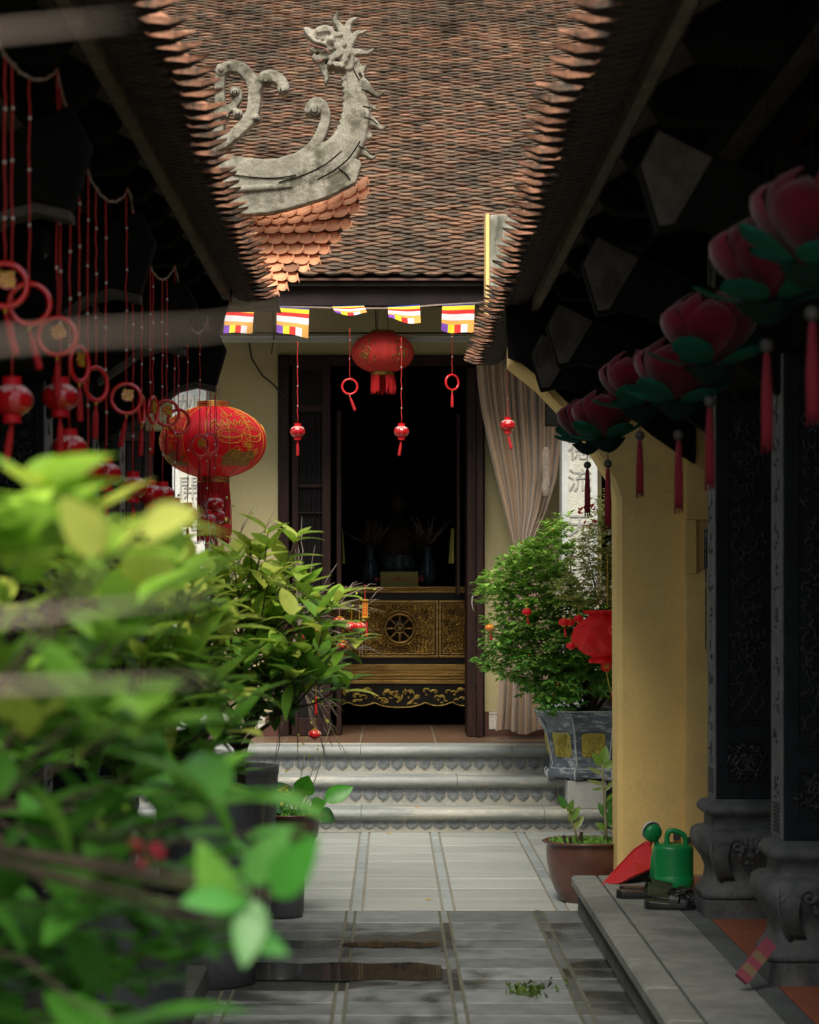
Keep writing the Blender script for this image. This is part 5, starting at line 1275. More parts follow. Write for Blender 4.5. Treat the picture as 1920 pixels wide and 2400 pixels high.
for pts_ in (((790,1260),(900,1200),(1000,1120),(1060,1040),(1090,990)),((520,1280),(700,1225),(850,1150),(960,1060)),((130,1215),(300,1240),(480,1250),(640,1230)),((1100,625),(1140,640),(1175,660)),((1120,820),(1170,840),(1210,870)),((1080,1025),(1130,1050),(1165,1085)),((940,1180),(990,1220),(1020,1260)),((1110,745),(1160,755),(1180,765)),((1040,470),(1060,520),(1085,560))):
    g.tube([D(x,y,DYY-.0605) for x,y,_ in spline([(a,b,0) for a,b in pts_],4)],.0035,5)
g.build('groove_shade_line','rafter',dr)  # black tubes laid on the stone, painting the shade of carved grooves
g=MB(); g.smooth=True
g.tube([D(x,y,DYY-.088) for x,y in ((722,290),(750,312),(800,330),(840,338),(865,362),(890,384))],.0045,6); g.tube([D(x,y,DYY-.062) for x,y in ((778,432),(810,430),(835,410))],.004,6)
MT['mouth']=M('dull_red_mouth',(.24,.10,.08),(.16,.08,.065),rough=.9)
g.build('mouth','mouth',dr)

# ------------------------------------------------------------------ lotus lanterns
def petal(g,R0,a0,r0,r1,h,wd,tipcurl,z0=0,seed=0,cup=.55):
    def f(u,v):
        uu=(u-.5)*2; w_=wd*(math.sin(PI*min(1,(v*.93+.05)))**.62)*(1-.10*v)
        r=r0+(r1-r0)*math.sin(v*PI*cup)*1.0; z=z0+h*v**1.05
        a=a0+uu*w_; r-=.012*(uu*uu)
        if v>.85: r-=tipcurl*(v-.85)*3
        return (r*math.cos(a),r*math.sin(a),z)
    g.grid(f,8,10)
def lotus_meshes():
    out={}
    for i in range(3):
        def mk(g,i=i):
            g.smooth=True
            for k in range(5):
                g.cc=mul((1,1,1),[.80,1.15,.9,1.1,.7][(k+i)%5]); petal(g,0,2*PI*k/5+i*.4,.040,.158,.175,.66,.10,cup=.70)
            for k in range(5):
                g.cc=mul((1,.9,1.05),[.9,.65,1.1,.8,1.0][(k+i)%5]); petal(g,0,2*PI*(k+.5)/5+i*.4,.035,.130,.200,.62,.10,cup=.76)
        cached('petal%d'%i,mk,'pink')
    def gr(g):
        g.smooth=True
        for k in range(5): petal(g,0,2*PI*k/5+.3,.02,.195,.055+.035*(k%2),.52,-.02,z0=-.020,cup=.5)
    cached('sepal',gr,'lotus_green')
    def dk(g):
        g.smooth=True
        def f(u,v):
            a=u*2*PI; s_=1+.07*math.cos(a*9)*(1-v); r=(.078*(1-v)**.6+.004)*s_; return (r*math.cos(a),r*math.sin(a),-.012-.055*v)
        g.grid(f,72,6)
    cached('calyx',dk,'lotus_dark')
    def bl(g): g.smooth=True; g.ball((0,0,0),.0165,14,10)
    cached('ball',bl,'ball')
    def ts(g):
        g.smooth=True; g.lathe([(.003,0),(.008,-.008),(.009,-.03),(.0115,-.10),(.012,-.19),(.010,-.205)],0,0,0,12)
        rs=random.Random(2)
        for k in range(26):
            a=rs.uniform(0,6.28); L_=rs.uniform(.195,.222); g.tube([(.007*math.cos(a),.007*math.sin(a),-.01),(.0115*math.cos(a),.0115*math.sin(a),-.1),(.012*math.cos(a),.012*math.sin(a),-L_)],.0014,4)
    cached('ltassel',ts,'crimson')
lotus_meshes()
LB=[(1377,1090,10.6),(1425,1087,9.5),(1500,1021,8.28),(1591,1020,7.17),(1664,941,6.47),(1798,810,5.49),(1905,735,4.89)]
LT=[(1377,1205),(1425,1235),(1500,1160),(1591,1195),(1664,1140),(1798,1050),(1905,985)]
llab=['farthest pink lotus lantern, dark tassel before the white inscribed pillar','second farthest pink lotus lantern, tassel at the chamfered arch edge','third pink lotus lantern from the far end, tassel before the upper ochre wall','fourth pink lotus lantern from the far end, longest tassel before the ochre wall','fifth pink lotus lantern from the far end, tassel at the edge of the black column','second nearest pink lotus lantern, tassel against the black column shaft','nearest pink lotus lantern, at the right frame edge']
for i,((px,py,Y),lb) in enumerate(zip(LB,llab)):
    p=P(px,py,Y); t=thing('lotus_lantern',(p.x,p.y,p.z+.105),lb,'lotus lantern','pink lotus lanterns along the right eave')
    rz=rnd(0,6); f=link_mesh('flower',_c['petal%d'%(i%3)],t,(0,0,0),(rnd(-.12,.12),rnd(-.12,.12),rz)); f.scale=(.83,.83,.93); link_mesh('sepal',_c['sepal'],f,(0,0,0),(0,0,rnd(0,1))); link_mesh('calyx',_c['calyx'],f)
    link_mesh('ball',_c['ball'],t,(0,0,-.105)); 
    o=link_mesh('tassel',_c['ltassel'],t,(0,0,-.12)); L_=(LT[i][1]-py)*Y/F-.015; o.scale=(1,1,max(.7,min(1.6,L_/.21)))
    g=MB(); g.tube([(p.x,p.y,p.z+.01),(p.x,p.y,2.62)],.0017,5); g.build('cord','rafter',t)

# ------------------------------------------------------------------ foliage helpers
def leaf(g,b,d,up,L_,W_,c,curl=.25,seg=4,fold=.25):
    d=d.normalized(); s=d.cross(up)
    if s.length<1e-3: s=d.cross(Vector((1,0,0)))
    s.normalize(); nrm=s.cross(d).normalized()
    vs=[]; 
    for i in range(seg+1):
        t=i/seg; w_=W_*.5*(math.sin(PI*t**.8)**.8 if 0<t<1 else .02); p=b+d*(L_*t)-nrm*(curl*L_*t*t)
        vs+= [p-s*w_+nrm*(fold*w_), p, p+s*w_+nrm*(fold*w_)]
    g.cc=c
    fs=[]
    for i in range(seg): fs+=[(3*i,3*i+1,3*i+4,3*i+3),(3*i+1,3*i+2,3*i+5,3*i+4)]
    g.add(vs,fs)
def rv(rs,k=1): return Vector((rs.gauss(0,k),rs.gauss(0,k),rs.gauss(0,k)))
def whorl(g,rs,tip,dirn,L_,n,colf,spread=.9,wr=.42,seg=4):
    for k in range(n):
        a=2*PI*k/n+rs.uniform(-.5,.5); side=Vector((math.cos(a),math.sin(a),rs.uniform(-.15,.45)))
        d=(dirn*rs.uniform(.2,.8)+side*spread).normalized(); l=L_*rs.uniform(.6,1.15)
        leaf(g,tip+rv(rs,.004)-dirn*rs.uniform(0,L_*.5),d,Vector((0,0,1)),l,l*wr*rs.uniform(.85,1.15),colf(tip,rs),rs.uniform(.05,.5),seg)
def branch(g,rs,a,b,r0,r1,wob=.03,n=5):
    ps=[];rd=[]
    for i in range(n+1):
        t=i/n; ps.append(a.lerp(b,t)+rv(rs,wob)*math.sin(PI*t)*.6+Vector((0,0,-.12*(b-a).length*math.sin(PI*t)*.5))); rd.append(r0*(1-t)+r1*t)
    g.tube(ps,rd,6); return ps
def inpoly(x,y,poly):
    c=False; n=len(poly)
    for i in range(n):
        x1,y1=poly[i]; x2,y2=poly[(i+1)%n]
        if (y1>y)!=(y2>y) and x<(x2-x1)*(y-y1)/(y2-y1)+x1: c=not c
    return c
def tips_in(rs,poly,n,Y0,Y1,mind=0):
    xs=[p[0] for p in poly]; ys=[p[1] for p in poly]; out=[]; tries=0
    while len(out)<n and tries<n*80:
        tries+=1; x=rs.uniform(min(xs),max(xs)); y=rs.uniform(min(ys),max(ys))
        if inpoly(x,y,poly) and all((x-a)**2+(y-b)**2>mind*mind for a,b,_ in out): out.append((x,y,rs.uniform(Y0,Y1)))
    return out
def round_pot(t,cx,cy,z0,h,r0,r1,mat,rim=.012,thick=.02,belly=None,soil=True,n=40):
    g=MB(); g.smooth=True
    pr=[(r0*.96,0),(r0,.004)]
    if belly: pr+=[(r0+(belly-r0)*math.sin(q/8*PI/2),h*.62*q/8) for q in range(1,9)]+[(belly*.995,h*.75),(r1*.99,h*.88)]
    else: pr+=[(r0+(r1-r0)*q/6,h*q/6*.93) for q in range(1,7)]
    pr+=[(r1,h*.94),(r1+rim,h*.955),(r1+rim,h*.99),(r1+rim*.6,h),(r1-thick,h),(r1-thick,h*.86)]
    g.lathe(pr,cx,cy,z0,n,cap=False); g.lathe([(.0001,0),(r0*.96,0)],cx,cy,z0,n,cap=False)
    g.build('pot',mat,t,fix=True)
    if soil: 
        g=MB(); rs=random.Random(int(abs(cx)*100)); m=24; vs=[(cx,cy,z0+h*.9)]+[(cx+(r1-thick)*math.cos(2*PI*j/m)*q,cy+(r1-thick)*math.sin(2*PI*j/m)*q,z0+h*.88+rs.uniform(-.006,.008)) for q in (.4,.75,1) for j in range(m)]
        fs=[(0,1+j,1+(j+1)%m) for j in range(m)]+[(1+k*m+j,1+(k+1)*m+j,1+(k+1)*m+(j+1)%m,1+k*m+(j+1)%m) for k in (0,1) for j in range(m)]
        g.add(vs,fs); g.build('soil','soil',t)

# ------------------------------------------------------------------ right: blue planter, tree, red lanterns
PX,PY,PZ=X_(1384,15.2),15.21,.3235
pl=thing('blue_planter',(PX,PY,PZ),'octagonal blue glazed planter with yellow relief panels on the steps','planter')
oct_=[2*PI*k/8+PI/8 for k in range(8)]; SXo,SYo=1.0,.86
def octr(prof,g):
    vs=[(PX+r*SXo*math.cos(a),PY+r*SYo*math.sin(a),PZ+z_) for r,z_ in prof for a in oct_]
    g.add(vs,[(i*8+j,i*8+(j+1)%8,(i+1)*8+(j+1)%8,(i+1)*8+j) for i in range(len(prof)-1) for j in range(8)])
H=.425
g=MB(); octr([(.268,.065),(.262,.085),(.255,.10),(.262,.125),(.300,.30),(.312,.335),(.322,.345),(.330,.36),(.352,.392),(.372,.40),(.375,H),(.335,H),(.325,.37)],g)
b=g.build('planter_body','pot_blue',pl,fix=True,bevel=.006)
g=MB(); prof=[(.285,.0),(.298,.02),(.300,.045),(.288,.062),(.262,.066)]
for j in range(8):
    a0,a1=oct_[j],oct_[(j+1)%8]
    def f(u,v): 
        q=v*4; i=min(int(q),3); t=q-i; r=prof[i][0]*(1-t)+prof[i+1][0]*t; z_=prof[i][1]*(1-t)+prof[i+1][1]*t
        p0=Vector((r*SXo*math.cos(a0),r*SYo*math.sin(a0),0)); p1=Vector((r*SXo*math.cos(a1),r*SYo*math.sin(a1),0)); p=p0.lerp(p1,u)
        if v<.01: z_+= .026*max(0,1-((u-.5)/.30)**4)*(abs(u-.5)<.30)
        return (PX+p.x,PY+p.y,PZ+z_)
    g.grid(f,20,8)
g.build('foot','pot_blue',b)
g=MB(); g.smooth=True
for a in oct_:
    pr=[(.268,.068),(.258,.10),(.265,.125),(.303,.30),(.325,.345),(.355,.392)]
    g.tube([(PX+(r+.001)*SXo*math.cos(a),PY+(r+.001)*SYo*math.sin(a),PZ+z_) for r,z_ in pr],.0045,6)
    g.tube([(PX+(r+.001)*SXo*math.cos(a),PY+(r+.001)*SYo*math.sin(a),PZ+z_) for r,z_ in [(.285,.0),(.298,.02),(.300,.045),(.288,.062)]],.005,6)
for r,z_ in ((.375,H),(.268,.066)):
    ps=[(PX+r*SXo*math.cos(a),PY+r*SYo*math.sin(a),PZ+z_) for a in oct_]; g.tube(ps+[ps[0]],.0042,6)
g.build('pale_edge','pot_edge',b)
for j in range(8):
    a0,a1=oct_[j],oct_[(j+1)%8]; am=(a0+a1)/2 if j<7 else (a0+a1+2*PI)/2
    def fp(u,v,off=.003):
        r=(.265+(.300-.265)*((.135+.15*v)-.125)/.175); z_=.138+.150*v
        p0=Vector((r*SXo*math.cos(a0),r*SYo*math.sin(a0),0)); p1=Vector((r*SXo*math.cos(a1),r*SYo*math.sin(a1),0)); n_=(p0+p1).normalized(); p=p0.lerp(p1,.17+.66*u)+n_*off
        return Vector((PX+p.x,PY+p.y,PZ+z_))
    g=MB(); 
    cut=.10; out=[(cut,0),(1-cut,0),(1,cut),(1,1-cut),(1-cut,1),(cut,1),(0,1-cut),(0,cut)]
    g.add([fp(u,v) for u,v in out],[tuple(range(8))]); pn=g.build('panel','pot_panel',b)
    g=MB(); g.smooth=True
    for r_ in (-.06,): 
        ps=[fp(u*(1.1)-.05,v*(1.1)-.05,.004) for u,v in out]; g.tube(ps+[ps[0]],.0024,5)
    g.build('panel_border','pot_blue',pn)
    g=MB(); g.smooth=True; rs=random.Random(j)
    for cu_,cv_,n_,s_ in ((.5,.62,9,.24),(.38,.35,5,.14),(.68,.80,5,.13)):
        for k in range(n_):
            for q,rr in ((0,1),(1,.65),(2,.35)):
                a=2*PI*k/n_+q*.4; ps=[fp(cu_+s_*rr*math.cos(a+t*.25)*(1 if q else 1.0),cv_+s_*rr*math.sin(a+t*.25),.008+.004*q) for t in range(-2,3)]
                g.tube(ps,.0030,5)
    for k in range(14):
        u,v=rs.uniform(.15,.85),rs.uniform(.05,.45); g.tube([fp(u,v,.006),fp(u+rs.uniform(-.1,.1),v+.08,.009),fp(u+rs.uniform(-.15,.15),v+.15,.006)],rs.uniform(.002,.0045),5)
    for k in range(5): g.tube([fp(.1+.2*k,.06,.005),fp(.18+.2*k,.09,.009),fp(.26+.15*k,.05,.005)],.004,5)
    g.build('relief','pot_relief',pn)
g=MB(); g.smooth=False; g.lathe([(.001,.395),(.15,.39),(.318,.375)],PX,PY,PZ,24,SXo,SYo,cap=False); g.build('soil','soil',pl)
g=MB(); rs=random.Random(2)
for k in range(120):
    a=rs.uniform(0,6.28); r=rs.uniform(.05,.30); b0=Vector((PX-.04+r*math.cos(a)*.9,PY+r*math.sin(a)*.8,PZ+.39)); leaf(g,b0,Vector((rs.gauss(0,1),rs.gauss(0,1),.9)),Vector((0,0,1)),rs.uniform(.015,.035),.018,mul((.10,.28,.05),rs.uniform(.5,1.4)),.3,2)
g.build('weed','leaf_small',pl)

tr=thing('bushy_tree',(PX,PY,PZ+.4),'small-leaved green bonsai tree growing in the blue planter','tree')
rs=random.Random(21); base=Vector((PX-.01,PY,PZ+.385))
g=MB(); g.smooth=True
trunk=[base+Vector((0,0,-.03)),base+Vector((.01,0,.06)),base+Vector((.005,.01,.16)),base+Vector((-.02,.02,.30))]
g.tube(trunk,[.034,.028,.024,.020],8)
forks=[]
for tx,tz in ((-.12,.26),(.10,.24),(-.05,.30),(.16,.18),(-.20,.15)):
    e=base+Vector((tx,rs.uniform(-.05,.08),tz)); g.tube([base+Vector((tx*.12,0,0)),base+Vector((tx*.55,0,tz*.5)),e],[.016,.013,.010],7); forks.append(e)
poly=[(1118,1375),(1150,1330),(1200,1295),(1265,1255),(1310,1215),(1330,1240),(1330,1320),(1350,1400),(1450,1440),(1455,1560),(1450,1640),(1400,1610),(1355,1640),(1290,1650),(1265,1655),(1250,1620),(1190,1590),(1140,1570),(1135,1545),(1160,1490),(1150,1450),(1185,1410),(1140,1395)]
tips=tips_in(rs,poly,520,14.75,15.6,6)
gl=MB()
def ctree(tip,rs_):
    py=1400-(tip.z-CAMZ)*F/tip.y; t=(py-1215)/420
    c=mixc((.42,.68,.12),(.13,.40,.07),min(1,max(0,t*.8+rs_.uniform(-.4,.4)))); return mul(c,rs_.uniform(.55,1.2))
for i,(x,y,Y) in enumerate(tips):
    tip=P(x,y,Y); 
    if i%12==0: 
        f=min(forks,key=lambda q:(q-tip).length); branch(g,rs,f,tip,.005,.0014,.03)
    out=(tip-Vector((PX,PY,1.35))).normalized()
    for s_ in range(4):
        tp=tip+rv(rs,.030)
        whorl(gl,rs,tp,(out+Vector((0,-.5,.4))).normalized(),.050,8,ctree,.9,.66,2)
g.build('trunk','bark',tr); gl.build('crown','leaf_small',tr)
g=MB(); g.smooth=True
for k in range(26):
    x,y,Y=rs.choice(tips); c=P(x,y,Y-.05)+rv(rs,.02); g.cc=rs.choice([(.75,.12,.03),(.8,.25,.05)]); g.ball(c,.006,6,5)
g.build('berry','flower',tr)
# variegated bougainvillea behind
vb=thing('variegated_shrub',(1.45,15.9,FLO),'cream variegated bougainvillea with white and red flowers above the bushy tree','shrub')
rs=random.Random(31)
poly=[(1300,1395),(1320,1340),(1345,1290),(1370,1240),(1390,1200),(1425,1160),(1460,1150),(1500,1180),(1520,1420),(1450,1420),(1380,1410),(1335,1420)]
tips=tips_in(rs,poly,260,14.45,14.95,7); gl=MB(); g=MB(); g.smooth=True; fb=MB()
b0=Vector((1.50,15.75,FLO+.35)); g.tube([b0+Vector((0,0,-.3)),b0+Vector((-.03,0,.3)),b0+Vector((-.05,-.05,.6))],[.03,.025,.018],8)
def cvar(tip,rs_): return mul(rs_.choice([(.85,.80,.30),(.66,.68,.20),(.55,.66,.15),(.36,.52,.10),(.92,.88,.50)]),rs_.uniform(.6,1.1))
for i,(x,y,Y) in enumerate(tips):
    tip=P(x,y,Y)
    if i%16==0: branch(g,rs,b0+Vector((-.04,-.04,rs.uniform(.3,.6))),tip,.006,.0018,.03)
    for s_ in range(4): whorl(gl,rs,tip+rv(rs,.03),Vector((-.3,-.5,.5)),.042,6,cvar,1,.55,2)
for k in range(34):
    x,y,Y=rs.choice(tips); tp=P(x,y,14.40)+rv(rs,.02)
    red= (k<12); 
    if red: tp=P(rs.choice([1362,1372,1380,1388,1395,1440,1443]),rs.uniform(1165,1245),14.42)
    for q in range(4): leaf(fb,tp+rv(rs,.008),rv(rs)+Vector((0,-.6,0)),Vector((0,0,1)),.030,.028,mul((.85,.10,.08) if red else (.88,.82,.62),rs.uniform(.8,1.1)),.2,2)
g.build('stem','bark',vb); gl.build('crown','leaf_small',vb); fb.build('flower','flower',vb)
round_pot(vb,1.50,15.75,FLO,.34,.15,.20,'pot_brown')
o=thing('wooden_rail',(1.4,15.0,1.4),'weathered brown wooden rail crossing behind the red mesh lantern','rail')
g=MB(); a,b=P(1330,1416,15.1),P(1475,1405,15.0); g.tube([a,b],[.016,.016],4); g.tube([a+Vector((.02,0,-.05)),b+Vector((0,0,-.045))],.004,5)
g.tube([P(1335,1416,15.15),P(1338,1300,15.3),P(1336,1700,15.2)],.005,5); g.build('rail','pot_brown',o)
# red mesh lantern
MYY=14.3
ml=thing('mesh_lantern',P(1424,1490,MYY),'big bright red mesh lantern with round tag, partly behind the ochre wall','mesh lantern')
c=P(1424,1490,MYY); px1=MYY/F
MT['mesh']=M('red_mesh_cloth',(.92,.010,.012),(.78,.006,.010),rough=.6,scale=8,bump=.3,dist=.004,trans=.4,fine=.08)
g=MB(); g.smooth=True; rs=random.Random(6)
pr=[(38,60),(52,58),(50,52),(42,47),(58,36),(76,16),(82,0),(80,-14),(66,-32),(48,-44),(34,-50),(44,-60),(40,-64)]
def mf(u,v):
    q=v*(len(pr)-1); i=min(int(q),len(pr)-2); t=q-i; r=(pr[i][0]*(1-t)+pr[i+1][0]*t)*px1; z_=(pr[i][1]*(1-t)+pr[i+1][1]*t)*px1; a=u*2*PI
    r*=1+.05*math.sin(a*7+v*9)+.10*noise.noise(Vector((math.cos(a)*3,math.sin(a)*3,v*7)))+(.06*math.sin(a*16) if v<.2 or v>.85 else 0); return (c.x+r*math.cos(a),c.y+r*math.sin(a),c.z+z_)
g.grid(mf,64,36); sh=g.build('shade','mesh',ml,fix=True)
g=MB(); 
for k in range(34):
    u0,v0=rs.uniform(.5,1),rs.uniform(.15,.8); du,dv=rs.uniform(-.12,.12),rs.uniform(-.25,.25); g.tube([Vector(mf(u0+du*t/5,min(.95,max(.05,v0+dv*t/5))))*1+Vector((0,-.003,0)) for t in range(6)],.0011,4)
g.build('thread','fl_red',sh)
tg=P(1421,1562,MYY-.06); g=MB(); vs=MB()
g=MB(); n=28; fr_=[(tg.x+.031*math.cos(2*PI*k/n),tg.z+.031*math.sin(2*PI*k/n)) for k in range(n)]; g.prism(fr_,tg.y-.002,tg.y+.002); tgo=g.build('tag','red',ml)
letter('character','福',.040,(tg.x,tg.y-.004,tg.z),tgo,'gilt',.001)
g=MB(); g.tube([P(1421,1572,MYY-.06),P(1426,1600,MYY-.06),P(1434,1628,MYY-.06)],.002,5); g.tube([P(1424,1425,MYY),P(1424,1300,MYY)],.0018,5); g.build('cord','gilt',ml)
g=MB(); g.smooth=True; g.tube([P(1434,1626,MYY-.06),P(1438,1640,MYY-.06),P(1450,1668,MYY-.06)],[.004,.007,.010],8); g.build('tassel','red_tassel',ml)
def m_minib(g):
    g.smooth=True; pr=[(.010+.0185*math.sin(PI*k/10),-.018*math.cos(PI*k/10)) for k in range(11)]; n=40
    vs=[]
    for r,zq in pr:
        for j in range(n): a=2*PI*j/n; vs.append((r*(1-.07*abs(math.sin(a*5)))*math.cos(a),r*(1-.07*abs(math.sin(a*5)))*math.sin(a),zq))
    g.add(vs,[(i*n+j,i*n+(j+1)%n,(i+1)*n+(j+1)%n,(i+1)*n+j) for i in range(10) for j in range(n)])
def m_minicap(g): g.lathe([(.010,0),(.011,.002),(.011,.006),(.004,.007)],0,0,.017,12); g.lathe([(.004,-.006),(.010,-.005),(.011,0)],0,0,-.018,12)
def m_minit(g): g.smooth=True; g.lathe([(.001,0),(.003,-.01),(.006,-.04),(.007,-.055)],0,0,0,8)
def mini(px,py,Y,lb,mat,group,top=.05,tilt=.2,tass=True,sc=1):
    p=P(px,py,Y); t=thing('tiny_lantern',p,lb,'tiny lantern',group); t.scale=(sc,)*3
    b_=link_mesh('shade',cached('minib_'+mat,m_minib,mat),t,(0,0,0),(0,0,rnd(0,6))); link_mesh('cap',cached('minicap',m_minicap,'gilt'),t)
    if tass: link_mesh('tassel',cached('minit',m_minit,'red_tassel'),t,(0,0,-.022),(0,-tilt,0))
    link_mesh('cord',cached('minicord',lambda g: g.tube([(0,0,.02),(0,0,.075)],.0010,4),'gilt'),t)
MT['mini_print']=M('red_gold_silver_print',(.72,.02,.02),(.55,.015,.015),rough=.3,scale=55,bump=0,c3=(.72,.66,.50),s3=60,t3=(.55,.58))
MT['mini_goldred']=M('gold_red_print',(.80,.50,.05),(.75,.05,.03),rough=.35,scale=50,bump=0)
GR='tiny red lanterns around the bushy tree'
mini(1235,1434,14.55,'tiny red lantern on the bushy tree in front of the curtain','red',GR)
mini(1148,1471,14.55,'tiny gold and red lantern at the left edge of the bushy tree','mini_goldred',GR)
mini(1322,1458,14.4,'left of the two tiny red lanterns beside the mesh lantern top','red',GR,sc=1.15)
mini(1336,1459,14.5,'tiny red lantern tucked against its left twin beside the mesh lantern top','red',GR,tass=False)
mini(1356,1450,14.4,'tiny red lantern touching the upper left of the mesh lantern','red',GR,tass=False,sc=1.05)
mini(1338,1514,14.4,'tiny red lantern touching the lower left of the mesh lantern','red',GR,tass=False)
mini(1436,1477,14.0,'tiny red lantern hanging in front of the mesh lantern','red',GR,tass=False)
# ------------------------------------------------------------------ right: brown pot, watering can, dustpan, slippers, box
bc=X_(1378,11.62),11.62
bp=thing('brown_pot',(bc[0],bc[1],0),'brown glazed bowl pot with two leafy shoots beside the veranda ledge','plant pot')
pr=(.355)
g=MB(); g.smooth=True; s=11.62/F; hh=Z_(1968,11.62)
rad=[(.125,0),(.135,.01),(.160,.06),(.182,.12),(.196,.19),(.200,.24),(.197,hh*.93),(.198,hh*.955),(.215,hh*.965),(.220,hh*.985),(.212,hh),(.190,hh*.995),(.185,hh*.9)]
g.lathe(rad,bc[0],bc[1],0,48,cap=False); g.lathe([(.0001,.001),(.125,.001)],bc[0],bc[1],0,24,cap=False); g.build('pot','pot_brown',bp,fix=True)
g=MB(); rs=random.Random(5); m=24
g.lathe([(.001,hh*.955),(.1,hh*.95),(.187,hh*.93)],bc[0],bc[1],0,24,cap=False); g.build('soil','soil',bp)
zp=thing('leafy_shoot',(bc[0]+.09,bc[1],hh*.95),'tall leafy green shoot at the right of the brown pot','plant','shoots in the brown pot')
def shoot(t,pts,Y,lv,rad=.006):
    g=MB(); g.smooth=True; ps=[P(x,y,Y) for x,y in pts]; g.tube(ps,[rad*(1-.45*i/(len(ps)-1)) for i in range(len(ps))],7); g.build('stem','pot_edge' if False else 'stemg',t)
    g=MB(); g.smooth=True
    for x,y,dx,dy,L_,W_,c in lv: leaf(g,P(x,y,Y),Vector((dx,rnd(-.4,.2),-dy)),Vector((0,-1,.3)),L_,W_,c,rnd(0,.25),6,.25)
    g.build('leaf','leaf',t)
MT['stemg']=M('green_stem',(.28,.26,.14),(.18,.18,.08),rough=.7,bump=.1)
Gd,Gl=(.07,.22,.035),(.20,.36,.06)
shoot(zp,[(1421,1975),(1420,1930),(1417,1880),(1414,1830),(1412,1790)],11.55,
 [(1412,1795,-.8,-1,.085,.042,Gl),(1412,1795,.2,-1,.10,.050,Gl),(1413,1800,.9,-.5,.075,.04,Gl),(1413,1815,-1,-.5,.08,.020,(.30,.36,.12)),(1415,1840,-1,-.35,.085,.018,(.25,.30,.10)),(1415,1855,1,-1,.09,.022,(.22,.30,.08)),(1416,1850,-.9,.0,.06,.016,Gl),
  (1422,1925,.7,-1,.10,.045,Gd),(1421,1915,-.5,-1,.08,.036,Gd),(1424,1900,.8,-1,.12,.055,Gd),(1422,1935,.9,-.4,.08,.040,Gd),(1420,1945,-.8,-.6,.06,.032,Gl),(1418,1880,.9,-.9,.10,.020,Gl)],.0085)
zq=thing('leafy_shoot',(bc[0]-.03,bc[1],hh*.95),'short leafy shoot leaning left in the brown pot','plant','shoots in the brown pot')
shoot(zq,[(1356,1978),(1349,1950),(1338,1920),(1328,1890)],11.52,[(1330,1895,-.7,-1,.075,.036,Gd),(1333,1905,.3,-1,.070,.032,Gl),(1338,1925,.6,-1,.085,.036,Gl),(1345,1945,.7,-1,.085,.034,(.30,.36,.10)),(1330,1895,-1,-.3,.04,.012,Gl),(1340,1930,-.1,-1,.08,.030,Gl)],.0065)
g=MB(); rs=random.Random(12)
for k in range(420):
    a=rs.uniform(0,6.28); r=rs.uniform(.0,1)**.5*.175; b0=Vector((bc[0]+r*math.cos(a),bc[1]+r*math.sin(a),hh*.945)); leaf(g,b0,Vector((rs.gauss(0,.8),rs.gauss(0,.8),1)),Vector((0,-1,0)),rs.uniform(.015,.034),.013,mul((.17,.36,.05),rs.uniform(.6,1.5)),.3,2)
g.build('weed','leaf_small',bp)
g=MB(); g.smooth=False; 
for a,b,r in (((1321,1958),(1326,1978),.007),((1336,1962),(1338,1980),.008),((1363,1950),(1358,1978),.009)): g.tube([P(*a,11.5),P(*b,11.5)],[r,r],7)
g.build('cut_stump','bark',bp)
o=thing('black_pipe',P(1430,1937,11.6),'short black pipe poking out from behind the ochre wall above the brown pot','pipe')
g=MB(); g.smooth=True; g.tube([P(1408,1935,11.66),P(1432,1937,11.66)],.0095,12); g.build('pipe','rubber',o); g=MB(); g.smooth=True; g.tube([P(1432.5,1937,11.66),P(1475,1939,11.68)],.0085,12); g.build('stick','bark',o)

# watering can
WCY=10.72; k=WCY/F
wc=thing('watering_can',(X_(1578,WCY),WCY,LZ),'green plastic watering can with white rose beside the ochre wall','watering can')
def q_(px,py,dy=0): return P(px,py,WCY+dy)
cx,cz=X_(1578,WCY),LZ
g=MB(); g.smooth=True
rx,ry=.0905,.072; top=Z_(1982,WCY)-cz
pr=[(.93,0),(.985,.006),(1,.02),(1,.05),(.995,.0505),(.985,.055),(.985,top-.03),(.98,top-.012),(.95,top-.002),(.90,top)]
g.lathe([(a*rx,b) for a,b in pr],cx,WCY,cz,40,1,ry/rx,cap=False); g.lathe([(.0001,.001),(.93*rx,0)],cx,WCY,cz,40,1,ry/rx,cap=False)
# half-covered top with a raised lip
def tf(u,v):
    a=u*2*PI; r=rx*(.90-.55*v); return (cx+r*math.cos(a)-.010*v, WCY+r*math.sin(a)*ry/rx+.01*v, cz+top+.012*math.sin(v*PI/2))
g.grid(tf,40,4); bd=g.build('can_body','green_can',wc,fix=True)
g=MB(); g.smooth=True; g.lathe([(.0001,0),(.034,0)],cx-.010,WCY+.01,cz+top+.0105,24,1,ry/rx,cap=False); g.build('opening','rafter',bd)
g=MB(); g.smooth=True
g.tube([q_(a,b,-.0-.02) for a,b,_ in spline([(1564,1980,0),(1564,1958,0),(1572,1947,0),(1590,1950,0),(1603,1958,0),(1608,1975,0),(1607,2000,0),(1605,2040,0),(1601,2056,0),(1594,2060,0)],5)],.0118,12)
g.tube([q_(1594,2060,-.03),q_(1598,2061,-.05)],[.016,.012],10)
g.build('handle','green_can',wc)
g=MB(); g.smooth=True
g.tube([q_(1532,2060,.0),q_(1535,2010,.01),q_(1541,1982,.02),q_(1538,1972,.02),q_(1534,1966,.02),q_(1530,1958,.02)],[.020,.018,.013,.011,.013,.020],14); sp_=g.build('spout','green_can',wc)
g=MB(); g.smooth=True
ax=Vector((-.42,-.75,.45)).normalized(); c0=q_(1531,1955,.01); e1=ax.cross(Vector((0,0,1))).normalized(); e2=ax.cross(e1).normalized()
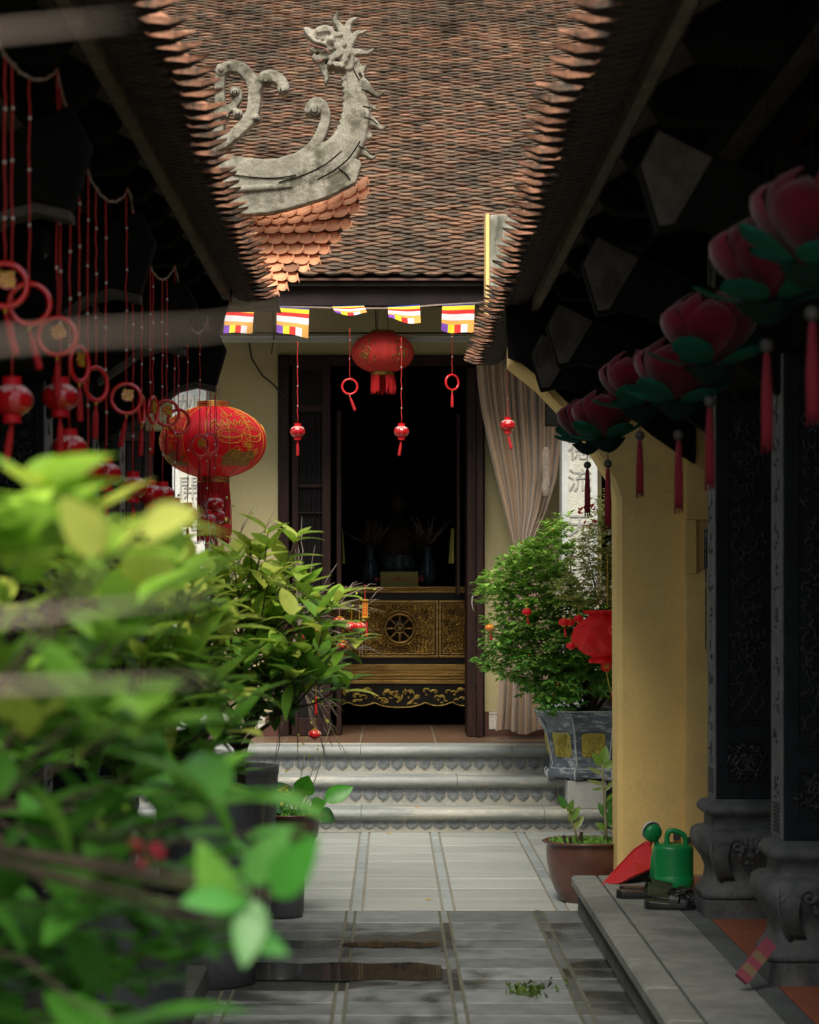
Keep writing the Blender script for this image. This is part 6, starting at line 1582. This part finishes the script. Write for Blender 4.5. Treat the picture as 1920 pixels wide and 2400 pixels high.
def rose(g,prof,n=32):
    vs=[c0+ax*h+(e1*math.cos(2*PI*j/n)+e2*math.sin(2*PI*j/n))*r for r,h in prof for j in range(n)]
    g.add(vs,[(i*n+j,i*n+(j+1)%n,(i+1)*n+(j+1)%n,(i+1)*n+j) for i in range(len(prof)-1) for j in range(n)])
ax=Vector((.30,-.80,-.25)).normalized(); e1=ax.cross(Vector((0,0,1))).normalized(); e2=ax.cross(e1).normalized()
c0=q_(1531,1953,.0)
rose(g,[(.001,.020),(.020,.019),(.036,.012),(.041,.004),(.042,-.002)]); g.build('rose','green_can',wc)
g=MB(); g.smooth=True; c0=c0+Vector((-.006,.006,.009)); rose(g,[(.043,.001),(.045,-.005),(.043,-.012),(.001,-.014)]); g.build('rose_plate','rose_white',wc)

# dustpan
dpY=10.95
dp=thing('dustpan',P(1470,2078,dpY),'red plastic dustpan tipped on its side against the ochre wall','dustpan')
dq=lambda x,y,dy=0: P(x,y,dpY+dy)
tipp=dq(1409,2076,-.05); 
A=[(1409,2076,-.06),(1446,2035,.02),(1486,1992,.10),(1512,1975,.12),(1526,1983,.10),(1529,2034,-.02),(1490,2050,-.10),(1450,2070,-.12)]
g=MB(); ce=dq(1488,2020,.04)
top=[dq(*a) for a in A]
g.add([ce]+top,[(0,i+1,(i+1)%8+1) for i in range(8)])
low=[t+Vector((.004,.012,-.010)) for t in top]
g.add(top+low,[(i,(i+1)%8,(i+1)%8+8,i+8) for i in range(8)])
g.add([ce+Vector((.004,.014,-.010))]+low,[(0,(i+1)%8+1,i+1) for i in range(8)])
b_=g.build('pan','dustpan',dp,fix=True)
g=MB(); g.smooth=True; g.tube([top[0],top[1],top[2],top[3]],.0045,8); g.tube([top[3],dq(1521,1976,.11),top[4]],.006,8); g.tube([top[0]+Vector((0,-.002,0)),dq(1430,2071,-.09),top[7],top[6]],.0025,6); g.build('rim','dustpan',b_)
g=MB(); g.smooth=True; g.tube([dq(1506,1984,.12),dq(1520,1976,.12),dq(1528,1974,.13)],[.014,.010,.009],10); g.build('handle','dustpan',dp)
g=MB(); g.add([dq(1430,2077,-.05),dq(1450,2070,-.10),dq(1490,2050,-.085),dq(1529,2036,-.01),dq(1532,2077,.02)],[(0,1,2,3,4)]); g.build('back','rubber',dp)

# slippers
def slipper(t,cx,cy,ang,L_,mat,open_toe=True,style=0):
    z0=LZ; ca,sa=math.cos(ang),math.sin(ang)
    def W(x,y,z_): return Vector((cx+x*ca-y*sa, cy+x*sa+y*ca, z0+z_))
    hw=lambda u: .034+.011*math.sin(PI*u*.9+.3)-(.018*max(0,u-.85)/.15)-(.012*max(0,.08-u)/.08)
    g=MB(); n=16; th=.024
    vs=[];fs=[]
    for i in range(n+1):
        u=i/n; x=(u-.5)*L_; w_=hw(u); 
        if u>.9: w_*=math.sqrt(max(.05,1-((u-.9)/.1)**2))
        if u<.06: w_*=math.sqrt(max(.1,1-((.06-u)/.06)**2))
        ht=th+.012*(1-u)**2
        for y,z_ in ((-w_,.001),(w_,.001),(w_*1.03,ht*.5),(w_,ht),(-w_,ht),(-w_*1.03,ht*.5)): vs.append(W(x,y,z_))
    fs=[(i*6+j,i*6+(j+1)%6,(i+1)*6+(j+1)%6,(i+1)*6+j) for i in range(n) for j in range(6)]+[tuple(range(5,-1,-1)),tuple(n*6+j for j in range(6))]
    g.add(vs,fs); g.build('sole','rubber',t,bevel=.003,fix=True)
    g=MB(); g.smooth=True
    def up(u,v,o=0):
        uu=.50+.38*u; x=(uu-.5)*L_+ (.01*math.sin(v*PI)); w_=hw(uu)+.004; a=PI*v; 
        return W(x,-(w_)*math.cos(a),th*.7+(.050-.022*u)*math.sin(a)**.7+o)
    if style==0:
        g.grid(lambda u,v: up(u,v),10,14); g.grid(lambda u,v: up(u,v,-.003),10,14)
    else:
        g.grid(lambda u,v: up(u*.45,v,.010),6,14); g.grid(lambda u,v: up(u*.45,v,.006),6,14); g.grid(lambda u,v: up(.55+u*.42,v,.004),6,14); g.grid(lambda u,v: up(.55+u*.42,v,.001),6,14)
        for s in (-1,1): g.tube([up(.2,.5+s*.28,.011),up(.6,.5+s*.10,.009),up(.95,.5-s*.2,.006)],.006,6)
    g.build('upper',mat,t)
sl_=thing('slipper',(X_(1530,10.35),10.35,LZ),'olive green slipper with black sole, left of the black sandals','slipper'); slipper(sl_,X_(1512,10.35),10.35,.06,.245,'olive_shoe')
sl_=thing('slipper',(X_(1520,10.45),10.48,LZ),'black soled slipper half hidden behind the olive one','slipper'); slipper(sl_,X_(1520,10.48),10.49,.10,.25,'olive_shoe')
sd=thing('sandal',(X_(1575,10.0),10.0,LZ),'nearest shiny black strap sandal on the ledge','sandal','black sandals'); slipper(sd,X_(1570,9.98),9.98,-.22,.21,'rubber',style=1)
sd=thing('sandal',(X_(1590,10.1),10.13,LZ),'shiny black strap sandal just behind the nearest one','sandal','black sandals'); slipper(sd,X_(1588,10.12),10.13,-.32,.21,'rubber',style=1)

# checked box leaning on the nearer column base
bxo=thing('checked_box',P(1770,2260,7.95),'flat pink and tan checked box leaning on the nearer column base','box')
g=MB(); Y0=7.92
c1,c2,c3,c4=P(1727,2283,Y0-.05),P(1797,2196,Y0+.02),P(1821,2219,Y0+.02),P(1753,2306,Y0-.05)
c1.z=max(c1.z,LZ+.001)
nrm=(c2-c1).cross(c4-c1).normalized(); 
if nrm.y<0: nrm=-nrm
nU,nV=4,6
for i in range(nV):
    for j in range(3):
        a=c1.lerp(c2,i/nV); b=c1.lerp(c2,(i+1)/nV); d=c4.lerp(c3,i/nV); e=c4.lerp(c3,(i+1)/nV)
        p=[a.lerp(d,j/3),a.lerp(d,(j+1)/3),b.lerp(e,(j+1)/3),b.lerp(e,j/3)]; g.cm=0 if (i+j)%2==0 or i==5 else 1
        g.cm=[0,1,0,1,0,0][i] if j!=1 else [0,1,0,1,0,0][i]; g.add(p,[(0,1,2,3)])
th=nrm*.020; g.cm=0
q=[c1,c4,c3,c2]; g.add(q+[x+th for x in q],[(0,1,5,4),(1,2,6,5),(2,3,7,6),(3,0,4,7),(7,6,5,4)])
g.build('box_shell',['box_pink','box_tan'],bxo)

# ------------------------------------------------------------------ left row of pots and shrubs
def pot_plant_soil(): pass
pa=thing('black_pot',(X_(578,10.6),10.6,0),'tall charcoal pot at the far end of the left row holding the bare peach tree','plant pot','charcoal pots in the left row')
PAX=X_(655,10.45)-.20
pa.location=(PAX,10.5,0); round_pot(pa,PAX,10.5,0,Z_(1797,10.4),.155,.192,'pot_black',rim=.004,thick=.018)
PBX=X_(629,9.3)-.21
pb=thing('black_pot',(PBX,9.15,0),'wide charcoal pot in front of the tall one, second in the left row','plant pot','charcoal pots in the left row'); round_pot(pb,PBX,9.15,0,Z_(1858,9.0),.17,.205,'pot_black',rim=.004,thick=.018)
PCX=X_(452,6.3)-.20
pc=thing('black_pot',(PCX,6.3,0),'blurred charcoal pot low at the left, under the nearer shrub','plant pot','charcoal pots in the left row'); round_pot(pc,PCX,6.3,.091,Z_(2098,6.2)-.09,.16,.198,'pot_black',rim=.004,thick=.018)
pd=thing('black_pot',(-.78,3.1,0),'nearest charcoal pot at the bottom left, almost hidden by blurred leaves','plant pot','charcoal pots in the left row'); round_pot(pd,-.78,3.2,.091,.55,.16,.20,'pot_black',rim=.004,thick=.018)
# flower bowl on a brown stand
fbX,fbY=X_(685,11.0),11.05
fb_=thing('flower_bowl',(fbX,fbY,0),'brown flared bowl on a brown jar with leafy greens and yellow flowers','plant pot')
g=MB(); g.smooth=True; zr=Z_(1905,11.05)
g.lathe([(.10,0),(.11,.02),(.115,.15),(.10,.27),(.09,zr-.16)],fbX-.06,fbY,0,32); g.build('stand','pot_black',fb_)
g=MB(); g.smooth=True; g.lathe([(.08,zr-.159),(.11,zr-.15),(.135,zr-.10),(.145,zr-.05),(.165,zr-.015),(.176,zr-.004),(.178,zr),(.165,zr+.002),(.150,zr-.02),(.13,zr-.05)],fbX-.02,fbY,0,40,cap=False); g.build('bowl','pot_brown',fb_)
g=MB(); g.lathe([(.001,zr-.02),(.148,zr-.03)],fbX-.02,fbY,0,20,cap=False); g.build('soil','soil',fb_)
gn=thing('leafy_green',(fbX,fbY,zr),'broad-leaved mustard greens with yellow flowers growing in the flared bowl','plant')
g=MB(); g.smooth=True; rs=random.Random(17); gs=MB(); gs.smooth=True
def bigleaf(bx_,by_,tx_,ty_,W_,c,curl=.2,Y=11.0):
    b0,t0=P(bx_,by_,Y),P(tx_,ty_,Y+rnd(-.08,.03)); d=t0-b0; s0=b0.lerp(t0,.42); gs.tube([b0,b0.lerp(s0,.5)+Vector((0,0,.01)),s0],.004,6)
    leaf(g,s0,d,Vector((0,-1,.35)),d.length*.62,W_,c,curl,8,.3)
for a in ((700,1895,722,1820,.10,(.09,.42,.03),.0),(715,1900,823,1845,.085,(.08,.40,.03),.15),(720,1895,785,1915,.07,(.08,.26,.08),.9),(690,1895,652,1838,.08,(.08,.22,.09),.25),(680,1895,668,1870,.08,(.10,.26,.10),.1),(710,1900,760,1880,.07,(.09,.34,.04),.2),(700,1900,690,1850,.08,(.07,.30,.03),.1),(685,1900,640,1880,.08,(.10,.26,.12),.3),(700,1895,705,1840,.06,(.12,.40,.04),0)):
    bigleaf(*a)
for k in range(260):
    a=rs.uniform(0,6.28); r=rs.uniform(0,1)**.5*.13; leaf(g,Vector((fbX-.02+r*math.cos(a),fbY+r*math.sin(a),zr-.02)),Vector((rs.gauss(0,.7),rs.gauss(0,.7),1)),Vector((0,-1,0)),rs.uniform(.02,.05),.016,mul((.13,.38,.05),rs.uniform(.6,1.4)),.3,2)
g.build('leaf','leaf',gn); 
for a,b in (((700,1895),(742,1770)),((695,1895),(735,1800)),((705,1895),(748,1860)),((690,1890),(715,1760)),((712,1893),(775,1700))): branch(gs,rs,P(*a,11),P(*b,11),.003,.0012,.006)
gs.build('stalk','stemg',gn)
fl=MB(); 
for px,py in ((668,1848),(660,1856),(672,1858),(690,1883),(664,1866)):
    for q in range(9): leaf(fl,P(px,py,10.95)+rv(rs,.006),rv(rs)+Vector((0,-.8,0)),Vector((0,0,1)),.024,.020,(.88,.58,.02),.2,2)
fl.build('flower','flower',gn)
# near gardenia-like shrubs
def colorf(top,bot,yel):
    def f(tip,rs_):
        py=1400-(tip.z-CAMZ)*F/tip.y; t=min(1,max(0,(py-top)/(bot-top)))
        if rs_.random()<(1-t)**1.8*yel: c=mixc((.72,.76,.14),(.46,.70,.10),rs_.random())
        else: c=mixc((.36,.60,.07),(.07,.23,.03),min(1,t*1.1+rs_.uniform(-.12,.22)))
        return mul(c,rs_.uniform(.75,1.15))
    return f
def shrub(name,lb,base,h0,poly,n,Y0,Y1,L_,cf,seed,nw=6,mind=20,seg=5,group=None,wr=.44,manual=(),extra=2,big=()):
    t=thing(name,base,lb,'shrub',group); rs=random.Random(seed); b=Vector(base); g=MB(); g.smooth=True; gl=MB(); gl.smooth=True
    top=b+Vector((rs.uniform(-.02,.02),0,h0)); g.tube([b+Vector((0,0,-.03)),b+Vector((.01,0,h0*.5)),top],[.020,.016,.014],8)
    tips=tips_in(rs,poly,n,Y0,Y1,mind)+list(manual)
    hubs=[]
    for k in range(6):
        x,y,Y=rs.choice(tips); e=top.lerp(P(x,y,Y),.45); branch(g,rs,top,e,.011 if Y0>5 else .006,.007 if Y0>5 else .004,.02); hubs.append(e)
    for x,y,Y in tips:
        tip=P(x,y,Y); hb=min(hubs,key=lambda q:(q-tip).length); ps=branch(g,rs,hb,tip,.0055 if Y0>5 else .0032,.0022 if Y0>5 else .0016,.02)
        dirn=((tip-hb).normalized()+Vector((0,0,.9))).normalized()
        whorl(gl,rs,tip,dirn,L_,nw,cf,.85,wr,seg)
        for q in (3,4)[:extra]:
            for s_ in range(extra): leaf(gl,ps[q],rv(rs)+dirn*.5,Vector((0,0,1)),L_*rs.uniform(.6,1),L_*wr*.8,cf(ps[q],rs),rs.uniform(.1,.5),seg)
    for (bx_,by_,tx_,ty_,Y,W_,c) in big:
        b0,t0=P(bx_,by_,Y),P(tx_,ty_,Y-.04); leaf(gl,b0,t0-b0,Vector((0,-1,.4)),(t0-b0).length,W_,c,.12,8,.2)
        g.tube([min(hubs,key=lambda q:(q-b0).length),b0],[.004,.002],5)
    g.build('stem','bark',t); gl.build('crown','leaf',t); return t
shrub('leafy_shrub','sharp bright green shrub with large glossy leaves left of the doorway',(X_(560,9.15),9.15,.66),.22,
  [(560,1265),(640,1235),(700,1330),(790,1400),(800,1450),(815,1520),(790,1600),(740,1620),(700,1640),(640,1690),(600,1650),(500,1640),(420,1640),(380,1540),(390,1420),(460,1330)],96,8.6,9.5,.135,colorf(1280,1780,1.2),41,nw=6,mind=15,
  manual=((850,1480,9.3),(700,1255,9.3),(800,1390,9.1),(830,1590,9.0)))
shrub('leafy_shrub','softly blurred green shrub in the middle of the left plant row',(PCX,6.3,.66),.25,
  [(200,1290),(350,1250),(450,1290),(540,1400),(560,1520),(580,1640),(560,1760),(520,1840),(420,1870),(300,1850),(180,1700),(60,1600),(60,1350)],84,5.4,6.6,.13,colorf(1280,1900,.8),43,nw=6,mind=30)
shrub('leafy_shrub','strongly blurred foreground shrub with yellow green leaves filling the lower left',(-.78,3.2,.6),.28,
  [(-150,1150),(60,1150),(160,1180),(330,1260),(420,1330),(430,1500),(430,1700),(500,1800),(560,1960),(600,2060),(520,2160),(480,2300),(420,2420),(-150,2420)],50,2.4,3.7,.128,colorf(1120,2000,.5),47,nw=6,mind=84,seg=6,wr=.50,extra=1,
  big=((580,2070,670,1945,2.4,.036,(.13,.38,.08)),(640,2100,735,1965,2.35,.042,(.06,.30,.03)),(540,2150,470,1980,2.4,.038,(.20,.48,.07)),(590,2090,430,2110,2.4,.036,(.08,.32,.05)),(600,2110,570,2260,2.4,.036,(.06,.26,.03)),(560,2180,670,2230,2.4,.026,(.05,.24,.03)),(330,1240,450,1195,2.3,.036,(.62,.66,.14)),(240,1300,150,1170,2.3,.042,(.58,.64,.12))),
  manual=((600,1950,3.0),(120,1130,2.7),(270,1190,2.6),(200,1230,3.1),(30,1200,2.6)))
# red berries low in the foreground shrub
o=thing('red_berry_sprig',P(350,1990,2.9),'blurred red berries among the dark lower leaves of the foreground shrub','berries')
g=MB(); g.smooth=True
for px,py in ((318,1985),(372,2000),(365,1990),(330,2030)): g.ball(P(px,py,2.75),.0095,12,8)
g.build('berry','crimson',o); g=MB(); [g.tube([P(px,py,2.75),P(345,2100,2.85)],.0015,4) for px,py in ((318,1985),(372,2000))]; g.build('stem','bark',o)
# bare branches close to the lens on the left
o=thing('bare_branch_tree',(-.75,1.35,0),'bare grey sapling whose thin twigs cross the left side as pale blurs','tree')
g=MB(); g.smooth=True; g.tube([(-.75,1.35,0),(-.72,1.33,.8),(-.70,1.3,1.3),(-.74,1.3,1.9)],[.02,.016,.012,.006],8)
def tw(a,pts,r): g.tube([Vector(a)]+[P(x,y,Y) for x,y,Y in pts],[r*(1-.85*(i/len(pts))**1.5) for i in range(len(pts)+1)],6)
tw((-.71,1.32,1.2),[(-300,850,1.0),(0,800,1.0),(250,780,1.0),(480,770,1.0),(760,728,1.0)],.0015)
tw((-.72,1.3,1.5),[(-300,120,1.1),(0,75,1.1),(150,60,1.1),(300,45,1.1)],.0018)
tw((-.71,1.32,1.1),[(-300,1500,1.3),(0,1450,1.3),(250,1425,1.35),(500,1400,1.4)],.0030)
tw((-.71,1.32,.9),[(-300,1640,1.3),(0,1610,1.3),(300,1600,1.35),(520,1590,1.4)],.0028)
g.build('branch','twig',o)
for px,py,lb in ((1005,2108,'small yellow petal lying on the pale paving in front of the steps'),(912,1953,'tiny orange petal at the foot of the lowest step'),(978,1887,'tiny orange petal lying on the lowest step tread')):
    z_=.004 if py>1900 else lev[0]+.003
    Yp=(CAMZ-z_)*F/(py-1400) if py>1900 else 15.12
    o=thing('fallen_petal',(X_(px,Yp),Yp,z_),lb,'petal','fallen petals'); g=MB(); g.cc=(.80,.50,.04)
    for q in range(3): leaf(g,Vector((X_(px,Yp),Yp,z_)),Vector((math.cos(q*2.2),math.sin(q*2.2),.1)),Vector((0,0,1)),.026,.018,(.80,.48,.04),.1,3)
    g.build('petal','flower',o)
# bare peach tree with tiny printed lanterns
pt=thing('bare_peach_tree',(PAX,10.5,.7),'leafless peach tree with thin arching pale twigs in the tall charcoal pot','tree')
g=MB(); g.smooth=True; rs=random.Random(51); hub=P(590,1640,10.6); g.tube([Vector((PAX,10.5,.68)),P(590,1700,10.55),hub],[.022,.016,.013],8)
hubs=[hub]
for x,y in ((560,1500),(640,1520),(700,1480),(520,1400),(690,1600)): e=P(x,y,10.9); branch(g,rs,hub,e,.010,.006,.03); hubs.append(e)
endl=[(900,1378),(860,1372),(890,1405),(862,1420),(850,1480),(860,1540),(790,1612),(800,1690),(780,1700),(780,1750),(800,1760),(710,1245),(655,1220),(594,1188),(700,1290),(705,1330),(730,1345),(850,1366),(820,1560),(760,1385),(740,1420),(470,1180),(450,1220),(500,1250),(760,1630),(745,1730),(870,1440),(835,1430),(760,1770),(700,1800),(640,1820),(690,1330),(610,1310)]
for x,y in endl:
    tip=P(x,y,rs.uniform(10.9,11.4)); hb=min(hubs,key=lambda q:(q-tip).length); ps=[]
    n=8; sag=rs.uniform(.03,.08)
    for i in range(n+1):
        t=i/n; ps.append(hb.lerp(tip,t)+Vector((0,0,sag*math.sin(PI*t)))+rv(rs,.007)*math.sin(PI*t))
    g.tube(ps,[.0040*(1-t/n)+.0011 for t in range(n+1)],5)
    for q in range(5):
        i=rs.randint(2,n-1); d=(tip-hb).normalized(); e=ps[i]+d*rs.uniform(.06,.16)+Vector((0,rs.gauss(0,.03),rs.gauss(-.01,.035))); m_=ps[i].lerp(e,.5)+Vector((0,0,.012)); g.tube([ps[i],m_,e],[.0019,.0014,.0008],4)
g.build('branch','twig',pt)
g=MB()
for k in range(60):
    x,y=rs.choice(endl); p=P(x-rs.uniform(0,60),y+rs.uniform(-20,30),11.0); leaf(g,p,rv(rs)+Vector((0,0,.5)),Vector((0,-1,0)),.018,.012,(.45,.50,.05),.2,2)
g.build('bud','leaf_small',pt)
GM='tiny printed lanterns hung on the bare peach tree'
ml_=[(796,1457,'uppermost tiny red and silver lantern on the peach twigs, left of a touching pair'),(824,1468,'left one of the touching pair of tiny printed lanterns'),(843,1469,'right one of the touching pair, nearest the hanging charm'),(803,1513,'tiny printed lantern below the pair, half behind a green leaf'),(721,1494,'tiny printed lantern among the shrub leaves before the door post'),(748,1476,'tiny printed lantern just right of the one before the door post'),(738,1721,'lowest tiny printed lantern hanging alone above the steps')]
for px,py,lb in ml_: mini(px,py,10.85,lb,'mini_print',GM,tass=False,sc=1.02)
ch=thing('hanging_charm',P(856,1436,10.9),'gold framed red paper charm with tassel hanging from a peach twig','charm')
cc=P(856,1427,10.9); s_=10.9/F
g=MB(); g.box(cc.x-6.5*s_,cc.x+6.5*s_,cc.y-.005,cc.y+.005,cc.z-18*s_,cc.z+18*s_); f=g.build('charm_frame','gilt',ch,bevel=.002)
g=MB(); g.box(cc.x-4.5*s_,cc.x+4.5*s_,cc.y-.0075,cc.y-.0055,cc.z-15*s_,cc.z+15*s_); g.build('charm_face','red',f)
g=MB(); 
for z_ in (20,-20): g.lathe([(5*s_,-2*s_),(9*s_,-1*s_),(9*s_,1*s_),(5*s_,2*s_)],cc.x,cc.y,cc.z+z_*s_,14)
g.build('cap','gilt',f)
for i,c_h in enumerate('新春快樂' if False else '年年平安'): letter('lettering',c_h,7.2*s_,(cc.x,cc.y-.0085,cc.z+(10.5-7*i)*s_),f,'fl_yellow',.0003)
g=MB(); g.tube([cc+Vector((0,0,20*s_)),cc+Vector((0,0,58*s_))],.0016,5); g.tube([cc+Vector((0,0,-20*s_)),cc+Vector((3*s_,0,-30*s_))],.0016,5); g.build('cord','red_string',ch)
g=MB(); g.smooth=True; g.lathe([(.002,0),(.005,-.01),(.006,-.06),(.007,-.085)],cc.x+3*s_,cc.y,cc.z-30*s_,8); g.build('tassel','red_tassel',ch)
for px,py,L_,lb in ((733,1520,30,'short red tassel among the leaves before the dark door post'),(741,1640,32,'red tassel hanging lower along the dark door post')):
    t=thing('red_tassel',P(px,py,10.9),lb,'tassel'); g=MB(); g.smooth=True; p=P(px,py,10.9); g.lathe([(.002,.02),(.006,0),(.006,-.02),(.0065,-.055),(.007,-.07)],p.x,p.y,p.z,8); g.build('thread','red_tassel',t); g=MB(); g.tube([p+Vector((0,0,.02)),p+Vector((0,0,.08))],.0012,4); g.build('cord','gilt',t)
